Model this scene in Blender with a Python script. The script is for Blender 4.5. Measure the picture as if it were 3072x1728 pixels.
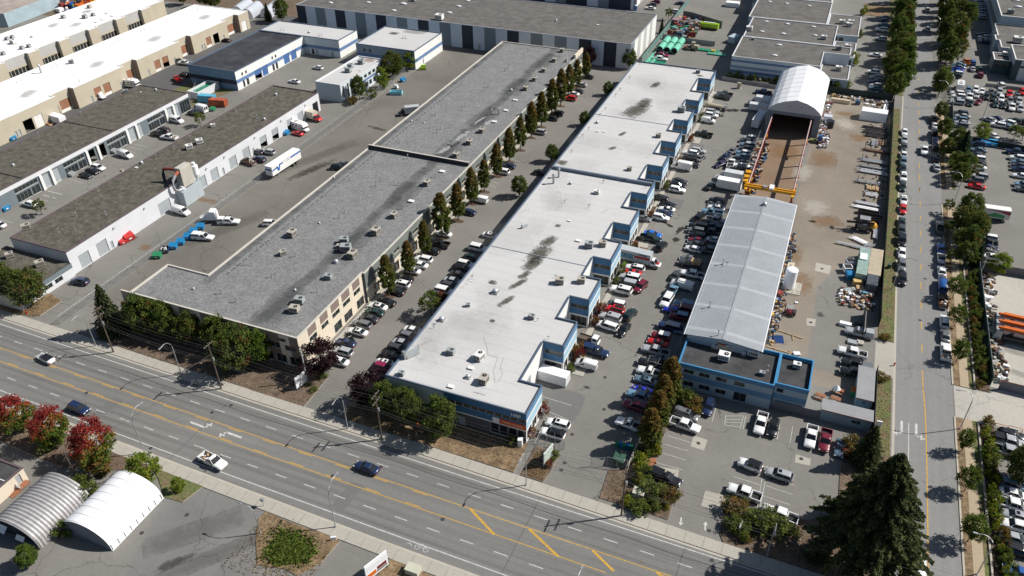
import bpy,math,random
from mathutils import Vector,Matrix
R=math.radians
PI=math.pi
for o in list(bpy.data.objects):bpy.data.objects.remove(o)
scene=bpy.context.scene
COL=scene.collection
# ------ camera, sky, sun, exposure
CAM_H=108.0
yaw,pitch,roll=-0.395861786,0.619243438,-0.0136754548
fw=Vector((math.sin(yaw)*math.cos(pitch),math.cos(yaw)*math.cos(pitch),-math.sin(pitch)))
rt=Vector((math.cos(yaw),-math.sin(yaw),0));up=rt.cross(fw)
rt2=math.cos(roll)*rt+math.sin(roll)*up;up2=-math.sin(roll)*rt+math.cos(roll)*up
cd=bpy.data.cameras.new('camera');cam=bpy.data.objects.new('camera',cd);COL.objects.link(cam)
cam.matrix_world=Matrix((
    (rt2.x,up2.x,-fw.x,0),(rt2.y,up2.y,-fw.y,0),(rt2.z,up2.z,-fw.z,CAM_H),(0,0,0,1)))
cd.sensor_width=36;cd.lens=2384.56/3072*36;cd.clip_start=1;cd.clip_end=6000
scene.camera=cam
SUN=Vector((0.92,0.55,1.0)).normalized()
elev=math.asin(SUN.z);azim=math.atan2(SUN.x,SUN.y)
world=bpy.data.worlds.new('World');scene.world=world;world.use_nodes=True
nt=world.node_tree;bg=nt.nodes['Background']
sky=nt.nodes.new('ShaderNodeTexSky');sky.sky_type='NISHITA';sky.sun_disc=False
sky.sun_elevation=elev;sky.sun_rotation=azim
nt.links.new(sky.outputs[0],bg.inputs[0]);bg.inputs[1].default_value=0.055
sl=bpy.data.lights.new('sun','SUN');sl.energy=5.0;sl.angle=R(0.53);sl.color=(1,.955,.89)
so=bpy.data.objects.new('sun',sl);COL.objects.link(so)
so.rotation_euler=(-SUN).to_track_quat('-Z','Y').to_euler();so.location=(0,100,200)
scene.view_settings.view_transform='Standard';scene.view_settings.look='None'
scene.view_settings.exposure=0.22;scene.view_settings.gamma=1.0
scene.render.engine='CYCLES'
# ------ materials
MATS={}
def M(name,col=None,rough=.8,var=.12,scale=.4,metal=0,col2=None,bump=0,speck=0,spec=.3,thr=None,leaf=False):
    if name in MATS:return MATS[name]
    m=bpy.data.materials.new(name);m.use_nodes=True;MATS[name]=m
    n=m.node_tree.nodes;l=m.node_tree.links;b=n['Principled BSDF']
    b.inputs['Roughness'].default_value=rough;b.inputs['Metallic'].default_value=metal
    b.inputs['Specular IOR Level'].default_value=spec
    if not var and not col2 and not speck:
        b.inputs['Base Color'].default_value=(*col,1);return m
    geo=n.new('ShaderNodeNewGeometry')
    nz=n.new('ShaderNodeTexNoise');nz.inputs['Scale'].default_value=scale;nz.inputs['Detail'].default_value=5
    nz.inputs['Roughness'].default_value=.6
    l.new(geo.outputs['Position'],nz.inputs['Vector'])
    rp=n.new('ShaderNodeValToRGB');t=thr or(.32,.68)
    rp.color_ramp.elements[0].position=t[0];rp.color_ramp.elements[1].position=t[1]
    c1=[max(0,c*(1-var))for c in col];c2=list(col2)if col2 else[c*(1+var)for c in col]
    rp.color_ramp.elements[0].color=(*c1,1);rp.color_ramp.elements[1].color=(*c2,1)
    l.new(nz.outputs['Fac'],rp.inputs['Fac']);out=rp.outputs['Color']
    if speck:
        n2=n.new('ShaderNodeTexNoise');n2.inputs['Scale'].default_value=2.2;n2.inputs['Detail'].default_value=3
        l.new(geo.outputs['Position'],n2.inputs['Vector'])
        mr=n.new('ShaderNodeMapRange');mr.inputs[1].default_value=.3;mr.inputs[2].default_value=.7
        mr.inputs[3].default_value=1-speck;mr.inputs[4].default_value=1+speck
        l.new(n2.outputs['Fac'],mr.inputs[0])
        mx=n.new('ShaderNodeVectorMath');mx.operation='SCALE'
        l.new(out,mx.inputs[0]);l.new(mr.outputs[0],mx.inputs['Scale']);out=mx.outputs[0]
    l.new(out,b.inputs['Base Color'])
    if bump:
        bp=n.new('ShaderNodeBump');bp.inputs['Strength'].default_value=bump;bp.inputs['Distance'].default_value=.05
        l.new(nz.outputs['Fac'],bp.inputs['Height']);l.new(bp.outputs[0],b.inputs['Normal'])
    return m
def ground_mat(name,col,patch=.16,tint=(1,1,1),streak=0.0,cracks=.5):
    """weathered paving: broad tone patches, fine aggregate, tyre-polished streaks, tar-filled cracks"""
    m=bpy.data.materials.new(name);m.use_nodes=True;MATS[name]=m
    n=m.node_tree.nodes;l=m.node_tree.links;b=n['Principled BSDF']
    b.inputs['Roughness'].default_value=.9;b.inputs['Specular IOR Level'].default_value=.2
    geo=n.new('ShaderNodeNewGeometry')
    def noise(sc,det=4,vec=None,rough=.55):
        z=n.new('ShaderNodeTexNoise');z.inputs['Scale'].default_value=sc;z.inputs['Detail'].default_value=det
        z.inputs['Roughness'].default_value=rough
        l.new(vec or geo.outputs['Position'],z.inputs['Vector']);return z.outputs['Fac']
    def mapr(s,a,bb,c,d):
        r=n.new('ShaderNodeMapRange');r.inputs[1].default_value=a;r.inputs[2].default_value=bb
        r.inputs[3].default_value=c;r.inputs[4].default_value=d;l.new(s,r.inputs[0]);return r.outputs[0]
    def mul(a,c):
        x=n.new('ShaderNodeMath');x.operation='MULTIPLY';l.new(a,x.inputs[0]);l.new(c,x.inputs[1]);return x.outputs[0]
    f=mapr(noise(.045,6,None,.62),.3,.7,1-patch,1+patch)
    f=mul(f,mapr(noise(1.1,3),.3,.7,.95,1.05))
    f=mul(f,mapr(noise(5.5,2),.3,.7,.9,1.1))
    f=mul(f,mapr(noise(.13,6,None,.7),.62,.78,1.0,.86))
    if streak:
        mp=n.new('ShaderNodeMapping');mp.inputs['Scale'].default_value=((.02,.9,1)if streak>0 else(.9,.02,1))
        l.new(geo.outputs['Position'],mp.inputs['Vector'])
        f=mul(f,mapr(noise(1.0,3,mp.outputs[0]),.3,.7,1-abs(streak),1+abs(streak)))
    if cracks:
        ds=n.new('ShaderNodeTexNoise');ds.inputs['Scale'].default_value=.25;ds.inputs['Detail'].default_value=4
        l.new(geo.outputs['Position'],ds.inputs['Vector'])
        sc=n.new('ShaderNodeVectorMath');sc.operation='SCALE';sc.inputs['Scale'].default_value=5
        l.new(ds.outputs['Color'],sc.inputs[0])
        ad=n.new('ShaderNodeVectorMath');l.new(geo.outputs['Position'],ad.inputs[0]);l.new(sc.outputs[0],ad.inputs[1])
        vo=n.new('ShaderNodeTexVoronoi');vo.feature='DISTANCE_TO_EDGE';vo.inputs['Scale'].default_value=.075
        l.new(ad.outputs[0],vo.inputs['Vector'])
        ck=mapr(vo.outputs['Distance'],.002,.008,1-cracks,1.0)
        gate=mapr(noise(.03,2),.46,.54,0,1)
        mxx=n.new('ShaderNodeMix');mxx.data_type='FLOAT';mxx.inputs[2].default_value=1.0
        l.new(gate,mxx.inputs[0]);l.new(ck,mxx.inputs[3])
        f=mul(f,mxx.outputs[0])
    v=n.new('ShaderNodeVectorMath');v.operation='SCALE';v.inputs[0].default_value=col;l.new(f,v.inputs['Scale'])
    l.new(v.outputs[0],b.inputs['Base Color'])
    return m
ASPH=ground_mat('asphalt_lot',(.195,.188,.172),.15,cracks=.45)
ROADM=ground_mat('asphalt_road',(.18,.177,.168),.07,streak=.11,cracks=.0)
STRM=ground_mat('asphalt_street',(.225,.224,.218),.05,streak=-.05,cracks=.25)
DARKA=ground_mat('asphalt_dark',(.105,.105,.105),.1,cracks=.0)
NEWA=ground_mat('asphalt_patch',(.15,.15,.148),.06,cracks=0)
LANEM=ground_mat('asphalt_lane',(.165,.156,.138),.18,cracks=.4)
YARD=ground_mat('yard_gravel',(.225,.197,.16),.2,cracks=0)
YARDR=ground_mat('yard_rusty',(.22,.155,.105),.2,cracks=0)
CONC=ground_mat('concrete_walk',(.38,.36,.315),.08,cracks=0)
CONC2=ground_mat('concrete_yard',(.42,.40,.355),.1,cracks=.3)
CONCT=ground_mat('concrete_tan',(.38,.31,.215),.06,cracks=0)
GRASSD=M('dry_grass',(.175,.122,.07),.95,.3,.5,col2=(.26,.185,.11),speck=.35)
GRASSG=M('patchy_grass',(.22,.165,.095),.95,.3,.35,col2=(.115,.14,.05),speck=.3,thr=(.40,.58))
EARTH=M('bare_earth',(.125,.09,.065),.95,.2,.6,col2=(.175,.13,.095),speck=.3)
MULCH=M('mulch',(.10,.065,.045),.95,.3,1,speck=.4)
MEMB=M('white_membrane',(.525,.525,.52),.7,.035,.12,speck=.03)
MEMB2=M('bright_membrane',(.86,.85,.83),.6,.06,.15,col2=(.95,.94,.92),speck=.03)
GRAV=M('gravel_roof',(.185,.189,.189),.95,.06,.25,col2=(.215,.218,.218),speck=.28)
GRAV2=M('mossy_roof',(.085,.08,.063),.95,.25,.5,col2=(.135,.125,.10),speck=.35)
GRAV3=M('warm_roof',(.115,.11,.102),.95,.15,.3,col2=(.155,.148,.138),speck=.2)
BLACKR=M('black_roof',(.035,.037,.045),.75,.25,.15,col2=(.07,.072,.08),speck=.1)
DKROOF=M('dark_membrane',(.045,.045,.048),.85,.2,.3,col2=(.075,.075,.078),speck=.1)
WHITE=M('white_paint',(.74,.74,.72),.6,.05,.3)
CREAM=M('cream_wall',(.66,.585,.47),.8,.05,.3)
TAN=M('tan_wall',(.47,.42,.325),.85,.06,.2)
TANG=M('pale_grey_panel',(.44,.435,.42),.8,.05,.2)
WALLW=M('pale_wall',(.60,.615,.64),.7,.05,.2)
MINT=M('pale_blue_wall',(.56,.62,.65),.75,.04,.2)
BLUE=M('blue_cladding',(.048,.15,.29),.6,.07,.4)
BLUEL=M('light_blue_panel',(.36,.54,.65),.5,.05,.4)
BLUES=M('blue_stripe',(.13,.21,.37),.6,.06,.3)
BLUED=M('blue_door',(.07,.15,.34),.5,.06,.5)
TRIM=M('blue_trim',(.06,.25,.47),.4,.05,.5)
NAVY=M('navy_panel',(.022,.03,.05),.6,.1,.5)
GREYP=M('grey_panel',(.15,.18,.20),.7,.06,.4)
SAGE=M('sage_fascia',(.165,.185,.175),.75,.08,.4)
DKG=M('dark_green_grey',(.085,.10,.10),.75,.08,.4)
COPE=M('metal_coping',(.42,.44,.50),.45,.05,.5,metal=.3)
COPEC=M('pale_coping',(.55,.52,.46),.6,.05,.5)
COPEB=M('blue_coping',(.10,.135,.19),.5,.05,.5)
COPED=M('dark_coping',(.12,.09,.10),.6,.1,.5)
ROLL=M('roller_door_grey',(.34,.37,.39),.55,.05,.8)
ROLLT=M('roller_door_brown',(.30,.15,.09),.6,.1,.8)
BRICK=M('rust_panel',(.22,.13,.10),.8,.2,.6)
DARKI=M('dark_interior',(.012,.012,.013),.9,0,1)
GLASS=M('window_glass',(.02,.028,.033),.12,0,1,spec=.6)
GLASST=M('tinted_glass',(.05,.04,.028),.2,0,1,spec=.5)
FRAME=M('window_frame',(.33,.31,.27),.5,0,1)
CGL=M('car_glass',(.012,.016,.02),.08,0,1,spec=.6)
TYRE=M('tyre',(.015,.015,.015),.85,0,1)
RIM=M('wheel_rim',(.35,.36,.37),.35,0,1,metal=.7)
LAMPM=M('headlamp',(.75,.77,.78),.15,0,1)
TAIL=M('tail_lamp',(.35,.01,.01),.25,0,1)
CHAS=M('chassis_black',(.02,.02,.022),.6,0,1)
STEEL=M('galvanised_steel',(.42,.43,.44),.4,.15,1,metal=.5)
DSTEEL=M('dark_steel',(.06,.055,.06),.55,.25,2,metal=.3)
ALU=M('bright_aluminium',(.62,.64,.66),.35,.1,2,metal=.4)
RUST=M('rust',(.15,.085,.055),.8,.35,1.5)
RUSTR=M('red_oxide',(.22,.045,.035),.7,.3,.8)
WOODP=M('pole_wood',(.11,.085,.065),.9,.2,1)
WOOD=M('pallet_wood',(.46,.32,.18),.85,.15,2)
WOODR=M('cedar_wood',(.30,.13,.07),.8,.15,2)
PAINTW=M('road_paint_white',(.50,.50,.485),.8,.3,2.5)
PAINTF=M('worn_stall_paint',(.45,.45,.43),.85,.2,1.2)
PAINTY=M('road_paint_yellow',(.50,.30,.055),.8,.25,2.5)
BARK=M('bark',(.075,.055,.042),.95,.2,2)
KERB=M('kerb_concrete',(.42,.39,.33),.85,.08,.5)
YEL=M('crane_yellow',(.62,.30,.015),.45,.08,1)
ORG=M('boom_orange',(.62,.14,.02),.45,.08,1)
FABW=M('white_fabric',(.84,.85,.87),.55,.03,.3)
FABG=M('grey_fabric',(.42,.45,.50),.6,.05,.3)
RTU=M('beige_unit',(.41,.38,.33),.6,.08,1)
RTUG=M('grey_unit',(.32,.35,.36),.6,.08,1)
WIRE=M('wire',(.13,.13,.135),.5,0,1)
GREENP=M('green_pipe',(.05,.34,.20),.5,.08,1)
MAN=M('manhole_iron',(.05,.05,.052),.7,.1,4)
def paint(name):
    C={'white':(.78,.79,.79),'silver':(.38,.40,.42),'grey':(.15,.16,.17),'dark grey':(.055,.06,.065),
         'black':(.012,.013,.015),'navy':(.015,.03,.085),'blue':(.02,.10,.34),'light blue':(.15,.28,.38),
         'bright blue':(.015,.14,.55),'red':(.55,.02,.02),'maroon':(.16,.015,.03),'green':(.02,.05,.045),
         'dark green':(.016,.034,.032),'beige':(.42,.37,.27),'brown':(.075,.035,.02),'orange':(.60,.17,.02),
         'purple':(.04,.03,.075),'lime':(.38,.6,.02),'royal blue':(.02,.03,.42),'yellow':(.65,.42,.03),
         'green truck':(.03,.30,.10),'grey blue':(.12,.19,.25),'pink':(.24,.02,.07)}
    nm='car_paint_'+name.replace(' ','_')
    if nm in MATS:return MATS[nm]
    m=M(nm,C[name],.28,0,1,spec=.5)
    b=m.node_tree.nodes['Principled BSDF'];b.inputs['Coat Weight'].default_value=.5;b.inputs['Coat Roughness'].default_value=.06
    return m
def stain_mat(name,col,seed,edge=.5,alpha=.9,sc=3.0):
    if name in MATS:return MATS[name]
    m=bpy.data.materials.new(name);m.use_nodes=True;MATS[name]=m
    n=m.node_tree.nodes;l=m.node_tree.links;b=n['Principled BSDF']
    b.inputs['Base Color'].default_value=(*col,1);b.inputs['Roughness'].default_value=.9
    b.inputs['Specular IOR Level'].default_value=.1
    tc=n.new('ShaderNodeTexCoord');mp=n.new('ShaderNodeMapping');mp.inputs['Location'].default_value=(-1,-1,0)
    mp.inputs['Scale'].default_value=(2,2,0);l.new(tc.outputs['UV'],mp.inputs['Vector'])
    ln=n.new('ShaderNodeVectorMath');ln.operation='LENGTH';l.new(mp.outputs[0],ln.inputs[0])
    geo=n.new('ShaderNodeNewGeometry')
    nz=n.new('ShaderNodeTexNoise');nz.inputs['Scale'].default_value=sc*.2;nz.inputs['Detail'].default_value=8
    nz.inputs['Roughness'].default_value=.68
    l.new(geo.outputs['Position'],nz.inputs['Vector'])
    a=n.new('ShaderNodeMath');a.operation='MULTIPLY_ADD';l.new(nz.outputs['Fac'],a.inputs[0]);a.inputs[1].default_value=2.6
    l.new(ln.outputs['Value'],a.inputs[2])
    r=n.new('ShaderNodeMapRange');l.new(a.outputs[0],r.inputs[0]);r.inputs[1].default_value=1.75
    r.inputs[2].default_value=1.75+edge;r.inputs[3].default_value=alpha;r.inputs[4].default_value=0
    l.new(r.outputs[0],b.inputs['Alpha'])
    return m
# ------ mesh builder
class MB:
    def __init__(s):s.v=[];s.f=[];s.mi=[];s.m=[];s.sm=[]
    def mat(s,m):
        if m not in s.m:s.m.append(m)
        return s.m.index(m)
    def face(s,pts,m,smooth=False):
        k=len(s.v);s.v+=[tuple(p)for p in pts];s.f.append(tuple(range(k,k+len(pts))));s.mi.append(s.mat(m));s.sm.append(smooth)
    def faces(s,verts,faces,m,smooth=False):
        k=len(s.v);s.v+=[tuple(p)for p in verts];i=s.mat(m)
        for f in faces:s.f.append(tuple(a+k for a in f));s.mi.append(i);s.sm.append(smooth)
    def box(s,x0,x1,y0,y1,z0,z1,m,ang=0,c=(0,0),top=None):
        t=top or(0,0,0,0)
        P=[(x0,y0,z0),(x1,y0,z0),(x1,y1,z0),(x0,y1,z0),(x0+t[0],y0+t[2],z1),(x1-t[1],y0+t[2],z1),(x1-t[1],y1-t[3],z1),(x0+t[0],y1-t[3],z1)]
        if ang or c!=(0,0):
            ca,sa=math.cos(ang),math.sin(ang);P=[(c[0]+x*ca-y*sa,c[1]+x*sa+y*ca,z)for x,y,z in P]
        s.faces(P,[(0,3,2,1),(4,5,6,7),(0,1,5,4),(1,2,6,5),(2,3,7,6),(3,0,4,7)],m)
    def cyl(s,c,r,h,m,axis='z',n=14,r2=None,smooth=True):
        r2=r if r2 is None else r2;V=[]
        for k,(rr,hh)in enumerate(((r,0),(r2,h))):
            for i in range(n):
                a=2*PI*i/n;x,y=rr*math.cos(a),rr*math.sin(a)
                V.append({'z':(c[0]+x,c[1]+y,c[2]+hh),'x':(c[0]+hh,c[1]+x,c[2]+y),'y':(c[0]+y,c[1]+hh,c[2]+x)}[axis])
        s.faces(V,[(i,(i+1)%n,n+(i+1)%n,n+i)for i in range(n)],m,smooth)
        s.faces(V,[tuple(range(n-1,-1,-1)),tuple(range(n,2*n))],m)
    def tube(s,pts,r,m,n=6,r1=None):
        pts=[Vector(p)for p in pts];V=[];L=len(pts)
        for i,p in enumerate(pts):
            d=(pts[min(i+1,L-1)]-pts[max(i-1,0)]).normalized()
            u=d.cross(Vector((0,0,1))if abs(d.z)<.95 else Vector((1,0,0))).normalized();w=d.cross(u)
            rr=r if r1 is None else r+(r1-r)*i/(L-1)
            for k in range(n):
                a=2*PI*k/n;V.append(p+u*rr*math.cos(a)+w*rr*math.sin(a))
        F=[]
        for i in range(L-1):
            for k in range(n):F.append((i*n+k,i*n+(k+1)%n,(i+1)*n+(k+1)%n,(i+1)*n+k))
        s.faces(V,F,m,True);s.faces(V,[tuple(range(n-1,-1,-1)),tuple(range((L-1)*n,L*n))],m)
    def prism(s,poly,z0,z1,m,mt=None,bottom=False):
        n=len(poly);V=[(x,y,z0)for x,y in poly]+[(x,y,z1)for x,y in poly]
        s.faces(V,[(i,(i+1)%n,n+(i+1)%n,n+i)for i in range(n)],m)
        s.faces(V,[tuple(range(n,2*n))],mt or m)
        if bottom:s.faces(V,[tuple(range(n-1,-1,-1))],m)
    def dome(s,c,rx,ry,rz,m,n=12,k=4):
        V=[]
        for j in range(k):
            a=PI/2*j/k
            for i in range(n):
                b=2*PI*i/n;V.append((c[0]+rx*math.cos(a)*math.cos(b),c[1]+ry*math.cos(a)*math.sin(b),c[2]+rz*math.sin(a)))
        V.append((c[0],c[1],c[2]+rz));F=[]
        for j in range(k-1):
            for i in range(n):F.append((j*n+i,j*n+(i+1)%n,(j+1)*n+(i+1)%n,(j+1)*n+i))
        for i in range(n):F.append(((k-1)*n+i,(k-1)*n+(i+1)%n,k*n))
        s.faces(V,F,m,True)
    def mesh(s,name):
        me=bpy.data.meshes.new(name);me.from_pydata(s.v,[],s.f)
        for m in s.m:me.materials.append(m)
        me.polygons.foreach_set('material_index',s.mi);me.polygons.foreach_set('use_smooth',s.sm);me.update();return me
    def build(s,name,parent=None):return put(name,s.mesh(name),parent)
def put(name,me,parent=None,loc=None,rz=0):
    o=bpy.data.objects.new(name,me);COL.objects.link(o)
    if parent:o.parent=parent
    if loc:o.location=loc
    if rz:o.rotation_euler=(0,0,rz)
    return o
def tag(o,label,cat,group=None,kind=None):
    if label:o['label']=label
    if cat:o['category']=cat
    if group:o['group']=group
    if kind:o['kind']=kind
    return o
def thing(name,label,cat,loc=(0,0,0),rz=0,group=None):
    o=put(name,None,None,loc,rz);return tag(o,label,cat,group)
def struct(name,mb):
    o=mb.build(name);o['kind']='structure';return o
def copy_tree(o,loc,rz,label,group=None,scale=None,parent=None):
    c=o.copy();COL.objects.link(c)
    if parent:c.parent=parent
    else:
        c.location=loc;c.rotation_euler=(0,0,rz)
        if label:c['label']=label
        if group:c['group']=group
        if scale:c.scale=scale
    for ch in o.children:copy_tree(ch,None,None,None,parent=c)
    return c
ORD=['first','second','third','fourth','fifth','sixth','seventh','eighth','ninth','tenth','eleventh','twelfth','thirteenth','fourteenth','fifteenth','sixteenth','seventeenth','eighteenth','nineteenth','twentieth']
ORD+=['twenty-'+o for o in ORD[:9]]+['thirtieth']+['thirty-'+o for o in ORD[:9]]+['fortieth']+['forty-'+o for o in ORD[:9]]
def text_mesh(s,size,m,depth=.03):
    cu=bpy.data.curves.new('txt','FONT');cu.body=s;cu.size=size;cu.extrude=depth;cu.align_x='CENTER';cu.align_y='CENTER'
    cu.offset=size*.02
    o=bpy.data.objects.new('txt',cu);COL.objects.link(o)
    me=bpy.data.meshes.new_from_object(o.evaluated_get(bpy.context.evaluated_depsgraph_get()))
    bpy.data.objects.remove(o);me.materials.clear();me.materials.append(m);return me
def sign_text(s,size,m,parent,loc,face):
    """letters standing on a wall that faces 'S' (-Y), 'E' (+X), 'N', 'W' or lying flat 'F'"""
    o=put('lettering',text_mesh(s,size,m),parent,loc)
    o.rotation_euler={'S':(PI/2,0,0),'E':(PI/2,0,PI/2),'N':(PI/2,0,PI),'W':(PI/2,0,-PI/2),'F':(0,0,0)}[face]
    return o
def decal(name,x,y,z,rx,ry,rot,m,parent=None):
    ca,sa=math.cos(R(rot)),math.sin(R(rot));me=bpy.data.meshes.new(name)
    me.from_pydata([(x+u*rx*ca-v*ry*sa,y+u*rx*sa+v*ry*ca,z)for u,v in((-1,-1),(1,-1),(1,1),(-1,1))],[],[(0,1,2,3)])
    uv=me.uv_layers.new();
    for i,c in enumerate(((0,0),(1,0),(1,1),(0,1))):uv.data[i].uv=c
    me.materials.append(m);o=put(name,me,parent)
    if not parent:o['kind']='structure'
    return o
# ------ buildings
def inset(poly,d):
    n=len(poly);out=[]
    for i in range(n):
        p0,p1,p2=Vector(poly[i-1]),Vector(poly[i]),Vector(poly[(i+1)%n])
        a=(p1-p0).normalized();b=(p2-p1).normalized()
        na=Vector((-a.y,a.x));nb=Vector((-b.y,b.x));s=na+nb
        out.append(tuple(p1+s*(d/max(.2,s.dot(na)))))
    return out
def wall(mb,P,Q,z0,z1,mat,holes=(),bands=(),cols=(),depth=.22):
    """one wall from P to Q (outside to the right) with real openings; bands/cols change the cladding"""
    P,Q=Vector(P),Vector(Q);L=(Q-P).length;d=(Q-P)/L;nrm=Vector((d.y,-d.x))
    us=sorted({0,L,*[h[0]for h in holes],*[h[1]for h in holes],*[c[0]for c in cols],*[c[1]for c in cols]})
    zs=sorted({z0,z1,*[h[2]for h in holes],*[h[3]for h in holes],*[b[0]for b in bands],*[b[1]for b in bands]})
    us=[u for u in us if 0<=u<=L+1e-6];zs=[z for z in zs if z0<=z<=z1]
    pt=lambda u,z,k=0:(P.x+d.x*u-nrm.x*k,P.y+d.y*u-nrm.y*k,z)
    for i in range(len(us)-1):
        for j in range(len(zs)-1):
            u,w,a,b=us[i],us[i+1],zs[j],zs[j+1]
            if w-u<1e-4 or b-a<1e-4:continue
            cu,cz=(u+w)/2,(a+b)/2
            if any(h[0]<cu<h[1]and h[2]<cz<h[3]for h in holes):continue
            m=mat
            for c in cols:
                if c[0]<cu<c[1]:m=c[2]
            for c in bands:
                if c[0]<cz<c[1]:m=c[2]
            mb.face([pt(u,a),pt(w,a),pt(w,b),pt(u,b)],m)
    for h in holes:
        a,b,c,e=h[:4]
        for q in((pt(a,c),pt(a,e),pt(a,e,depth),pt(a,c,depth)),(pt(b,e),pt(b,c),pt(b,c,depth),pt(b,e,depth)),(pt(a,e),pt(b,e),pt(b,e,depth),pt(a,e,depth)),(pt(b,c),pt(a,c),pt(a,c,depth),pt(b,c,depth))):
            mb.face(q,mat)
def fill_hole(parent,P,Q,h,kind,depth=.18):
    P,Q=Vector(P),Vector(Q);d=(Q-P).normalized();nrm=Vector((d.y,-d.x));a,b,c,e=h[:4]
    pt=lambda u,z,k=0:(P.x+d.x*u-nrm.x*k,P.y+d.y*u-nrm.y*k,z)
    def slab(mb,u0,u1,za,zb,k0,k1,m):
        mb.faces([pt(u0,za,k0),pt(u1,za,k0),pt(u1,za,k1),pt(u0,za,k1),pt(u0,zb,k0),pt(u1,zb,k0),pt(u1,zb,k1),pt(u0,zb,k1)],
                 [(0,3,2,1),(4,5,6,7),(0,1,5,4),(1,2,6,5),(2,3,7,6),(3,0,4,7)],m)
    if kind[:3]=='win':
        g=GLASST if kind=='wint' else GLASS
        mb=MB();slab(mb,a+.02,b-.02,c+.02,e-.02,depth,depth+.04,g);w=mb.build('window',parent)
        mb=MB();fw_=.06;n=max(1,round((b-a)/1.3))
        slab(mb,a+.01,b-.01,c+.01,c+fw_,depth-.06,depth-.01,FRAME);slab(mb,a+.01,b-.01,e-fw_,e-.01,depth-.06,depth-.01,FRAME)
        for i in range(n+1):
            u=a+.01+(b-a-.02-fw_)*i/n;slab(mb,u,u+fw_,c+fw_+.002,e-fw_-.002,depth-.06,depth-.01,FRAME)
        mb.build('frame',w)
    elif kind[:4]=='roll':
        m={'roll':ROLL,'rollb':BLUED,'rollt':ROLLT,'rollw':WHITE,'rollh':ROLL,'rollth':ROLLT,'rollbh':BLUED}[kind]
        zb=c+(e-c)*.45 if kind.endswith('h')else c+.02
        mb=MB();n=10
        for i in range(n):
            z=zb+(e-zb)*i/n;slab(mb,a+.02,b-.02,z+.005,z+(e-zb)/n-.02,depth-.02*(i%2),depth+.05,m)
        if kind=='rollt':slab(mb,a+.02,b-.02,c+.01,c+.9,depth-.05,depth-.025,WHITE)
        mb.build('roller_door',parent)
    elif kind=='door':
        mb=MB();slab(mb,a+.02,b-.02,c+.01,e-.02,depth,depth+.05,BRICK if parent.get('bd')else ROLL);dd=mb.build('door',parent)
        mb=MB();slab(mb,b-.2,b-.12,(c+e)/2-.1,(c+e)/2,depth-.05,depth-.005,STEEL);mb.build('handle',dd)
def building(name,label,cat,poly,h,roofm,wallm,copem,sides=None,par=.35,group=None,z0=0,cw=.3,laps=None):
    """poly is counter-clockwise; sides[i] = dict(holes=[(u0,u1,z0,z1,kind)], bands=, cols=, mat=) for edge i"""
    cx=sum(p[0]for p in poly)/len(poly);cy=sum(p[1]for p in poly)/len(poly)
    poly=[(x-cx,y-cy)for x,y in poly]
    root=thing(name,label,cat,(cx,cy,0),0,group);sides=sides or{}
    mb=MB();n=len(poly)
    for i in range(n):
        s=sides.get(i,sides.get('all',{}))
        wall(mb,poly[i],poly[(i+1)%n],z0,h,s.get('mat',wallm),[q[:4]for q in s.get('holes',())],s.get('bands',()),s.get('cols',()))
    mb.build('wall',root)
    for i in range(n):
        for q in sides.get(i,{}).get('holes',()):fill_hole(root,poly[i],poly[(i+1)%n],q,q[4])
    ins=inset(poly,cw);mb=MB();mb.face([(x,y,h-par)for x,y in ins],roofm)
    if laps:
        x0,x1,y0,y1,st,lm=laps;y=y0
        while y<y1:mb.face([(x0-cx,y-cy,h-par+.006),(x1-cx,y-cy,h-par+.006),(x1-cx,y-cy+.1,h-par+.006),(x0-cx,y-cy+.1,h-par+.006)],lm);y+=st
    mb.build('roof',root)
    if copem:
        mb=MB();out=inset(poly,-.06)
        for i in range(n):
            j=(i+1)%n
            mb.face([(*out[i],h+.08),(*out[j],h+.08),(*ins[j],h+.08),(*ins[i],h+.08)],copem)
            mb.face([(*out[i],h-.18),(*out[j],h-.18),(*out[j],h+.08),(*out[i],h+.08)],copem)
            mb.face([(*ins[j],h-par),(*ins[i],h-par),(*ins[i],h+.08),(*ins[j],h+.08)],copem)
        mb.build('coping',root)
    root['ox']=cx;root['oy']=cy
    return root
def rel(root,x,y):return x-root['ox'],y-root['oy']
_unit={}
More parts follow.
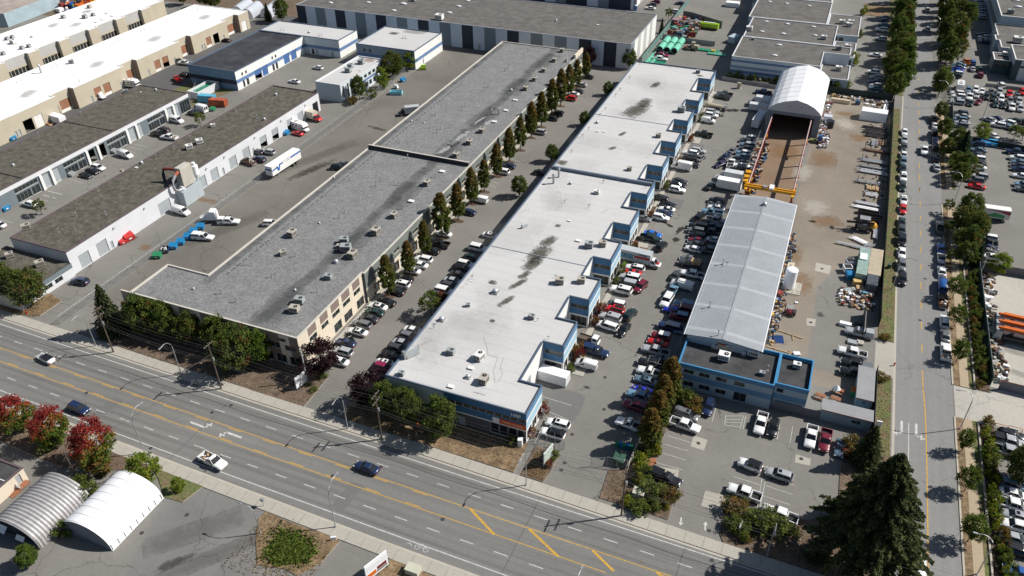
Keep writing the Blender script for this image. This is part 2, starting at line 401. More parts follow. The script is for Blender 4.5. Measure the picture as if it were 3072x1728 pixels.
def roof_unit(root,x,y,z,kind='rtu',rot=0,s=1.0):
    if kind not in _unit:
        mb=MB();nm='rooftop_unit'
        if kind in('rtu','rtug','rtuw'):
            m={'rtu':RTU,'rtug':RTUG,'rtuw':WHITE}[kind]
            for sx in(-.8,.8):mb.box(sx-.08,sx+.08,-.7,.7,0,.25,DSTEEL)
            mb.box(-.95,.95,-.72,.72,.25,1.35,m);mb.box(-1.0,1.0,-.77,.77,1.35,1.43,m)
            mb.cyl((.35,0,1.43),.42,.06,CHAS);mb.cyl((.35,0,1.49),.12,.03,m)
            for k in range(4):mb.box(-.97,-.953,-.6+k*.33,-.36+k*.33,.4,1.2,CHAS)
            for k in range(5):mb.box(-.8+k*.33,-.6+k*.33,-.74,-.722,.45,1.15,DSTEEL)
        elif kind=='vent':
            nm='roof_vent';mb.cyl((0,0,0),.14,.05,STEEL,r2=.25);mb.cyl((0,0,.05),.075,1.0,STEEL,n=8);mb.cyl((0,0,1.05),.17,.16,STEEL,n=10,r2=.1)
        elif kind=='dome':
            nm='roof_vent';mb.box(-.5,.5,-.5,.5,0,.25,STEEL);mb.cyl((0,0,.25),.25,.3,STEEL);mb.dome((0,0,.5),.45,.45,.3,ALU)
        elif kind=='stack':
            nm='exhaust_stack';mb.cyl((0,0,0),.28,2.2,STEEL);mb.cyl((0,0,2.2),.42,.15,STEEL);mb.cyl((0,0,2.35),.3,.3,STEEL,r2=.1)
        elif kind=='sky':
            nm='skylight';mb.box(-1.2,1.2,-.65,.65,0,.25,STEEL);mb.dome((0,0,.25),1.1,.6,.3,FABW,16)
        elif kind=='hatch':
            nm='roof_hatch';mb.box(-.7,.7,-.5,.5,0,.28,RTU);mb.box(-.75,.75,-.55,.55,.28,.36,WHITE)
        elif kind=='duct':
            nm='roof_duct';mb.box(-1.1,1.1,-.5,.5,.1,.8,RTUG,top=(0,0,.2,.2));mb.box(-1.5,-1.1,-.35,.35,.1,1.3,STEEL)
        elif kind=='pipes':
            nm='gas_pipe';mb.tube([(-2.5,0,.15),(2.5,0,.15)],.05,STEEL);mb.tube([(0,0,.1),(0,0,.9),(.5,0,.9)],.05,STEEL)
            for k in(-2,-.7,.8,2.1):mb.box(k-.12,k+.12,-.2,.2,0,.1,WOOD)
        elif kind=='sensor':
            nm='roof_vent';mb.tube([(0,0,0),(0,0,.8)],.04,DSTEEL);mb.tube([(-.3,0,.5),(.3,0,.8)],.04,DSTEEL)
        _unit[kind]=(nm,mb.mesh(nm))
    nm,me=_unit[kind];px,py=rel(root,x,y)
    o=put(nm,me,root,(px,py,z),R(rot));o.scale=(s,s,s);return o
def roof_stain(root,x,y,z,rx,ry,rot,m):
    px,py=rel(root,x,y);decal('roof_stain',px,py,z,rx,ry,rot,m,root)
# ------ vehicles
def loft(mb,st,m,smooth=True):
    """st: (x, half profile [(y,z)...] bottom to top centre)"""
    rings=[]
    for x,pr in st:rings.append([(x,y,z)for y,z in pr]+[(x,-y,z)for y,z in reversed(pr)][(1 if pr[-1][0]==0 else 0):])
    n=len(rings[0]);V=[p for r in rings for p in r];F=[]
    for i in range(len(rings)-1):
        for k in range(n-1):F.append((i*n+k,i*n+k+1,(i+1)*n+k+1,(i+1)*n+k))
    mb.faces(V,F,m,smooth);mb.faces(V,[tuple(range(n))],m);mb.faces(V,[tuple(range(len(V)-1,len(V)-n-1,-1))],m)
def frustum(mb,b,t,zb,zt,hb,ht,m,cr=.12,crown=.05,roofm=None):
    """b=(rear,front) belt x, t=(rear,front) roof x, half widths"""
    def ring(x0,x1,h,z,c):return[(x0+c,-h,z),(x1-c,-h,z),(x1,-h+c*1.6,z),(x1,h-c*1.6,z),(x1-c,h,z),(x0+c,h,z),(x0,h-c*1.6,z),(x0,-h+c*1.6,z)]
    A=ring(*b,hb,zb,cr);B=ring(*t,ht,zt,cr);V=A+B
    mb.faces(V,[(i,(i+1)%8,8+(i+1)%8,8+i)for i in range(8)],m)
    return A,B
def roof_cap(mb,B,m,crown=.05):
    z=B[0][2];cx=sum(p[0]for p in B)/8;C=[(cx+(p[0]-cx)*.82,p[1]*.8,z+crown)for p in B];O=[(cx+(p[0]-cx)*1.02,p[1]*1.03,z-.03)for p in B]
    V=O+C;mb.faces(V,[(i,(i+1)%8,8+(i+1)%8,8+i)for i in range(8)],m,True);mb.faces(V,[tuple(range(8,16))],m,True)
def bars(mb,A,B,m,ids,r=.045):
    for i in ids:mb.tube([A[i],B[i]],r,m,4)
KIND={
 'sedan':dict(L=4.75,W=.90,H=1.44,hood=.80,belt=.93,tail=.98,b=(-1.75,1.15),t=(-.95,.35)),
 'coupe':dict(L=4.45,W=.90,H=1.30,hood=.76,belt=.88,tail=.92,b=(-1.6,.95),t=(-.75,.1)),
 'hatchback':dict(L=4.3,W=.88,H=1.5,hood=.86,belt=.97,tail=1.0,b=(-2.05,1.1),t=(-1.5,.35)),
 'suv':dict(L=4.7,W=.95,H=1.70,hood=.98,belt=1.08,tail=1.1,b=(-2.25,1.15),t=(-1.85,.45)),
 'large suv':dict(L=5.1,W=1.0,H=1.88,hood=1.1,belt=1.18,tail=1.2,b=(-2.45,1.15),t=(-2.15,.6)),
 'jeep':dict(L=4.2,W=.90,H=1.85,hood=1.08,belt=1.15,tail=1.15,b=(-1.95,.75),t=(-1.85,.5)),
 'minivan':dict(L=5.0,W=.98,H=1.75,hood=.95,belt=1.05,tail=1.1,b=(-2.4,1.55),t=(-2.15,.7)),
}
def half(W,zb,zt,f=1.0):return[(0,zb),(W*.86*f,zb),(W*.985*f,zb+.16),(W*f,(zb+zt)/2),(W*.97*f,zt-.10),(W*.84*f,zt),(0,zt+.03)]
def wheel_mesh(r=.33,w=.22):
    mb=MB();mb.cyl((0,-w/2,0),r,w,TYRE,'y',16);mb.cyl((0,-w/2-.008,0),r*.62,w+.016,RIM,'y',10)
    return mb.mesh('wheel')
WM={}
def add_wheels(root,xs,W,r=.33,w=.22):
    k=(r,w)
    if k not in WM:WM[k]=wheel_mesh(r,w)
    for x in xs:
        for s in(-1,1):put('wheel',WM[k],root,(x,s*(W-w/2+.015),r))
def add_lamps(root,L,W,z,zt=None):
    if 'hl' not in WM:
        a=MB();a.box(-.06,.03,-.17,.17,-.07,.07,LAMPM);WM['hl']=a.mesh('headlight')
        a=MB();a.box(-.03,.06,-.14,.14,-.09,.09,TAIL);WM['tl']=a.mesh('tail_light')
    for s in(-1,1):
        put('headlight',WM['hl'],root,(L/2-.02,s*W*.7,z));put('tail_light',WM['tl'],root,(-L/2+.02,s*W*.74,zt or z+.08))
PROTO={}
def far_away(o):pass
def make_car(kind,colour,opt=''):
    P=paint(colour);root=put('parked_car',None);root['category']='car'
    opts=opt.split('+')if opt else[]
    RP=P
    for q in opts:
        if q.startswith('roof:'):RP=paint(q[5:])
    if kind in KIND:
        k=KIND[kind];L,W,H=k['L'],k['W'],k['H'];h,bt,tl=k['hood'],k['belt'],k['tail'];bx,tx=k['b'],k['t'];f=L/2;boxy=kind in('jeep','large suv')
        mb=MB();zb=.22 if H<1.6 else.3
        e=.93 if boxy else.8
        st=[(-f,half(W,zb+.2,tl-.22,e-.04)),(-f+.1,half(W,zb+.05,tl-.05,e+.07)),(-f+.45,half(W,zb,tl,1)),(bx[0]+.4,half(W,zb,bt+.02)),(0,half(W,zb,bt)),(bx[1],half(W,zb,bt-.01)),
              (bx[1]+.12,half(W,zb,h+.09)),(f-.55,half(W,zb,h,.99)),(f-.2,half(W,zb+.02,h-.07,e+.12)),(f-.05,half(W,zb+.08,h-.2,e+.03)),(f,half(W,zb+.18,h-.32,e-.1))]
        loft(mb,st,P)
        for s in(-1,1):
            for x in(-L*.29,L*.30):mb.cyl((x,s*W-(.05 if s>0 else-.03),.36),.41,.02,CHAS,'y',14)
        g=MB();A,B=frustum(g,bx,tx,bt,H-.06,W*.90,W*.70 if not boxy else W*.82,CGL)
        roof_cap(mb,B,RP,.05)
        bars(mb,A,B,RP if RP is P or not boxy else P,(0,1,4,5)if kind!='coupe' else(0,5))
        if kind!='coupe':
            xm=(bx[0]*.45+bx[1]*.55)-.25
            for s in(-1,1):mb.tube([(xm,s*W*.90,bt),(xm,s*(W*.70 if not boxy else W*.82),H-.07)],.035,P,4)
        for s in(-1,1):mb.box(bx[1]-.35,bx[1]-.2,s*(W+.1)-.09,s*(W+.1)+.09,bt-.02,bt+.13,P)
        mb.build('body',root);g.build('windows',root)
        if 'sunroof' in opts:
            m2=MB();m2.box(tx[1]-.75,tx[1]-.2,-.36,.36,H-.02,H+.012,CGL);m2.build('sunroof',root)
        if 'rails' in opts:
            m2=MB()
            for s in(-1,1):m2.tube([(tx[0]+.2,s*W*.62,H+.04),(tx[1]-.2,s*W*.62,H+.04)],.03,CHAS,4)
            for x in(tx[0]+.5,tx[1]-.5):m2.tube([(x,-W*.62,H+.06),(x,W*.62,H+.06)],.03,CHAS,4)
            m2.build('roof_rack',root)
        if 'spare' in opts:m2=MB();m2.cyl((-f-.22,0,.95),.36,.22,TYRE,'x');m2.build('spare_wheel',root)
        if 'open' in opts:
            m2=MB();m2.box(bx[0]+.15,tx[1]-.4,-W*.6,W*.6,H-.02,H+.02,DARKI);m2.build('open_cabin',root)
        if 'nohood' in opts:
            m2=MB();m2.box(bx[1]+.15,f-.4,-W*.6,W*.6,h-.05,h+.05,DSTEEL);m2.cyl((bx[1]+.6,0,h+.05),.22,.15,STEEL);m2.build('engine',root)
        add_wheels(root,(-L*.29,L*.30),W,.34 if H<1.6 else.38);add_lamps(root,L,W,h-.2)
    elif kind in('pickup','crew pickup','dually'):
        L=5.75;W=1.0;f=L/2;crew=kind!='pickup';cb=-1.0 if crew else-.25;H=1.9;mb=MB();h,bt=1.08,1.18;zb=.38
        st=[(cb-.12,half(W,zb,bt)),(.9,half(W,zb,bt)),(1.25,half(W,zb,bt-.02)),(1.4,half(W,zb,h+.04)),(f-.5,half(W,zb,h,.99)),(f-.15,half(W,zb+.05,h-.06,.95)),(f,half(W,zb+.15,h-.25,.88))]
        loft(mb,st,P)
        bz=cb-.16;mb.box(-f,bz,-W,-W+.12,zb,1.16,P);mb.box(-f,bz,W-.12,W,zb,1.16,P);mb.box(-f-.0,-f+.09,-W+.121,W-.121,zb+.05,1.14,P);mb.box(bz-.07,bz,-W+.121,W-.121,.5,1.18,P)
        mb.box(-f+.1,bz-.08,-W+.122,W-.122,.55,.62,CHAS if 'canopy' not in opts else P);mb.box(-f-.08,-f-.01,-.85,.85,.42,.6,STEEL)
        for s in(-1,1):
            for x in(-1.75,1.75):mb.cyl((x,s*W-(.05 if s>0 else-.03),.4),.46,.02,CHAS,'y',14)
        g=MB();A,B=frustum(g,(cb-.05,1.28),(cb+.12,.62),bt,H-.06,W*.9,W*.74,CGL);roof_cap(mb,B,RP,.05);bars(mb,A,B,P,(0,1,4,5),.055)
        if crew:
            for s in(-1,1):mb.tube([(.2,s*W*.9,bt),(.18,s*W*.74,H-.07)],.04,P,4)
        for s in(-1,1):mb.box(.95,1.1,s*(W+.13)-.1,s*(W+.13)+.1,bt,bt+.2,CHAS)
        if kind=='dually':mb.box(-2.6,-1.0,-W-.28,W+.28,.75,1.0,P);mb.box(-f,bz,-.95,.95,1.161,1.25,CHAS)
        mb.build('body',root);g.build('windows',root)
        if 'canopy' in opts:
            m2=MB();m2.box(-f+.02,bz-.02,-W+.04,W-.04,1.165,H-.02,paint('black')if 'blackcap' in opts else P,top=(.12,.02,.14,.14));m2.box(-f+.12,bz-.1,-W+.05,-W+.08,1.3,1.65,CGL);m2.build('canopy',root)
        if 'rack' in opts:
            m2=MB()
            for s in(-1,1):
                m2.tube([(-f+.2,s*.92,1.16),(-f+.2,s*.92,2.05),(.9,s*.92,2.1)],.03,STEEL,4)
            for x in(-f+.2,bz-.2,.7):m2.tube([(x,-.92,2.07),(x,.92,2.07)],.03,STEEL,4)
            m2.build('ladder_rack',root)
        if 'load' in opts:
            m2=MB();rg=random.Random(5)
            for k in range(14):
                x,y=rg.uniform(-f+.4,bz-.4),rg.uniform(-.7,.7);m2.box(-.3,.3,-.15,.15,.63,rg.uniform(.8,1.35),rg.choice([WOOD,RUST,DSTEEL,WHITE]),rg.uniform(0,3),(x,y))
            m2.build('load',root)
        if 'crates' in opts:
            m2=MB()
            for k in range(2):m2.box(-2.5+k*1.2,-1.4+k*1.2,-.9,.9,.7,2.0,WOOD)
            m2.build('crate_load',root)
        if 'box' in opts:m2=MB();m2.box(-f-.3,bz-.05,-1.05,1.05,1.17,1.3,paint('grey'));m2.build('tray',root)
        add_wheels(root,(-1.75,1.75),W,.40,.26);add_lamps(root,L,W,.88)
    elif kind in('van','small van','high van'):
        L,W,H={'van':(5.5,1.0,2.05),'small van':(4.6,.9,1.85),'high van':(6.0,1.02,2.6)}[kind];f=L/2;mb=MB();zb=.33;hd=1.12;wb=f-.95
        def vh(z,w=1.0):return[(0,zb),(W*.9*w,zb),(W*w,zb+.2),(W*w,1.15),(W*.93*w,z-.18),(W*.8*w,z),(0,z+.04)]
        st=[(-f,vh(H-.12,.95)),(-f+.12,vh(H,.99)),(wb-1.2,vh(H)),(wb-.75,vh(H-.08,1)),(wb,vh(hd+.14,.99)),(f-.3,vh(hd-.04,.98)),(f-.06,vh(hd-.2,.9)),(f,vh(hd-.36,.85))]
        loft(mb,st,P)
        for s in(-1,1):
            for x in(-L*.3,L*.31):mb.cyl((x,s*W-(.04 if s>0 else-.02),.38),.43,.02,CHAS,'y',14)
        if RP is not P:mb.box(-f+.3,wb-1.0,-W*.75,W*.75,H+.03,H+.07,RP)
        mb.build('body',root)
        g=MB();xa,xb=wb-.70,wb-.02;za,zb2=H-.1,hd+.2
        g.faces([(xb+.03,-W*.82,zb2),(xb+.03,W*.82,zb2),(xa+.03,W*.74,za+.03),(xa+.03,-W*.74,za+.03)],[(0,1,2,3)],CGL)
        for s in(-1,1):
            sg=[(wb-.2,s*(W+.006),1.16),(wb-1.15,s*(W+.006),1.16),(wb-1.1,s*(W*.955+.006),H-.35),(wb-.75,s*(W*.955+.006),H-.35)]
            g.faces(sg if s<0 else sg[::-1],[(3,2,1,0)],CGL)
            if 'glass' in opts:
                sg=[(wb-1.25,s*(W+.006),1.16),(-f+.25,s*(W+.006),1.16),(-f+.3,s*(W*.955+.006),H-.35),(wb-1.25,s*(W*.955+.006),H-.35)]
                g.faces(sg if s<0 else sg[::-1],[(3,2,1,0)],CGL)
            g.faces([(-f-.012,s*.1,1.2),(-f-.012,s*.75,1.2),(-f-.012,s*.7,H-.3),(-f-.012,s*.1,H-.3)],[(0,1,2,3)],CGL)
        g.build('windows',root)
        if 'rack' in opts:
            m2=MB();m2.box(-.6,.6,-.5,.5,H+.05,H+.2,WHITE);m2.build('roof_rack',root)
        add_wheels(root,(-L*.3,L*.31),W,.36,.24);add_lamps(root,L,W,.82,1.0)
    PROTO[(kind,colour,opt)]=root
    return root
_used=set()
CATS={'suv':'SUV','large suv':'SUV','van':'van','small van':'van','high van':'van','minivan':'minivan','pickup':'pickup truck','crew pickup':'pickup truck','dually':'pickup truck'}
NAMES={'suv':'parked_suv','large suv':'parked_suv','van':'parked_van','small van':'parked_van','high van':'parked_van','minivan':'parked_minivan','pickup':'pickup_truck','crew pickup':'pickup_truck','dually':'pickup_truck','jeep':'parked_jeep'}
WORD={'large suv':'big boxy SUV','suv':'SUV','crew pickup':'crew-cab pickup','dually':'wide-bed pickup','high van':'high-roof van','jeep':'boxy off-roader'}
def car(kind,colour,x,y,rz,label,group=None,opt=''):
    key=(kind,colour,opt)
    if key not in PROTO:o=make_car(*key);o.location=(x,y,0.02);o.rotation_euler=(0,0,R(rz));o['label']=label
    else:o=copy_tree(PROTO[key],(x,y,0.02),R(rz),label)
    for g in('group',):
        if g in o:del o[g]
    if group:o['group']=group
    o.name=NAMES.get(kind,'parked_car');o['category']=CATS.get(kind,'car')
    _used.add(label);return o
def car_row(group,where,cars):
    """cars listed from the row's named end; each label tells colour, kind and place in the row"""
    for i,c in enumerate(cars):
        kind,colour,x,y,rz=c[:5];opt=c[5]if len(c)>5 else ''
        lab=c[6]if len(c)>6 else '%s %s, %s %s'%(colour,WORD.get(kind,kind),ORD[i],where)
        car(kind,colour,x,y,rz,lab,group,opt)
def box_truck(name,label,x,y,rz,cabcol='white',boxcol=WHITE,bl=5.5,bh=2.5,cabk='conv',cat='truck',stripe=None):
    t=thing(name,label,cat,(x,y,0),R(rz));P=paint(cabcol)if isinstance(cabcol,str)else cabcol
    L=bl+2.3;f=L/2;mb=MB();W=1.05
    cx0=f-2.3
    st=[(cx0,half(W,.5,1.35)),(f-1.25,half(W,.5,1.35)),(f-1.0,half(W,.5,1.25,.98)),(f-.1,half(W,.55,1.1,.9)),(f,half(W,.65,.95,.8))]
    loft(mb,st,P);g=MB();A,B=frustum(g,(cx0+.02,f-.95),(cx0+.1,f-1.5),1.35,2.15,W*.9,W*.78,CGL);roof_cap(mb,B,P,.06);bars(mb,A,B,P,(0,1,4,5),.07)
    mb.build('cab',t);g.build('windows',t)
    mb=MB();mb.box(-f,cx0-.1,-1.15,1.15,.9,.9+bh,boxcol);
    for k in range(int(bl/.6)):mb.box(-f+.3+k*.6,-f+.34+k*.6,-1.165,-1.151,1.0,.85+bh,STEEL);mb.box(-f+.3+k*.6,-f+.34+k*.6,1.151,1.165,1.0,.85+bh,STEEL)
    bo=mb.build('cargo_box',t);mb=MB();mb.box(-f+.1,cx0,-.5,.5,.55,.89,CHAS);mb.build('chassis',t)
    add_wheels(t,(-f+1.3,f-1.1),1.05,.45,.3);add_lamps(t,L,W,.95,.7)
    if stripe:
        for(m,x0,x1,z0,z1)in stripe:
            mb=MB();mb.box(x0,x1,-1.19,-1.17,z0,z1,m);mb.build('stripe',bo)
    return t,f,bo
def bin_(x,y,rz,colour,label,group=None,s=1.0,kind='lid'):
    m=paint(colour)if isinstance(colour,str)else colour;t=thing('dumpster',label,'dumpster',(x,y,0),R(rz),group)
    mb=MB();mb.faces([(-.9,-.7,.15),(.9,-.7,.15),(.9,.75,.15),(-.9,.75,.15),(-.95,-.8,1.05),(.95,-.8,1.05),(.95,.85,1.4),(-.95,.85,1.4)],[(0,3,2,1),(0,1,5,4),(1,2,6,5),(2,3,7,6),(3,0,4,7)],m)
    for sx in(-.98,.9):mb.box(sx,sx+.1,-.5,.5,.6,.8,m)
    mb.box(-.3,.3,-.81,-.79,.5,.8,WHITE);mb.build('bin',t)
    if kind=='lid':
        mb=MB();mb.faces([(-.97,-.85,1.07),(0-.01,-.85,1.07),(-.01,.87,1.43),(-.97,.87,1.43),(.01,-.85,1.07),(.97,-.85,1.07),(.97,.87,1.43),(.01,.87,1.43)],[(0,1,2,3),(4,5,6,7)],m);mb.build('lid',t)
    else:
        mb=MB();rg=random.Random(int(x*7+y));
        for k in range(16):mb.box(-.2,.2,-.15,.15,.9,rg.uniform(1.2,1.6),rg.choice([WHITE,CHAS,WHITE]),rg.uniform(0,3),(rg.uniform(-.7,.7),rg.uniform(-.5,.5)))
        mb.build('rubbish',t)
    t.scale=(s,s,s);return t
def container(x,y,rz,m,L,label,H=2.5,W=2.44,name='shipping_container',cat='container',z=0):
    t=thing(name,label,cat,(x,y,z),R(rz));mb=MB();a,b=L/2,W/2
    mb.box(-a+.05,a-.05,-b+.05,b-.05,.12,H-.03,m);n=int(L/.35)
    for k in range(n):
        u=-a+.2+k*(L-.4)/n
        mb.box(u,u+.17,-b,-b+.05,.2,H-.15,m);mb.box(u,u+.17,b-.05,b,.2,H-.15,m);mb.box(u,u+.17,-b+.15,b-.15,H-.03,H,m)
    for k in range(6):
        v=-b+.2+k*(W-.4)/6;mb.box(a-.05,a,v,v+.17,.2,H-.15,m)
    for sx in(-a,a-.12):
        for sy in(-b,b-.12):mb.box(sx-.005,sx+.125,sy-.005,sy+.125,0,H+.004,m)
    mb.build('shell',t)
    for s in(0,1):
        mb=MB();mb.box(-a-.03,-a+.045,-b+.14+s*(b-.13),-.01+s*(b-.13),.2,H-.15,m);mb.tube([(-a-.06,-b/2+s*b,.2),(-a-.06,-b/2+s*b,H-.15)],.03,STEEL,4);mb.build('door',t)
    return t
# ------ vegetation
def leafmat(name,a,b,sc=1.0):
    """leaf surface that lets part of the sunlight through"""
    m=M(name,[c*1.6 for c in a],.7,.12,sc,col2=[c*1.6 for c in b],spec=.12);n=m.node_tree.nodes;l=m.node_tree.links
    b_=n['Principled BSDF'];src=b_.inputs['Base Color'].links[0].from_socket
    t=n.new('ShaderNodeBsdfTranslucent');l.new(src,t.inputs['Color']);x=n.new('ShaderNodeMixShader');x.inputs[0].default_value=.45
    l.new(b_.outputs[0],x.inputs[1]);l.new(t.outputs[0],x.inputs[2]);l.new(x.outputs[0],n['Material Output'].inputs['Surface']);return m
LG=[leafmat('leaf_green_a',(.055,.08,.018),(.085,.115,.024)),leafmat('leaf_green_b',(.034,.054,.014),(.052,.078,.02)),leafmat('leaf_green_c',(.09,.115,.025),(.125,.145,.03))]
LB=[leafmat('leaf_bright_a',(.11,.16,.018),(.15,.19,.02)),leafmat('leaf_bright_b',(.07,.115,.018),(.095,.14,.02)),leafmat('leaf_yellow',(.17,.165,.02),(.21,.19,.022))]
LR=[leafmat('leaf_red_a',(.22,.026,.025),(.26,.045,.03)),leafmat('leaf_red_b',(.13,.018,.022),(.17,.03,.025)),leafmat('leaf_orange',(.22,.085,.022),(.24,.12,.025))]
LO=[leafmat('leaf_bronze_a',(.125,.07,.022),(.15,.088,.026)),leafmat('leaf_bronze_b',(.095,.078,.02),(.115,.09,.022)),leafmat('leaf_olive',(.065,.08,.02),(.09,.10,.025))]
LP=[leafmat('leaf_plum_a',(.025,.012,.016),(.045,.018,.022)),leafmat('leaf_plum_b',(.014,.008,.010),(.025,.012,.014))]
LC=[leafmat('needle_a',(.04,.055,.024),(.055,.07,.03)),leafmat('needle_b',(.026,.04,.02),(.038,.055,.024)),leafmat('needle_c',(.085,.10,.04),(.11,.12,.05))]
LS=[leafmat('leaf_spruce_a',(.035,.07,.04),(.05,.09,.05)),leafmat('leaf_spruce_b',(.02,.045,.028),(.035,.065,.035))]
def leaf_quad(V,F,MI,p,r,rg,mi,flat=0):
    u=Vector((rg.gauss(0,1),rg.gauss(0,1),rg.gauss(0,1)*(1-flat))).normalized();w=u.cross(Vector((rg.gauss(0,1),rg.gauss(0,1),rg.gauss(0,1)))).normalized()
    k=len(V);a=u*r;b=w*r*.62
    V+=[tuple(p-a),tuple(p+b),tuple(p+a),tuple(p-b)];F.append((k,k+1,k+2,k+3));MI.append(mi)
def crown_mesh(name,mats,pick,clumps,per,leaf,seed):
    rg=random.Random(seed);V,F,MI=[],[],[]
    for c,cr in clumps:
        tone=rg.random()
        for i in range(per):
            d=Vector((rg.gauss(0,1),rg.gauss(0,1),rg.gauss(0,1)));d*=cr*(rg.random()**.4)/max(d.length,.01);d.z*=.8
            p=Vector(c)+d;leaf_quad(V,F,MI,p,leaf*rg.uniform(.65,1.3),rg,pick(p,tone,rg))
    me=bpy.data.meshes.new(name);me.from_pydata(V,[],F)
    for m in mats:me.materials.append(m)
    me.polygons.foreach_set('material_index',MI);me.update();return me
def oval_clumps(rx,z0,z1,n,seed,lob=.25,cr=.26):
    rg=random.Random(seed);out=[];rz=(z1-z0)/2;zc=(z0+z1)/2
    lobes=[(rg.uniform(0,6.28),rg.uniform(-.6,.8),rg.uniform(-lob,lob))for _ in range(7)]
    for i in range(n):
        a=rg.uniform(0,2*PI);s=rg.uniform(-1,1);q=1
        for la,ls,lm in lobes:q+=lm*math.exp(-((((a-la+PI)%(2*PI))-PI)**2*1.6+(s-ls)**2*3))
        r=rg.uniform(.55,1)*q;h=math.sqrt(max(0,1-s*s));pear=1-.18*s
        out.append(((rx*h*r*pear*math.cos(a),rx*h*r*pear*math.sin(a),zc+rz*s*min(r+.1,1.08)),rx*cr*rg.uniform(.7,1.3)))
    return out
def trunk_mesh(h,r,top,mat=None):
    mb=MB();rg=random.Random(int(h*10));mat=mat or BARK
    pts=[(rg.uniform(-.05,.05)*i,rg.uniform(-.05,.05)*i,top*i/5)for i in range(6)];mb.tube(pts,r,mat,7,r*.3)
    for k in range(6):
        a=k*1.1;z=top*(.35+.1*k);l=(h-z)*.35+.5
        mb.tube([(0,0,z),(math.cos(a)*l*.5,math.sin(a)*l*.5,z+l*.45),(math.cos(a)*l,math.sin(a)*l,z+l)],r*.4,mat,5,r*.12)
    return mb.mesh('trunk')
TREE={}
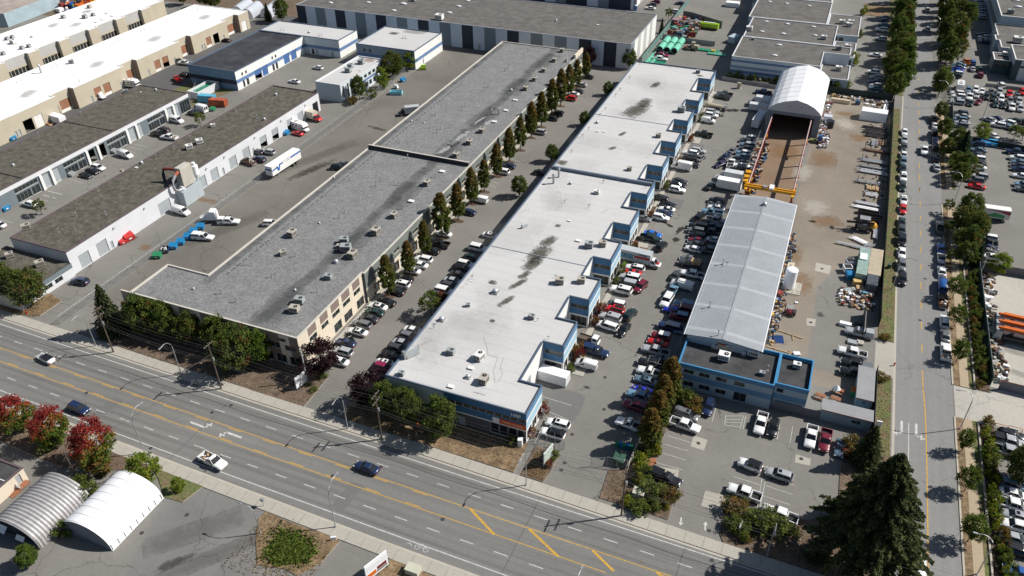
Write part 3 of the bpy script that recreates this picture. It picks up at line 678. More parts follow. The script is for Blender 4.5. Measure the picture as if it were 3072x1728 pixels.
def tree_kind(kind,var=0):
    key=(kind,var)
    if key in TREE:return TREE[key]
    rnd=lambda*w:(lambda p,t,rg:min(int((t*.7+rg.random()*.3)*len(w)),len(w)-1)and w[min(int((t*.7+rg.random()*.3)*len(w)),len(w)-1)]or w[0])
    sd=hash_(kind)+var*17
    if kind=='column':
        H=11.;cl=[];rg=random.Random(sd)
        for i in range(170):
            z=rg.uniform(0,1);rr=1.95*(math.sin(PI*min(1,z*.9+.12))**.7)*(1-.4*z)+.2;a=rg.uniform(0,6.28);q=rg.uniform(.55,.95)
            cl.append(((rr*q*math.cos(a),rr*q*math.sin(a),1.9+9*z),.5*rg.uniform(.8,1.2)))
        bias=(.35,.75,.55)[var]
        pick=lambda p,t,rg:(3 if rg.random()<.5 else 4)if(p.z/11+t*.5+rg.uniform(-.2,.2))>1.28-bias*.55 else(0 if t>.45 else 5)if rg.random()>.15 else 2
        cm=crown_mesh('crown',LG+LO,pick,cl,40,.21,sd);tm=trunk_mesh(11,.16,6)
    elif kind=='maple':
        cl=oval_clumps(3.3,1.6,9.0,130,sd,.2,.24)
        def pick(p,t,rg):
            q=(p.z-4.6)*.26-p.x*.22+(t-.5)*.9+rg.uniform(-.35,.35)
            return(3 if rg.random()<.55 else 4)if q>.2 else(5 if q>-.12 else(6 if rg.random()<.6 else 0))
        cm=crown_mesh('crown',LG+LR+[LB[1]],pick,cl,42,.19,sd);tm=trunk_mesh(8,.18,4.5)
    elif kind=='bright':
        cl=oval_clumps(2.3,.8,6.2,80,sd,.15,.26);cm=crown_mesh('crown',LB,lambda p,t,rg:2 if t>.75 and rg.random()>.4 else(0 if rg.random()>.4 else 1),cl,44,.17,sd);tm=trunk_mesh(5.5,.12,3.5)
    elif kind=='plum':
        cl=oval_clumps(3.3,1.6,8.0,110,sd,.3,.25);cm=crown_mesh('crown',LP,lambda p,t,rg:0 if rg.random()<t else 1,cl,42,.2,sd);tm=trunk_mesh(7,.2,4)
    elif kind=='street':
        cl=oval_clumps(2.35,1.9,6.6,85,sd,.18,.26);cm=crown_mesh('crown',LG+[LB[1]],lambda p,t,rg:3 if t>.8 else(0 if rg.random()<.5 else(1 if t<.35 else 2)),cl,42,.17,sd);tm=trunk_mesh(6,.1,4)
    elif kind=='broad':
        cl=oval_clumps(4.6,2.0,11.5,190,sd,.3,.2);b=(.0,.12,.5)[var]
        cm=crown_mesh('crown',LG+[LB[1],LO[0]],lambda p,t,rg:(4 if var==1 and t>.94 else 3 if t>1-b else(0 if rg.random()<.45 else(1 if t<.55 else 2))),cl,42,.26,sd);tm=trunk_mesh(10,.28,6)
    elif kind=='autumn':
        cl=oval_clumps(4.3,1.6,9.5,170,sd,.3,.21);cm=crown_mesh('crown',LG+LO+[LR[1]],lambda p,t,rg:(6 if t>.97 else 3 if t>.86 else(4 if t>.7 else 5))if rg.random()<.35+.04*p.z-.25 else(0 if rg.random()<.6 else 1),cl,42,.24,sd);tm=trunk_mesh(8,.24,5)
    elif kind=='poplar':
        cl=oval_clumps(5.0,2.5,16.5,230,sd,.3,.19);b=(0,.1,.35)[var]
        cm=crown_mesh('crown',LG+[LB[1],LO[0]],lambda p,t,rg:(4 if var==1 and t>.9 else 3 if t>1-b else(0 if rg.random()<.45 else(1 if t<.6 else 2))),cl,40,.32,sd);tm=trunk_mesh(15,.35,9)
    elif kind in('fir','spruce','bigfir'):
        H,RR={'fir':(16,5.2),'spruce':(13,4.3),'bigfir':(25,7.9)}[kind]
        rg=random.Random(sd);V,F,MI=[],[],[];mats=LS+[LC[0]]if kind=='spruce' else LC
        nl={'fir':26,'spruce':20,'bigfir':36}[kind]
        for i in range(nl):
            t=i/(nl-1);z=H*((.3+.69*t)if kind=='bigfir' else(.07+.92*t));rr=RR*min(1,(1-t)*1.25)**.75*(.88+.12*math.sin(i*2.1))+.3;nb=int(8+10*(1-t))
            for b in range(nb):
                a=2*PI*b/nb+i*.7+rg.uniform(-.2,.2);L=rr*rg.uniform(.68,1.12);tone=rg.random();m0=2 if tone>.75 else(0 if tone>.35 else 1)
                ns=int(7+L*4)
                for k in range(ns):
                    q=(k+.5)/ns;wd=.30*(1-q)*L*.55+.12
                    for s in range(5):
                        off=rg.uniform(-wd,wd)
                        p=Vector((math.cos(a)*L*q-math.sin(a)*off,math.sin(a)*L*q+math.cos(a)*off,z-L*.34*q*q+rg.uniform(-.14,.10)-abs(off)*.15))
                        leaf_quad(V,F,MI,p,(.36 if kind=='bigfir' else.26)*rg.uniform(.7,1.2),rg,(2 if q>.72 and rg.random()<.6 else m0)if rg.random()<.7 else rg.randrange(2),.5)
        cm=bpy.data.meshes.new('crown');cm.from_pydata(V,[],F)
        for m in mats:cm.materials.append(m)
        cm.polygons.foreach_set('material_index',MI);cm.update();tm=MB();tm.tube([(0,0,0),(0,0,H*.97)],H*.018,BARK,7,.04);tm=tm.mesh('trunk')
    elif kind in('shrub','shrubred','shrubyel','shrubolive'):
        mats={'shrub':LG,'shrubred':[LR[1],LP[0],LO[0]],'shrubyel':LB,'shrubolive':LO}[kind]
        cl=oval_clumps(1.0,.1,1.9,26,sd,.3,.38);cm=crown_mesh('crown',mats,lambda p,t,rg:min(2,int(t*3)),cl,40,.11,sd);tm=trunk_mesh(1.2,.05,.7)
    elif kind=='young':
        cl=oval_clumps(1.9,1.3,5.4,42,sd,.3,.26);cm=crown_mesh('crown',LG+[LO[2]],lambda p,t,rg:min(3,int(t*4)),cl,30,.17,sd);tm=trunk_mesh(5,.09,3.6)
    TREE[key]=(cm,tm);return TREE[key]
def hash_(s):return sum(ord(c)*(i+3)for i,c in enumerate(s))%997
HT={'column':11,'maple':9,'bright':6.2,'plum':8,'street':6.6,'broad':11.5,'autumn':9.5,'poplar':16.5,'fir':16,'spruce':13,'bigfir':25,'shrub':1.9,'shrubred':1.9,'shrubyel':1.9,'shrubolive':1.9,'young':5.4}
def tree(kind,x,y,h,w,label,group=None,var=0,rz=None,z=0):
    cm,tm=tree_kind(kind,var);nm='shrub' if kind.startswith('shrub')else('conifer_tree' if kind in('fir','spruce','bigfir')else 'broadleaf_tree')
    t=thing(nm,label,'shrub' if nm=='shrub' else 'tree',(x,y,z),rz if rz is not None else(0 if kind=='maple' else(x*1.7+y*2.3)%6.28),group)
    s=h/HT[kind];t.scale=(s*w,s*w,s);put('crown',cm,t);put('trunk',tm,t);return t
# ------ ground, roads, pavements
def sheet(name,poly,z,m,thick=0.0,mside=None):
    if not isinstance(poly[0],tuple):poly=list(zip(poly[::2],poly[1::2]))
    mb=MB()
    if thick:mb.prism(poly,z-thick,z,mside or m,m)
    else:mb.face([(x,y,z)for x,y in poly],m)
    return struct(name,mb)
def rect(x0,y0,x1,y1):return[(x0,y0),(x1,y0),(x1,y1),(x0,y1)]
def interp(P,x):
    for(a,b),(c,d)in zip(P,P[1:]):
        if a<=x<=c:return b+(d-b)*(x-a)/(c-a)
    return P[0][1]if x<P[0][0]else P[-1][1]
sheet('ground',rect(-900,-300,900,1500),0,ASPH)
GL=[(-900,13),(-160,1.25),(-85,0),(-40,-.5),(10,-.95),(60,-1.5),(900,-10)]
NK=[(-900,98),(-161,87.2),(-91,86.05),(-52,85.6),(-37,85.3),(8,84.2),(25,83.9),(900,70)]
SK=[(-900,80),(-160,68.6),(-108,67.5),(-76,66.9),(-50,66.4),(0,65.9),(900,50)]
def strip(name,P0,P1,xs,z,m,o0=0,o1=0,thick=0,mside=None):
    poly=[(x,interp(P0,x)+o0)for x in xs]+[(x,interp(P1,x)+o1)for x in reversed(xs)]
    return sheet(name,poly,z,m,thick,mside)
XS=[-900,-160,-108,-91,-76,-52,-37,0,8,25,300]
strip('road',SK,NK,XS,.004,ROADM,0,0)
strip('gutter',NK,NK,[-900,-160,-91,-52,-37,8,22],.008,KERB,-.45,0)
strip('gutter',SK,SK,[-900,-160,-108,-76,-50,0,300],.008,KERB,0,.45)
strip('pavement',NK,NK,[-900,-161,-91,-52,-37,8,20],.13,CONC,0,2.3,.129,KERB)
strip('pavement',SK,SK,[-900,-160,-108,-76,-50,0,300],.13,CONC,-2.2,0,.129,KERB)
sheet('street',[(25.0,83.9),(35.2,83.7),(35.35,150),(35.5,213),(35.3,300),(35.3,1400),(25.3,1400),(25.3,296),(24.6,216),(25.0,123),(24.9,95)],.004,STRM)
sheet('street',[(24.9,60),(36,60),(35.2,83.9),(25,84.1)],.0062,ROADM)
sheet('gutter',[(24.55,95),(25.0,95),(25.0,123),(24.65,216),(25.3,296),(24.9,296),(24.2,216),(24.55,123)],.012,KERB)
for y0,y1 in((94,131.4),(141,218),(228.5,292)):
    sheet('kerb',rect(35.25,y0,35.55,y1),.13,KERB,.129)
    sheet('grass_verge',rect(35.55,y0,36.75,y1),.10,GRASSD,.09)
    sheet('footpath',rect(36.75,y0,38.35,y1),.12,CONCT,.11)
    sheet('grass_verge',rect(38.35,y0,39.2,y1),.10,GRASSG,.09)
sheet('kerb',[(36.5,84.5),(37.5,84.3),(37.5,93.9),(35.4,93.9),(35.4,88)],.13,KERB,.129)
for y0,y1 in((92,138.4),(150.8,283.6)):
    sheet('grass_verge',[(21.3,y0),(24.45,y0),(24.2,y1),(21.3,y1)],.12,GRASSG,.11,KERB)
sheet('grass_verge',[(18.5,296.5),(25.0,296.5),(25.0,600),(18.5,600)],.12,GRASSG,.11,KERB)
sheet('driveway',rect(20.9,138.6,24.5,150.6),.014,CONC)
sheet('driveway',[(35.56,131.45),(110,131.45),(110,143),(44,143),(42,140.9),(35.56,140.9)],.012,CONC2)
sheet('storage_yard',[(42.3,143.1),(130,143.1),(130,187.3),(42.4,187.3)],.016,CONC2)
sheet('works_yard',[(-1.3,130.9),(21,130.9),(21.2,138),(21.2,151),(21.4,289.5),(-1.3,289.5)],.006,YARD)
sheet('crane_yard',rect(-14.0,190,-2.6,283),.01,YARDR)
sheet('worn_asphalt',[(8,136),(20.8,136),(20.8,172),(12,178),(7.6,166)],.0085,ASPH)
sheet('lane',[(-146.6,97.6),(-130.8,97.6),(-130.8,109.2),(-119.2,109.2),(-119.2,288),(-146.5,288)],.005,LANEM)
sheet('rear_lane',[(-239,120),(-222.6,120),(-222.6,200),(-203,205),(-210,300),(-245,300)],.005,DARKA)
sheet('rear_lane',[(-283.9,150),(-267,150),(-267,300),(-283.9,300)],.005,DARKA)
sheet('new_asphalt',[-44.0,108.5,-40.4,111.2,-33.6,111.7,-31.1,111.1,-30.7,107.1,-31.2,103.7,-37.5,104.2,-38.9,108.4],.009,NEWA)
sheet('new_asphalt',[-38.5,195.8,-29.9,195.6,-30.0,190.2,-37.1,190.4],.009,NEWA)
sheet('new_asphalt',[-38.7,232.7,-31.7,232.5,-31.1,227.4,-37.7,228.0],.009,NEWA)
sheet('asphalt_apron',[-85.4,65.0,-73.0,65.4,-72.7,64.8,-72.7,62.2,-66.5,53.6,-73.5,50.9,-85.5,46.0,-90.7,60.3],.005,ground_mat('asphalt_south',(.185,.182,.174),.2,cracks=.35))
sheet('concrete_pad',[-9.3,108.5,-6.7,108.3,-6.8,105.5,-9.3,105.6],.009,CONC)
sheet('concrete_pad',[8.7,110.7,11.3,110.5,11.3,108.8,8.7,108.6],.009,CONC)
sheet('concrete_pad',[6.4,176.6,10.0,176.3,9.8,172.5,6.5,172.8],.014,CONC)
sheet('concrete_pad',[6.5,153.0,8.4,153.2,8.5,150.5,6.7,150.2],.014,CONC)
sheet('concrete_pad',[-13.4,98.7,-10.0,99.3,-9.7,96.3,-13.9,96.5],.009,CONC)
sheet('concrete_pad',[-4.8,96.4,-1.1,96.6,-1.3,92.7,-4.8,92.9],.009,CONC)
sheet('sidewalk_strip',rect(-37.2,115.8,-35.9,277),.10,CONC,.09)
sheet('sidewalk_strip',rect(-86.6,98,-85.0,278),.10,CONC,.09)
for y in(124,140.5,157,173.5,190,206.6,223.3,240.3,256.9):
    sheet('concrete_stoop',rect(-35.9,y-7.6,-33.4,y-.6),.10,CONC,.09)
    sheet('planting_bed',rect(-37.1,y-7.2,-36.1,y-.9),.16,MULCH,.05)
Z=.14
sheet('grass_bed',[(-190,90.2),(-159,89.3),(-153.4,91),(-153.4,97),(-158,98.2),(-190,98.2)],Z,GRASSD,.13,KERB)
sheet('planting_bed',[(-136.5,93),(-130.5,89.3),(-97.8,88.6),(-93.1,88.3),(-81.0,88.2),(-81.3,97.3),(-131,97.3)],Z,EARTH,.13,KERB)
sheet('grass_bed',[(-73.2,92.4),(-72.3,88.2),(-36.95,87.9),(-36.95,95.1),(-66,95.1),(-66.5,99),(-70.5,100)],Z,GRASSD,.13,KERB)
sheet('grass_bed',[(-35.6,87.8),(-31.3,87.8),(-30.9,90),(-30.9,95),(-35.6,95.3)],Z,EARTH,.13,KERB)
sheet('planting_bed',[(-21.2,88.1),(-9.3,87.9),(-9.5,94.4),(-14.3,96.4),(-14.4,108.2),(-11.2,109.6),(-11.2,119.7),(-17.5,119.7),(-18.1,96.5),(-21.5,94.6)],Z,EARTH,.13,KERB)
sheet('planting_bed',[(-.9,88.2),(0,86.7),(20,86.3),(24.4,90.5),(24.4,116),(18.4,117),(16.2,112),(16.6,99.6),(12.0,96.3),(-1.2,94.8)],Z,EARTH,.13,KERB)
sheet('planting_bed',[(-150,60.5),(-112,59),(-100.5,63.2),(-97,65.2),(-107,65.2),(-150,66)],Z,EARTH,.13,KERB)
sheet('grass_bed',[(-97.1,65.2),(-86,65.0),(-86.9,60.9),(-90.9,60.6),(-93,62.4)],Z,GRASSG,.13,KERB)
sheet('grass_bed',[-72.5,64.5,-66.4,64.2,-58.3,64.4,-57.6,63.9,-58.0,61.1,-58.1,59.7,-59.0,57.9,-60.3,56.1,-62.8,56.4,-67.4,55.4,-70.3,59.0,-72.7,62.8][::1],Z,GRASSD,.13,KERB)
sheet('grass_bed',[(-48.3,64.2),(-48.9,62.5),(-48.2,56),(-30,56),(-30,63.4)],Z,GRASSD,.13,KERB)
sheet('grass_bed',rect(8,390,18.4,409),Z,GRASSD,.13,KERB)
sheet('grass_bed',[(-222,198.8),(-203,199.5),(-199,217.5),(-219,222)],.02,GRASSG)
sheet('bare_ground',rect(-360,262,-315,420),.01,EARTH)
sheet('bare_ground',rect(-315,300,-225,460),.01,EARTH)
# ------ painted markings
def line(pts,w,m,z=.0105,mb=None):
    own=mb is None;mb=mb or MB()
    for(a,b),(c,d)in zip(pts,pts[1:]):
        dx,dy=c-a,d-b;L=math.hypot(dx,dy);nx,ny=-dy/L*w/2,dx/L*w/2
        mb.face([(a-nx,b-ny,z),(c-nx,d-ny,z),(c+nx,d+ny,z),(a+nx,b+ny,z)],m)
    return mb
def gl(x,c):return c+interp(GL,x)
mb=MB();xs=list(range(-340,24,12))
for c in(84.3,68.85):line([(x,gl(x,c))for x in xs+[24]],.17,PAINTW,.0122,mb)
struct('edge_line',mb)
mb=MB()
for c,off in((81.15,1.2),(72.15,-2.2)):
    x=-340+off
    while x<60:
        line([(x,gl(x,c)),(x+2.35,gl(x+2.35,c))],.15,PAINTW,.0122,mb);x+=6.05
struct('lane_line',mb)
mb=MB()
for c,s in((78.42,-1),(75.2,1)):
    line([(x,gl(x,c))for x in xs if x<-10 or c>76],.15,PAINTY,.0122,mb);x=-336
    while x<-44:
        line([(x,gl(x,c+s*.28)),(x+2.9,gl(x+2.9,c+s*.28))],.15,PAINTY,.0122,mb);x+=7.9
for a,b,c,d in((-40.8,77.9,-34.9,74.6),(-30.0,77.7,-23.8,74.5),(-19.1,77.6,-14.9,75.2),(-8.7,77.5,-6.0,76.5)):
    line([(a,b),(c,d)],.42,PAINTY,.0126,mb)
struct('centre_line',mb)
def arrow(x,y,s,name='turn_arrow',ang=0,L=3.4,side=1):
    mb=MB();ca,sa=math.cos(ang),math.sin(ang)
    def t(px,py):px*=1.2;py*=side*1.35;return(x+px*ca-py*sa,y+px*sa+py*ca,.0126)
    mb.face([t(-L/2,-.16),t(L/2-.5,-.16),t(L/2-.5,.16),t(-L/2,.16)],PAINTW)
    mb.face([t(L/2-.5,-.12),t(L/2-.1,.25),t(L/2-.35,.45),t(L/2-.72,.12)],PAINTW)
    mb.face([t(L/2-.75,.55),t(L/2+.35,.5),t(L/2-.1,1.15),t(L/2-.32,.95),t(L/2-.1,.68),t(L/2-.75,.8)],PAINTW)
    return struct(name,mb)
arrow(-96.8,76.7,1,ang=R(-2));arrow(-89.2,77.1,1,ang=R(178))
arrow(26.2,124.7,1,ang=R(-90),side=-1,L=3.2);arrow(28.7,124.9,1,ang=R(-90),L=3.2);arrow(28.6,98.3,1,ang=R(-90),L=3.2);arrow(26.2,98.4,1,ang=R(-90),side=-1,L=3.2)
mb=MB();line([(27.4,126.5),(27.4,91.2)],.13,PAINTW,.0126,mb);struct('lane_line',mb)
mb=MB()
for a,b,c,d in((30.3,317.1,30.2,313.7),(30.1,305.9,30.1,297.6),(30.0,292.4,30.0,289.1),(30.1,284.8,30.1,281.1),(30.1,276.3,30.1,273.3),(30.2,268.7,30.1,265.4),(30.1,261.5,30.1,258.3),(30.0,243.0,30.0,239.6),(30.0,235.2,30.0,230.9),(30.0,226.9,29.9,223.4),(30.0,226.7,30.0,223.5),(30.0,218.0,30.0,214.7),(30.0,209.8,30.0,206.8),(30.0,201.7,30.0,198.7),(30.0,193.4,30.0,190.3),(30.0,185.1,29.9,182.0),(29.9,177.0,29.9,173.8),(29.9,168.8,29.9,165.7),(29.9,160.6,29.9,157.7),(29.9,152.2,29.9,149.3),(29.9,143.5,30.0,137.7),(30.0,137.9,30.3,130.8),(30.3,130.8,30.4,121.7),(30.4,121.7,30.4,108.2),(30.4,108.2,30.3,92.4)):
    line([(a,b),(c,d)],.2,PAINTY,.0128,mb)
struct('centre_line',mb)
def stalls(segs,m=PAINTF,w=.11,name='stall_line'):
    mb=MB()
    for i in range(0,len(segs),4):line([(segs[i],segs[i+1]),(segs[i+2],segs[i+3])],w,m,.0135,mb)
    struct(name,mb)
stalls([-13.8,106.7,-9.5,106.5,-13.7,104.4,-9.4,104.3,-13.5,102.1,-9.4,102.0,-14.1,99.5,-9.4,99.5,-0.8,101.3,3.8,101.1,2.3,103.5,3.7,103.4,
        3.8,105.8,4.0,95.0,4.5,105.7,4.4,95.5,4.5,105.7,5.1,105.0,4.7,101.3,9.2,101.0,4.5,98.9,8.9,98.6,4.5,96.6,5.5,96.5,7.6,103.3,9.2,103.2,8.7,105.4,9.2,105.5,
        -6.9,118.3,-6.8,113.4,5.1,117.5,5.1,113.1,7.4,117.6,7.4,113.1,-4.6,115.8,-1.7,117.0,-4.6,114.8,-1.7,116.0,-4.5,114.1,-1.7,115.0,-4.5,113.3,-1.5,113.9,-4.7,116.0,-4.5,113.3,-1.6,117.0,-1.6,113.3,-1.2,117.1,-1.1,113.5])
stalls([-80.8,122.7,-80.2,122.6,-82.3,120.3,-80.8,120.1,-82.2,118.0,-81.1,117.9,-82.3,115.8,-81.0,115.6,-81.7,113.2,-80.9,113.1,-82.2,110.9,-81.1,110.7,-82.1,108.4,-81.4,108.4,-81.8,106.1,-81.1,106.0,-82.1,103.5,-81.1,103.5,
        -84.3,187.0,-81.1,185.9,-84.4,184.7,-81.2,183.7,-84.6,202.3,-81.3,201.4,-30.9,156.3,-32.8,156.2,-35.9,168.5,-31.7,168.1,-38.8,149.5,-37.1,149.5,-38.2,145.3,-32.9,144.2,-38.9,108.0,-32.8,107.7,-37.0,104.6,-32.1,103.8,
        -37.0,279.9,-30.7,279.0,-31.4,249.0,-30.1,248.6])
stalls([-199.7,133.7,-194.4,133.2,-200.1,135.7,-194.7,135.6,-200.3,143.6,-194.4,143.0,-200.6,164.5,-194.6,164.3,-200.0,166.8,-194.6,166.7,-199.8,169.0,-194.4,168.9,-201.1,186.0,-194.5,185.5,-199.5,119.2,-194.6,118.9,-198.9,131.2,-195.1,131.2,-199.6,133.3,-194.8,133.5,-200.2,135.8,-194.9,135.8],PAINTW)
stalls([41.9,229.7,46.9,230.0,41.6,233.5,46.9,233.9,46.0,351.2,47.7,350.4],PAINTF)
def bike_mark(x,y):
    mb=MB()
    for cx in(-.75,.75):
        line([(x+cx+.42*math.cos(a*PI/6),y+.42*math.sin(a*PI/6))for a in range(13)],.09,PAINTW,.0128,mb)
    line([(x-.75,y),(x-.2,y+.55),(x+.5,y+.5),(x+.75,y)],.08,PAINTW,.0128,mb);line([(x-.2,y+.55),(x+.1,y),(x+.5,y+.5)],.08,PAINTW,.0128,mb);line([(x-.3,y+.8),(x,y+.8)],.08,PAINTW,.0128,mb)
    line([(x-2.6,y-.1),(x-2.2,y+.25),(x-1.7,y-.15)],.1,PAINTW,.0128,mb);struct('bicycle_marking',mb)
bike_mark(-44.7,67.8)
for x,y in((-29.3,93.4),(-29.3,91.6),(-8.1,106.9),(9.7,109.9),(-59.4,80.4),(-44.1,74.2),(-84.5,59.1),(-88.9,53.4),(-26.7,109.0),(-29.2,117.9),(-31.7,113.7),(-30.3,100.5),(-96.7,80.4),(-94.6,83.4),(-101.1,68.7),(8.0,174.3),(7.5,151.6),(30.8,178.7),(29.6,161.1),(-1.1,82.8),(-66.3,75.4),(-24.4,138.1),(-123.8,75.6),(-2.6,88.3)):
    mb=MB();mb.cyl((x,y,.0136),.36,.012,MAN,n=16);struct('manhole_cover',mb)
for a,b,c,d in((-7.4,89.2,-7.2,88.2),(-3.2,88.1,-3.4,89.2)):
    mb=MB();mb.face([(a-.12,b,.0136),(a+.12,b,.0136),(c+.12,d,.0136),(c-.12,d,.0136)][::(1 if b<d else-1)],PAINTW)
    s=1 if d>b else-1;mb.face([(c-.4,d,.014),(c,d+s*.7,.014),(c+.4,d,.014)][::-s],PAINTW);struct('lane_arrow',mb)
mb=MB()
for x in range(-168,20,3):
    line([(x,interp(NK,x)+.1),(x,interp(NK,x)+2.2)],.05,EARTH,.1345,mb);line([(x,interp(SK,x)-2.1),(x,interp(SK,x)-.1)],.05,EARTH,.1345,mb)
struct('pavement_joint',mb)
mb=MB();line([(x,gl(x,82.7)+.15*math.sin(x*.3))for x in range(-200,10,3)],.22,DARKA,.0085,mb);struct('tar_seam',mb)
WORN=ground_mat('asphalt_worn',(.158,.155,.147),.12,streak=.16,cracks=0);mb=MB()
for c in(82.72,79.75,73.65,70.5):
    for d in(-.78,.78):line([(x,gl(x,c+d))for x in xs],.62,WORN,.0064,mb)
struct('wheel_track',mb);mb=MB()
for x,w in((-118,2.2),(-96,1.3),(-63,2.6),(-31,1.6),(-6,2.0)):a_,b_=interp(SK,x),interp(NK,x);mb.face([(x,a_+3,.0085),(x+w,a_+3,.0085),(x+w+.5,a_+9,.0085),(x+.5,a_+9,.0085)],NEWA)if w>2.1 else line([(x,a_+.6),(x+.4,b_-.6)],.14,DARKA,.0085,mb)
struct('utility_cut',mb)
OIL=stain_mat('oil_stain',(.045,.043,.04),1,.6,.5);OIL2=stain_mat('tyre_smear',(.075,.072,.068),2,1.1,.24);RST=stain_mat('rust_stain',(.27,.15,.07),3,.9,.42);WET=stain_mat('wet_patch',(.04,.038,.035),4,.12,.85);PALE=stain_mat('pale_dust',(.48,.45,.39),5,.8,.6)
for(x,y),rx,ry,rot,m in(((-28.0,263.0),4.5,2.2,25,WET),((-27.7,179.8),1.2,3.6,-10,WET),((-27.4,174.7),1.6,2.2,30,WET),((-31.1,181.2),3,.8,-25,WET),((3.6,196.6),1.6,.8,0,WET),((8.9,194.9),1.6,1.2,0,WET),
        ((-81.1,56.7),8,2.3,48,OIL2),((-79.8,51.0),3.5,1,50,OIL),((-74.7,54.4),9,1.6,52,OIL2),((-139.9,183.0),14,2.5,68,OIL2),((-138.6,137.7),12,2.5,66,OIL2),((-137.0,174.2),9,2,70,OIL),((-133.5,207.1),4,1,-10,OIL),
        ((7.1,273.1),3,2,0,RST),((12.6,254.9),3,3,0,RST),((0.6,177.6),2.5,5,0,RST),((3.5,166.0),3,5,0,RST),((3.8,204.5),4,5,0,PALE),((7.2,197.9),4,3,30,RST),((-153.7,147.8),4,1.2,0,RST),((-152.2,122.3),1.5,1.5,0,RST),((-158.7,124.8),1.5,1,0,OIL),
        ((9.3,155.4),1,1,0,OIL),((-31.7,113.7),.9,.5,0,OIL),((48.1,156.5),4,1,-5,OIL2),((48.3,149.3),3,1,-10,OIL2),((8.0,264.4),3,5,20,PALE),((3.5,235.8),4,6,0,RST),((-7.9,236.5),4,5,0,RST),((-1.4,224.3),3,6,0,PALE)):
    decal('stain',x,y,.0165,rx,ry,rot,m)
# ------ buildings
MOSS=stain_mat('roof_moss',(.075,.072,.052),7,.8,.7,6);SOOT=stain_mat('roof_soot',(.085,.088,.092),8,1.2,.3,2);DIRT=stain_mat('roof_dirt',(.30,.28,.25),9,1.2,.08,4);PATCHW=stain_mat('roof_patch',(.42,.43,.44),10,.2,.7,3)
# --- the long white-roofed building with the stepped blue bays
H1=7.4;blocks=[(115.6,124),(132.05,140.5),(148.6,157.1),(165.1,173.5),(181.7,189.9),(198.6,206.6),(215,223.2),(231.6,240.2),(248.5,256.8),(268.8,277.8)]
poly=[(-66,95.2),(-37.35,95.2),(-37.35,103.3),(-41.7,103.3)];sides={}
EB=[(5.85,7.4,M('blue_panel_lit',(.10,.25,.42),.5,.05)),(5.15,5.4,WHITE),(3.35,5.15,BLUEL),(0,3.35,WHITE)]  # top band: sunlit copy of the south faces' blue, light put into the paint
sides[0]=dict(cols=[(12.2,28.7,BLUE)],bands=[(3.0,3.3,WHITE),(0,2.95,M('recess_shade',(.10,.105,.115),.8,.1))],mat=MINT,holes=[(12.9+i*1.57,14.32+i*1.57,4.8,5.75,'wint')for i in range(10)]+[(21.5+i*1.8,23.1+i*1.8,.3,2.9,'win')for i in range(4)]+[(15.0,16.4,.1,2.3,'door')])  # bottom band: shade of the recessed storey painted as dark grey
sides[1]=dict(bands=EB,holes=[(.4,7.9,5.42,5.83,'win')]+[(.4+i*2.6,2.6+i*2.6,.4,2.8,'win')for i in range(3)])
sides[2]=dict(mat=WHITE);sides[3]=dict(mat=WHITE,holes=[(1.5,5.3,.1,4.4,'rollh'),(9.2,10.2,.1,2.3,'door')])
for a,b in blocks:
    n=len(poly);poly+=[(-41.7,a),(-37.35,a),(-37.35,b),(-41.7,b)]
    sides[n]=dict(bands=[(5.75,7.4,BLUE),(3.0,4.4,BLUE),(4.4,5.75,BLUE),(2.7,3.0,WHITE)],mat=WHITE,holes=[(.25,4.1,4.5,5.65,'win'),(.3,4.0,.15,2.6,'win')])
    L=b-a;sides[n+1]=dict(bands=EB,holes=[(.4,L-.4,5.42,5.83,'win')]+[(.5+i*2.55,2.6+i*2.55,.35,2.75,'win')for i in range(3)])
    sides[n+3]=dict(mat=WHITE,holes=[(2.2,5.6,.1,4.0,'rollh' if int(a)%2 else 'roll')])
poly=poly[:-1];poly+=[(-66,277.8)];sides.pop(len(poly)-1,None);sides[len(poly)-1]=dict(mat=WALLW)
W1=building('warehouse','long white-roofed warehouse with blue stepped office bays and the number 1650','warehouse',poly,H1,MEMB,WALLW,COPEB,sides,cw=.2,laps=(-65.7,-42,96,277,3.05,M('membrane_lap',(.43,.43,.42),.7,.05)))
RZ=H1-.34
def seam(root,x0,x1,y,z,h=.5,m=None,w=.35):
    mb=MB();ax,ay=rel(root,x0,y);bx,by=rel(root,x1,y);mb.box(ax,bx,ay-w/2,ay+w/2,z,z+h,m or COPEB);mb.build('roof_divider',root)
seam(W1,-65.6,-37.7,187.5,RZ,.85,M('slate_flashing',(.16,.20,.25),.6,.1,.5),.6);seam(W1,-65.6,-42,227.4,RZ,.12,COPE,.15);seam(W1,-65.6,-42,144.7,RZ,.12,COPE,.15)
for(x,y),rx,ry,rot in(((-54.6,235.0),3.2,6.5,-15),((-53.7,241.9),2.0,4.0,-10),((-54.1,258.4),1.2,3.0,-10),((-53.9,205.8),.8,1.5,-30),((-53.9,216.4),.7,2,-20),((-53.8,151.4),1.5,3.0,-15),((-54.0,145.5),2.2,4.4,-10),((-53.8,141.2),1.6,3.5,-15),((-53.9,136.4),.9,2.2,-20),((-54.0,132.6),.8,3,-25),((-59.4,131.1),1.1,.8,0),((-53.9,125.8),.8,2.6,-20),((-41.8,272.0),1.2,.8,0),((-64.5,191.8),1.5,1.6,0),((-54.1,159.1),.8,.8,0),((-54.0,118.3),.6,.6,0)):
    roof_stain(W1,x,y,RZ+.012,rx,ry,rot,MOSS)
rg=random.Random(4)
for i in range(26):roof_stain(W1,rg.uniform(-64,-44),rg.uniform(98,275),RZ+.009,rg.uniform(2,6),rg.uniform(2,9),rg.uniform(0,90),DIRT)
mb=MB()
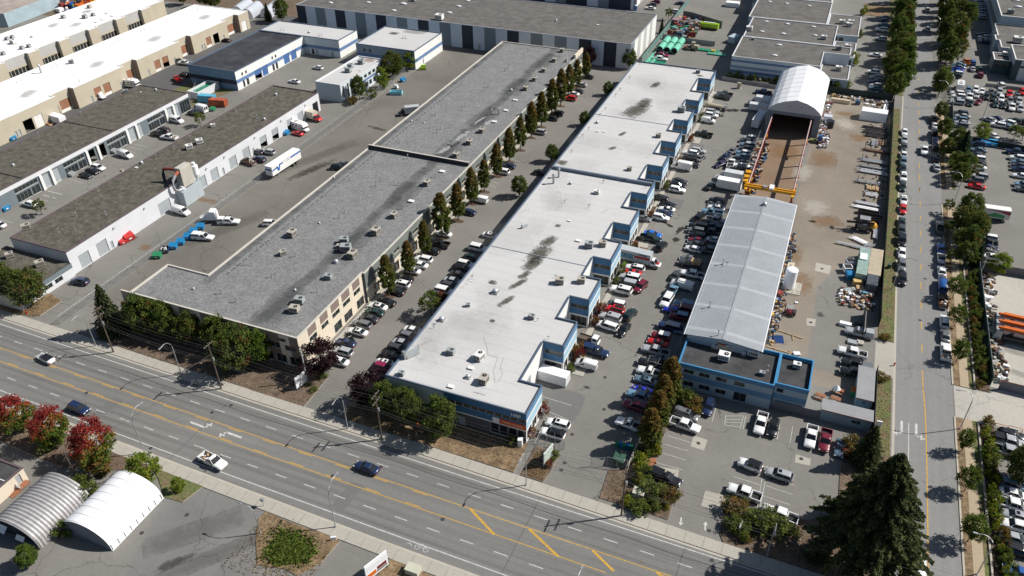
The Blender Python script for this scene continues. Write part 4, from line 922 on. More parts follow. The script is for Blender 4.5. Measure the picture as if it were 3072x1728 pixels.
for P in([-53.7,113.0,-51.7,110.3,-50.4,108.0,-48.3,108.0,-47.7,104.4,-46.0,101.1],[-47.3,108.5,-46.8,105.6,-45.6,103.9,-45.6,101.4]):
    P=[rel(W1,a,b)for a,b in zip(P[::2],P[1::2])];line(P,.07,M('crack_tar',(.25,.24,.22),.8,.2),RZ+.011,mb)
mb.build('roof_crack',W1)
def units(root,z,lst):
    for q in lst:roof_unit(root,q[1],q[2],z,q[0],q[3]if len(q)>3 else 0,q[4]if len(q)>4 else 1.0)
units(W1,RZ,[('rtu',-48.0,100.6,90),('rtuw',-51.5,106.4,80),('rtug',-57.4,105.8,0,.8),('duct',-64.3,102.6,60,1.3),('dome',-51.3,100.6),('dome',-63.8,114.7,0,1.2),('dome',-57.3,127.7,0,1.4),('rtug',-60.8,121.1,20,.5),('hatch',-53.2,97.1,0,.8),('hatch',-51.9,103.2,0,.8),('rtu',-45.5,136.2,10),('rtu',-41.2,138.2,10,.9),('rtug',-46.7,122.1,0,.7),('sensor',-45.2,121.7),('sensor',-41.2,117.0),('sensor',-47.1,137.9),
    ('rtug',-44.0,152.6,5,1.0),('rtu',-41.2,154.3,5,.9),('hatch',-47.2,154.2,0,.8),('hatch',-52.2,162.3,0,.6),('duct',-61.4,155.6,60,.7),('stack',-62.5,179.4,0,1.1),('stack',-62.4,183.3,0,1.1),('dome',-58.2,180.7,0,.9),('rtuw',-50.0,178.2,0,.7),('rtu',-45.6,194.1,0,.7),('rtu',-43.3,217.9,0,.8),('rtug',-41.1,238.9,0,1.2),('rtug',-43.0,274.4,0,.8),('dome',-63.3,221.1),('sensor',-64.1,275.3),('sensor',-53.1,276.4),
    ('pipes',-63.6,106.6,60,.7),('pipes',-47.5,97.4,0,.5),('vent',-63.9,104.6),('pipes',-45.2,170.5,70,.7),('pipes',-64.2,128.9,70,.9),('pipes',-64.4,162.7,60,.7),('hatch',-61.2,215.2,0,.6),('hatch',-59.4,215.6,0,.5),('hatch',-63.4,257.2,0,.4),('pipes',-42.6,204.4,60,.7),('rtug',-63.4,96.7,0,.6)])
for(x,y)in((-56.2,170.4),(-64.3,209.9),(-64.1,215.2),(-64.0,226.3),(-63.8,231.5),(-63.9,243.7),(-63.9,248.8),(-63.8,260.3),(-63.9,198.6),(-64.2,130.7),(-64.1,111.8),(-64.1,113.6),(-38.9,185.6),(-50.1,184.2),(-45.1,187.0),(-49.7,170.3)):
    roof_unit(W1,x,y,RZ,'sensor',20,1.3)
px,py=rel(W1,-39.4,95.1);sign_text('1650',1.0,WHITE,W1,(px,py-.03,6.5),'S')
def banner(root,x0,x1,y,z0,z1,m,txt=None,tm=None,ts=.6,face='S'):
    a,b=rel(root,x0,y);c,d=rel(root,x1,y);mb=MB()
    if face=='S':mb.box(a,c,b-.08,b-.03,z0,z1,m);o=mb.build('banner',root);q=((a+c)/2,b-.10,(z0+z1)/2)
    if txt:sign_text(txt,ts,tm,o,q,face)
    return o
banner(W1,-42.55,-37.45,95.15,3.38,4.62,M('banner_orange',(.55,.10,.03),.6,0),'TMRW FOODS',M('banner_lettering',(.85,.5,.35),.6,0),.62)
banner(W1,-43.95,-42.6,95.15,3.4,4.6,WHITE)
# --- the long grey gravel-roofed building, number 1580
H2=8.2
colsE=[(105.3-97.5+i*4.1-(.05 if i else 0),107.9-97.5+i*4.1,M('brown_panel',(.22,.17,.15),.8,.08,.4))for i in range(-1,4)]
UW=[(8.0,10.5),(12.1,14.9),(16.3,19.1),(20.7,23.3),(3.6,6.2)]
sE=dict(mat=CREAM,holes=[(a,b,4.2,5.5,'win')for a,b in UW]+[(12.1,14.9,.15,2.6,'win'),(16.1,19.2,.15,2.5,'win'),(21.3,24.2,.15,2.6,'win'),(4.0,6.4,.3,2.4,'win')])
gh=[]
u=3.0
while u<154:
    gh+=[(u,u+2.4,.1,3.0,'win'),(u+3.0,u+4.0,.1,2.4,'door'),(u+.8,u+3.2,5.2,6.2,'win')];u+=9.4
poly=[(-130.6,97.5),(-87.4,97.5),(-87.4,122.4),(-86.8,122.4),(-86.8,278.6),(-119.1,278.6),(-119.1,109.3),(-130.6,109.3)]
G1=building('warehouse','long grey gravel-roofed warehouse with cream front corner, number 1580','warehouse',poly,H2,GRAV,CREAM,COPEC,
    {0:dict(mat=CREAM,holes=[(2+i*5.6,4.9+i*5.6,4.1,5.5,'win')for i in range(7)]+[(39.6,42.2,4.1,5.5,'win')]+[(30+i*3.4,32.6+i*3.4,.4,2.6,'win')for i in range(4)],cols=[(2+i*5.6,4.9+i*5.6,M('brown_panel'))for i in range(7)]+[(41,43.1,M('brown_panel'))]),
     1:sE,3:dict(mat=CREAM,bands=[(4.0,8.2,SAGE)],holes=gh),2:dict(mat=DKG),5:dict(mat=TANG),6:dict(mat=TANG),4:dict(mat=CREAM)},par=.25)
RZ2=H2-.24
mb=MB()
for a,b in UW:
    ax,ay=rel(G1,-87.4,97.5+a);mb.box(ax+.004,ax+.05,ay-.1,ay+b-a+.1,6.0,H2-.2,M('brown_panel'))
mb.build('facade_panels',G1)
mb=MB();ax,ay=rel(G1,-119,178.9);mb.box(ax,ax+31.8,ay-.2,ay+.2,RZ2,RZ2+1.15,BLACKR);mb.box(ax-.05,ax+31.9,ay-.25,ay+.25,RZ2+1.15,RZ2+1.22,COPEC);mb.build('fire_wall',G1)
mb=MB();ax,ay=rel(G1,-86.9,270);mb.box(ax-.3,ax+.3,ay,ay+8.5,RZ2,RZ2+1.6,CREAM);ax,ay=rel(G1,-88.5,266);mb.box(ax-1.5,ax,ay,ay+.3,RZ2,RZ2+1.6,CREAM,top=(1.4,0,0,0));mb.build('raised_parapet',G1)
mb=MB();ax,ay=rel(G1,-133.2,97.5);mb.box(ax,ax+2.59,ay,ay+.3,0,H2,CREAM);mb.build('wing_wall',G1)
px,py=rel(G1,-91.4,97.4);sign_text('1580',1.0,CHAS,G1,(px,py-.05,6.7),'S')
for i in range(20):
    t=i/19;roof_stain(G1,-97.5+rg.uniform(-.4,.4),105+t*170,RZ2+.012,1.6,6.5,rg.uniform(-6,6),SOOT)
    roof_stain(G1,-97+rg.uniform(-1,1),105+t*168,RZ2+.009,3.5,8,rg.uniform(-6,6),SOOT)if i%3==0 else None
    roof_stain(G1,-118,112+t*160,RZ2+.01,1.2,6,0,SOOT)
for(x,y),rx,ry,rot in(((-97.5,194.4),1.6,9,-8),((-97.1,208.4),.9,5,-8),((-98.1,186.2),1.5,6,-8),((-113.8,220.4),2.5,.6,0),((-93.9,207.4),1,4,-8)):
    roof_stain(G1,x,y,RZ2+.02,rx,ry*1.1,rot,PATCHW)
mb=MB();ax,ay=rel(G1,-115.5,111)
mb.box(ax-.05,ax+.05,ay,ay+67,RZ2+.005,RZ2+.06,CHAS);mb.box(ax-.05,ax+.05,ay+69,ay+125,RZ2+.005,RZ2+.06,CHAS)
for k in range(60):mb.box(ax-.12,ax+.12,ay+1+k*2.1 if k<31 else ay+5+k*2.05,ay+1.2+k*2.1 if k<31 else ay+5.2+k*2.05,RZ2+.061,RZ2+.14,COPEC)
mb.build('gas_pipe',G1)
units(G1,RZ2,[('rtu',-93.2,105.1,10),('rtug',-94.0,108.1,10),('rtug',-93.3,118.0,10,.8),('dome',-95.2,124.1,0,1.1),('rtu',-92.9,127.5,90,1.1),('rtug',-95.7,129.2,20,1.2),('rtu',-98.0,129.9,20,.6),('rtug',-98.1,132.2,20,1.0),('rtu',-111.4,130.3,90,1.1),('rtu',-93.1,138.4,90,1.1),('rtu',-108.6,122.5,60,.8),('rtu',-92.9,146.9,90,.9),('hatch',-92.6,155.4,0,1),('dome',-108.6,137.6,0,.6),('pipes',-92.7,132.9,40,.8),('pipes',-116.3,124.8,0,.8),('pipes',-114.3,115.5,15,.8),('dome',-118.6,103.8,0,.6),('dome',-97.6,111.5,0,.6),
    ('rtu',-93.0,164.9,90,.95),('hatch',-92.5,173.1,0,1),('rtu',-93.0,182.9,90,.95),('rtu',-93.0,191.9,90,.95),('rtu',-92.9,200.6,90,.9),('hatch',-92.3,208.6,0,1),('stack',-95.3,213.6,0,.8),('stack',-93.4,214.6,0,.8),('hatch',-92.3,217.9,0,.9),('hatch',-92.6,226.7,0,.9),('dome',-97.2,234.2,0,.9),('hatch',-92.7,226.7,0,.9),('rtu',-92.9,236.5,90,.9),('rtu',-93.1,245.4,90,.9),('rtu',-93.1,254.5,90,.9),('rtu',-93.1,265.3,90,.9),('rtu',-93.9,276.0,90,.9),('pipes',-93.1,270.4,40,.6),('pipes',-106.2,276.3,40,.7),('dome',-116.5,200.2,0,.6),('dome',-112.0,200.2,0,.6),('dome',-118.3,159.4,0,.6),('hatch',-93.2,117.9,0,.6)])
for(x,y)in((-111.8,104.7),(-106.8,103.4),(-105.3,113.9),(-92.8,112.9),(-105.4,141.7),(-105.5,144.3),(-105.3,122.9),(-92.8,151.4),(-105.4,159.7),(-105.5,162.2),(-100.0,162.2),(-105.2,176.9),(-105.5,180.5),(-92.7,169.6),(-105.3,195.6),(-105.4,198.2),(-103.2,200.1),(-93.0,187.2),(-111.6,206.9),(-105.5,213.8),(-105.7,216.7),(-105.3,231.2),(-105.6,234.4),(-106.0,250.1),(-106.2,253.7),(-105.5,251.7),(-105.7,271.6)):
    roof_unit(G1,x,y,RZ2,'vent',0,1.2)
# --- the mossy-roofed workshop row (three buildings, two lots to the left)
def Eh(y0,lst):return[(a-y0,b-y0,z0,z1,k)for a,b,z0,z1,k in lst]
L3=building('workshop_row','long mossy-roofed workshop row with pale wall of grey roller doors beside the lane','workshop',rect(-177.6,106.4,-159.3,213.2),6.45,GRAV2,WALLW,COPED,
    {1:dict(mat=WALLW,holes=Eh(106.4,[(108.9,112.1,.05,3.7,'roll'),(114.5,117.8,.05,3.8,'roll'),(118.5,119.4,.05,2.2,'door'),(136,140.4,.05,3.7,'roll'),(151.6,154.9,.05,3.7,'roll'),(157,160.2,.05,3.7,'roll'),(165.3,168.6,.05,3.7,'roll'),(171.6,174.9,.05,3.7,'roll'),(180.1,183.4,.05,3.9,'rollh'),(186.2,189.4,.05,3.9,'rollh'),(194.3,197.4,.05,3.9,'rollh'),(200.3,203.4,.05,3.9,'roll'),(209,212.1,.05,3.9,'open'),(161.8,162.7,.05,2.2,'door'),(176,176.9,.05,2.2,'door')]))},par=.2)
units(L3,6.24,[('rtu',-177.3,111.1,55,1.0),('rtuw',-170.5,162.6,55,1.0),('rtuw',-170.2,166.7,55,1.0),('dome',-176.9,150.0,0,1),('rtu',-178.4,144.0,0,.5),('hatch',-176.3,147.3,0,.6),('rtuw',-174.4,177.9,50,.7),('dome',-162.6,188.0),('dome',-171.6,206.5)])
for(x,y)in((-168.6,112.9),(-165.5,115.1),(-170.7,120.5),(-164.1,123.7),(-175.9,132.8),(-175.2,154.0),(-174.8,160.9),(-174.9,168.0),(-178.4,183.2),(-175.3,190.2),(-165.9,188.5),(-165.5,188.1),(-173.8,209.6),(-175.0,203.9)):
    roof_unit(L3,x,y,6.24,'vent',0,1.0)
mb=MB()
for y in(120.8,131.5,143.8,155.8,163.7,178,191.5,205):ax,ay=rel(L3,-159.2,y);mb.cyl((ax,ay,5.1),.25,.12,STEEL,'x',10);mb.box(ax,ax+.35,ay-.2,ay+.2,5.0,5.15,STEEL)
mb.build('wall_lights',L3)
L3b=building('front_office','low flat front office under the mossy-roofed workshop row, grey fascia with white lettering','office',rect(-180.2,90.8,-158.8,106.3),3.6,GRAV2,CREAM,None,
    {1:dict(mat=WALLW,bands=[(2.3,3.6,GREYP)],holes=[(1+i*3,3.2+i*3,.9,2.1,'win')for i in range(4)])},par=.1)
units(L3b,3.52,[('rtu',-174.8,102.9,60,.9),('rtu',-164.7,102.8,60,1.0)])
px,py=rel(L3b,-158.8,95.6);sign_text('30 E',.9,WHITE,L3b,(px+.06,py,3.0),'E')
# --- dark mossy-roof unit building with glazed fronts
gh=[]
for a,b in((127.4,135.2),(144.2,152.1),(160.9,168.4),(178.2,185.7)):
    gh+=[(a,b-.2,3.0,4.3,'win'),(a,a+4.6,.1,2.5,'win'),(a+5,b-.2,.1,2.5,'win')]
for a,b in((136.6,138.8),(139.8,142.4),(153.4,155.8),(157.4,159.9),(169.8,172.2),(173.2,175.4),(186.8,189.2),(190.2,192.4),(193.2,197.8)):gh.append((a,b,.1,4.2,'open' if a in(153.4,157.4)else('win' if a==193.2 else 'roll')))
L2=building('workshop_row','dark mossy-roofed unit block with glazed fronts and white fascia, two lots left of the lane','workshop',rect(-222.8,110,-201.8,198),6.0,GRAV2,WALLW,COPED,{1:dict(mat=WHITE,bands=[(4.6,6.0,M('white_fascia',(.62,.63,.65),.6,.05,.4)),(0,4.6,GREYP)],holes=Eh(110,gh))},par=.12)
seam(L2,-222.5,-202.1,164.7,5.88,.12,CHAS,.25);seam(L2,-222.5,-202.1,131.3,5.88,.12,CHAS,.25)
mb=MB()
for y in(135.6,139.2,152.4,156.6,168.6,172.6,185.9,189.6):ax,ay=rel(L2,-201.7,y);mb.box(ax,ax+.35,ay,ay+.8,0,4.6,WHITE)
mb.build('white_columns',L2)
units(L2,5.88,[('rtug',-222.0,190.7,50,.8),('dome',-213.8,196.1,0,.9),('dome',-211.2,136.1,0,.9),('hatch',-217.6,192.9,0,.4)])
for(x,y)in((-221.2,153.8),(-221.8,171.0),(-222.4,178.0),(-204.7,148.7),(-207.9,145.0)):roof_unit(L2,x,y,5.88,'vent',0,.9)
# --- the two tan blocks with blinding white roofs at the far left
def tanholes(y0):return Eh(y0,[(162.6,166.2,.1,4.2,'open'),(166.9,170.1,.1,4.2,'rollw'),(158.6,159.5,.1,2.3,'door'),(160.0,160.9,.1,2.3,'door'),(192.3,195.4,.1,4.3,'rollt'),(196.6,199.8,.1,4.3,'rollt'),(190.2,191.1,.1,2.3,'door'),(204.0,204.9,.1,2.3,'door'),(222.0,225.0,.1,4.3,'rollt'),(226.2,229.4,.1,4.3,'rollth'),(218.0,218.9,.1,2.3,'door'),(232,232.9,.1,2.3,'door'),(251.4,254.4,.1,4.2,'rollt'),(255.9,259.3,.1,4.2,'open'),(248,248.9,.1,2.3,'door'),(249.6,250.4,.1,2.3,'door'),(261.6,262.5,.1,2.3,'door'),(274.4,277.6,.1,4.2,'rollw')])
poly=[(-267.3,140),(-239.1,140),(-239.1,176.8)];sd={}
hs=tanholes(0)
recs=[(176.8,184.6),(207.6,214.2),(236.8,243.6),(265.2,273.2)];y=140
for a,b in recs:
    sd[len(poly)-2]=dict(holes=[(h[0]-y,h[1]-y,*h[2:])for h in hs if y<h[0]and h[1]<a],mat=TAN)
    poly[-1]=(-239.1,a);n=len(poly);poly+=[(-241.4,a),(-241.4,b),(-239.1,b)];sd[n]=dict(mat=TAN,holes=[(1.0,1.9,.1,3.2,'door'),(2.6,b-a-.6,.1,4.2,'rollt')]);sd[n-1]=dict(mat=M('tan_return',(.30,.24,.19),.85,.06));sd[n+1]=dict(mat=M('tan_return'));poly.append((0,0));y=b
sd[len(poly)-2]=dict(holes=[(h[0]-y,h[1]-y,*h[2:])for h in hs if y<h[0]and h[1]<279.7],mat=TAN)
poly[-1]=(-239.1,279.7);poly+=[(-267.3,279.7)]
for k in list(sd):sd[k].setdefault('mat',TAN)
T1=building('warehouse','tan warehouse with bright white roof, nearer of two at far left','warehouse',poly,7.4,MEMB2,TAN,WHITE,sd,par=.15)
units(T1,7.26,[('stack',-261.9,192.0,0,1.2),('rtug',-259.4,203.3,40,.9)])
for(x,y)in((-262.3,181.9),(-262.2,183.6),(-262.3,197.1),(-263.0,199.6),(-242.1,190.3),(-262.5,211.6),(-262.6,214.0),(-265.6,222.0),(-262.1,226.4),(-262.5,228.9),(-262.0,241.1),(-262.1,243.3),(-261.9,255.9),(-261.8,257.9),(-262.3,266.0),(-260.9,273.9)):roof_unit(T1,x,y,7.26,'vent',0,.9)
for(x,y)in((-249.8,175.7),(-249.9,205.9),(-250.6,236.0),(-250.9,266.0),(-270.0,272.8)):roof_stain(T1,x,y,7.272,2.2,3.5,20,SOOT)
poly=[(-314,170),(-285.4,170)];sd={};y=170
for a in(190.2,205.4,220,235,249.8,264.5):
    n=len(poly);poly+=[(-285.4,a),(-283.8,a),(-283.8,a+5.0),(-285.4,a+5.0)]
    sd[n-1]=dict(mat=TAN,bands=[(3.6,7.4,TANG)],holes=[(.4+i*1.6,1.8+i*1.6,.5,2.9,'win')for i in range(6)])
    for q in(0,1,2):sd[n+q]=dict(mat=TAN)
poly+=[(-285.4,280),(-283.8,280)][:1]+[(-314,280)]
T2=building('warehouse','tan and pale grey warehouse with bright white roof at the far left corner','warehouse',poly,7.4,MEMB2,TAN,WHITE,sd,par=.15)
units(T2,7.26,[('rtug',-305.4,214.7,0,.8),('rtug',-305.1,216.9,0,.8),('rtug',-290.4,208.7,0,.8),('rtug',-289.5,211.1,0,.8),('rtug',-291.6,201.3,0,.8),('rtuw',-299.1,212.2,0,1.1),('rtug',-307.1,244.2,0,.9),('rtug',-298.3,247.4,0,1.0),('rtug',-297.6,251.2,0,.8),('sky',-289.3,244.4,0,.7),('sky',-289.5,248.0,0,.7),('sky',-294.7,255.8,0,.7),('sky',-289.5,253.5,0,.7),('rtu',-308.2,259.5,0,.9),('dome',-298.7,220.4)])
for(x,y)in((-295.2,239.3),(-304.9,254.9),(-303.4,235.1)):roof_stain(T2,x,y,7.272,2,3,20,SOOT)
# --- blue and white compound in the upper left
BB=[(2.6,3.9,BLUES)]
blu=building('workshop','blue and white workshop with black roof and blue roller doors','workshop',rect(-218.6,217.8,-197.4,260.2),7.1,BLACKR,MINT,COPEB,
    {0:dict(mat=M('slate_blue',(.16,.25,.36),.7,.05,.3),bands=[(2.2,3.8,NAVY)]),1:dict(mat=WHITE,bands=BB,holes=Eh(217.8,[(220.9,222,.1,2.6,'win'),(223,224.4,.1,2.6,'win'),(228.0,232,.1,3.9,'rollbh'),(232.5,235.8,.1,3.9,'rollb'),(238.6,239.9,.1,2.6,'win'),(240.7,242.0,.1,2.6,'win'),(246.0,249.6,.1,3.9,'rollb'),(250.8,254.3,.1,3.9,'rollb'),(221.0,221.9,4.4,5.6,'win'),(223.2,224.1,4.4,5.6,'win'),(239,239.9,4.4,5.6,'win'),(241.1,242,4.4,5.6,'win')]))},par=.3)
units(blu,6.82,[('pipes',-210.0,234.4,40,.8),('pipes',-210.2,254.0,40,.8)])
b2=building('workshop','pale two-storey block with blue stripe and white roof, back of the blue compound','workshop',[(-218.6,260.4),(-181,260.4),(-181,274),(-218.6,274)],7.1,MEMB,MINT,COPEB,{0:dict(mat=MINT,bands=BB,holes=[(22.2,23.2,.1,2.4,'door'),(24.2,25.4,.1,2.4,'win'),(26.2,27.3,.1,2.4,'door'),(33.5,34.5,.1,2.2,'door')]),1:dict(mat=WHITE,bands=BB)},par=.25)
units(b2,6.86,[('dome',-197.6,264.9),('vent',-191.4,262.8),('vent',-190.5,263.1),('vent',-210.1,263.3),('vent',-209.3,264.3)])
b3=building('workshop','pale cube workshop with blue stripe and stained white roof beside the lane','workshop',rect(-172.6,259.4,-147,282.5),7.2,MEMB,MINT,COPEB,{0:dict(mat=M('slate_grey_blue',(.30,.36,.42),.7,.05,.3),bands=BB,holes=[(3.2,4.1,4.4,5.6,'win'),(5.6,6.5,4.4,5.6,'win')]),1:dict(mat=WHITE,bands=BB,holes=[(6,6.9,.1,2.2,'door')])},par=.25)
roof_stain(b3,-158,280.4,6.97,5,2.2,0,SOOT);roof_stain(b3,-165,276,6.965,2,1.5,0,MOSS);units(b3,6.96,[('vent',-158.7,272.1),('vent',-157.5,272.1),('pipes',-158.1,271.5,0,.6)])
b4=building('office','small two-storey pale office with white roof behind the lane trees','office',[(-166.1,221.6),(-156.0,221.6),(-156.0,228.5),(-154.6,228.5),(-154.6,249.6),(-165.6,249.6)],6.4,MEMB,M('office_blue_grey',(.36,.43,.48),.7,.05,.3),WALLW,
    {1:dict(mat=MINT,holes=[(1.2,2.2,1.5,5.4,'win'),(4.2,5.2,.8,5.4,'win')]),3:dict(mat=MINT,bands=[(3.0,3.8,BLUES)],holes=[(.8+i*2.9,2.6+i*2.9,4.1,5.4,'win')for i in range(7)]+[(.8+i*2.9,2.6+i*2.9,.8,2.5,'win')for i in range(7)])},par=.3)
units(b4,6.12,[('rtug',-160.4,234.3,0,1.1),('rtug',-162.0,238.4,0,1.0),('rtug',-160.4,243.3,0,1.1),('rtug',-161.6,245.9,0,.8),('hatch',-157.1,237.0,0,.6),('dome',-148.6,235.0)])
x,y=-159.9,247.4;roof_stain(b4,x,y,6.13,2.6,2,0,RST)
# --- the striped warehouse across the top
cols=[];u0=215.3-219.8;pal=[NAVY,WALLW,GREYP,WALLW];STW=M('stripe_pale',(.50,.57,.66),.7,.04,.2);STG=M('stripe_grey',(.17,.21,.25),.7,.04,.2)
pal=[NAVY,STW,STG,STW]
seq=[('n',4.6)];k=0;u=0.0;ucols=[]
pat='nwgwnwgwnwgwnwgwnwgwnwgwgwn'
for i,ch in enumerate(pat+'wn'):
    w=4.95 if i else 4.6
    if u>=148.8:break
    ucols.append((u,min(u+w,148.8),{'n':NAVY,'w':STW,'g':STG}[ch]));u+=w
eco=[(0,5.2,STG),(5.2,10.1,WHITE),(10.1,14.7,TANG),(14.7,19.3,WHITE),(19.3,24,TANG),(24,28.5,WHITE),(28.5,33,TANG),(33,40,WHITE)]
S1=building('warehouse','huge warehouse clad in vertical navy, grey and white stripes','warehouse',rect(-219.8,288.5,-71,328),9.5,GRAV3,WALLW,COPE,{0:dict(cols=ucols,holes=[(128.0,129.1,.1,2.3,'door'),(86,87,.1,2.3,'door')]),1:dict(cols=eco)},par=.12)
units(S1,9.38,[('sky',-207.2,296.1),('sky',-191.9,302.1),('sky',-175.7,295.6),('sky',-176.5,305.5,0,1.3),('sky',-152.4,301.0),('sky',-152.5,310.4),('sky',-152.5,319.3),('rtuw',-152.0,291.1,0,1.6),('rtug',-174.6,311.1),('dome',-107.0,305.9),('hatch',-89.6,306.5,0,.7),('vent',-188.9,288.7,0,1.4),('vent',-185.5,289.5,0,1.4),('vent',-99.9,321.2),('vent',-96.1,314.2)])
mb=MB()
for c in range(10):pass
S2=building('warehouse','second striped warehouse, behind the huge striped one','warehouse',rect(-200,362,-89.5,410),10,GRAV3,WALLW,COPE,{0:dict(cols=[(i*5.2,i*5.2+5.2,NAVY if i%4 in(0,3)else(STW if i%2 else STG))for i in range(22)]),1:dict(cols=[(0,6,NAVY),(6,12,WHITE),(12,18,TANG),(18,48,WHITE)])})
# --- the four stepped grey-roofed blocks, upper right of centre
SB=[(5.9,6.7,BLUES),(3.6,4.6,M('steel_blue',(.22,.31,.43),.7,.05)),(1.9,3.0,BLUES)]
rowb=[]
dat=[('first',[(-34.6,293.7),(-3.8,293.7),(-3.8,309.4),(5.2,309.4),(5.2,317.8),(-34.6,317.8)],SB,'nearest the fabric shelter'),
       ('second',[(-34.4,318.1),(-1.2,318.1),(-1.2,343.8),(-34.4,343.8)],[(5,6.2,TANG)],'second from the fabric shelter'),
       ('third',[(-36.2,344.1),(-5.6,344.1),(-5.6,376),(-36.2,376)],[(4.5,6.0,M('pale_green_band',(.22,.31,.30),.7,.05))],'third from the fabric shelter'),
       ('fourth',[(-39,376.3),(-6,376.3),(-6,410),(-39,410)],[(4.5,6.0,M('pale_green_band'))],'farthest from the fabric shelter')]
for i,(nm,pl,bd,wh)in enumerate(dat):
    rowb.append(building('warehouse','grey-roofed stepped block with pale banded walls, '+wh,'warehouse',pl,7.8+.001*i,GRAV3,MINT,WALLW,{0:dict(mat=MINT,bands=bd)},par=.25,group='stepped grey-roofed blocks'))
for i,b in enumerate(rowb):
    units(b,7.56,[[('sky',-20.2,312.4,0,.9),('sky',-20.3,300.1,0,.9),('rtug',-30.3,315.4,0,.6),('rtug',0.9,314.9,0,1.0),('vent',-4.7,300.2)],[('sky',-28.6,339.9,0,.8),('sky',-20.3,339.7,0,.8),('sky',-28.5,326.4,0,.8),('sky',-20.3,326.4,0,.8),('sky',-10.3,339.4,0,.8),('sky',-8.7,328.7,0,.8),('sky',-20.3,339.5,0,.8),('sky',-20.3,326.6,0,.8),('rtuw',-33.4,326.2,0,1.2),('rtuw',-5.3,325.5,0,1)],[('sky',-31.1,368.9,0,.8),('sky',-23.8,368.5,0,.8),('sky',-14.6,368.3,0,.8),('sky',-23.8,368.4,0,.8)],[]][i])
for pl,h,lab in(([(-3.6,293.9),(6.2,293.9),(6.2,309.2),(-3.6,309.2)],4.0,'low flat-roofed annex in front of the grey-roofed stepped block'),([(-1.0,318.2),(6.9,318.2),(6.9,335.5),(-1.0,335.5)],4.2,'low flat-roofed annex beside the second stepped block'),([(-5.4,344.3),(7.1,344.3),(7.1,372),(-5.4,372)],4.2,'low annex with dark glazed front beside the third stepped block')):
    a=building('annex',lab,'annex',pl,h,GRAV3,M('annex_wall',(.33,.40,.46),.7,.05),WALLW,{0:dict(holes=[(1+k*2.2,2.9+k*2.2,.5,3.2,'win')for k in range(3)])},par=.2)
    cx,cy=a['ox'],a['oy']
    for dx,dy in(((-1,2),(2,-1),(2.4,3))if pl[0][1]>340 else((1,2),)):roof_unit(a,cx+dx,cy+dy,h-.19,'rtuw',0,1.1)
# --- the long metal shed and its front office
t=thing('metal_shed','long shed with ribbed light grey metal roof in the middle of the yard','shed',(-8.5,159.2,0));mb=MB()
x0,x1,y0,y1,he,hr=-7.1,7.1,-30.6,30.6,7.4,8.1
SHW=M('shed_wall',(.40,.47,.54),.6,.05,.3)
mb.box(x0,x1,y0,y1,0,he,SHW)
for y in(y0,y1):mb.face([(x0,y,he+.001),(x1,y,he+.001),(0,y,hr-.05)][::(1 if y<0 else-1)],SHW)
mb.build('wall',t)
RF=M('ribbed_metal_roof',(.395,.42,.442),.42,.06,.25,metal=.25,speck=.06);RFP=M('translucent_roof_sheet',(.415,.44,.462),.5,.06,.4)
mb=MB();n=125
for s in(-1,1):
    for i in range(n):
        ya=y0-.4+(y1-y0+.8)*i/n;yb=ya+(y1-y0+.8)/n;e=s*(x1+.5);zz=he-.06
        m=RFP if i%17 in(4,5)else RF
        q=[(0,ya,hr+.02),(0,yb,hr+.02),(e,yb,zz),(e,ya,zz)];mb.face(q if s<0 else q[::-1],m)
        r=.045
        q=[(0,ya,hr+.02),(0,ya+.07,hr+.06),(e,ya+.07,zz+.04),(e,ya,zz)];mb.face(q if s<0 else q[::-1],m)
        q=[(0,ya+.07,hr+.06),(0,ya+.14,hr+.02),(e,ya+.14,zz),(e,ya+.07,zz+.04)];mb.face(q if s<0 else q[::-1],m)
mb.box(-.25,.25,y0-.4,y1+.4,hr+.062,hr+.09,RF);mb.build('roof',t)
mb=MB()
for s in(-1,1):mb.box(s*(x1+.58)-.09,s*(x1+.58)+.09,y0-.4,y1+.4,he-.25,he-.1,FABW)
for i in range(60):mb.box(x1+.45,x1+.75,y0+i*1.02,y0+.35+i*1.02,he-.4,he-.26,CHAS)
mb.build('gutter',t);t['ox']=-8.5;t['oy']=159.2
for k,z_,(x,y)in(('dome',8.3,(-8.4,185.7)),('vent',8.0,(-13.4,155.8)),('vent',8.0,(-13.1,138.5)),('vent',8.2,(-9.7,129.3)),('sensor',8.1,(-12.5,155.4))):roof_unit(t,x,y,z_-.25,k,0,1.2)
OB=[(5.1,6.1,M('office_blue',(.11,.24,.40),.6,.05)),(2.4,3.7,M('office_blue'))]
OW=M('office_pale',(.33,.43,.50),.7,.05,.3)
OF=building('office','two-storey office with dark roof and bright blue parapet in front of the metal shed','office',[(-15.5,120.6),(2.6,120.6),(2.6,130.7),(-1.45,130.7),(-1.45,129.6),(-15.5,129.6)],6.1,DKROOF,OW,TRIM,
    {0:dict(mat=OW,bands=OB,holes=[(1.2,3.2,3.9,4.9,'win'),(4.2,6.2,3.9,4.9,'win'),(7.4,9.5,3.9,4.9,'win'),(10.9,12.9,3.9,4.9,'win'),(1.4,3.4,.7,1.9,'win'),(4.5,6.6,.7,1.9,'win'),(7.7,9.7,.7,1.9,'win'),(11.2,13.6,.1,2.3,'win')]),5:dict(mat=OW,bands=OB)},par=.7,cw=.2)
OF2=building('office','smaller blue-trimmed office wing with dark roof beside the picnic tables','office',rect(2.75,121.5,8.8,130.7),6.1,DKROOF,OW,TRIM,{0:dict(mat=OW,bands=OB,holes=[(.4,1.7,4.0,5.0,'win')]),1:dict(mat=OW,bands=OB)},par=.75,cw=.2)
units(OF,5.42,[('rtuw',-7.6,125.5,0,1.1),('rtuw',-2.4,128.9,0,1.1),('dome',-4.2,128.3,0,1.0),('rtuw',-9.9,128.3,0,.6),('rtug',0.0,123.7,0,.55),('vent',0.8,125.3,0,1.1)])
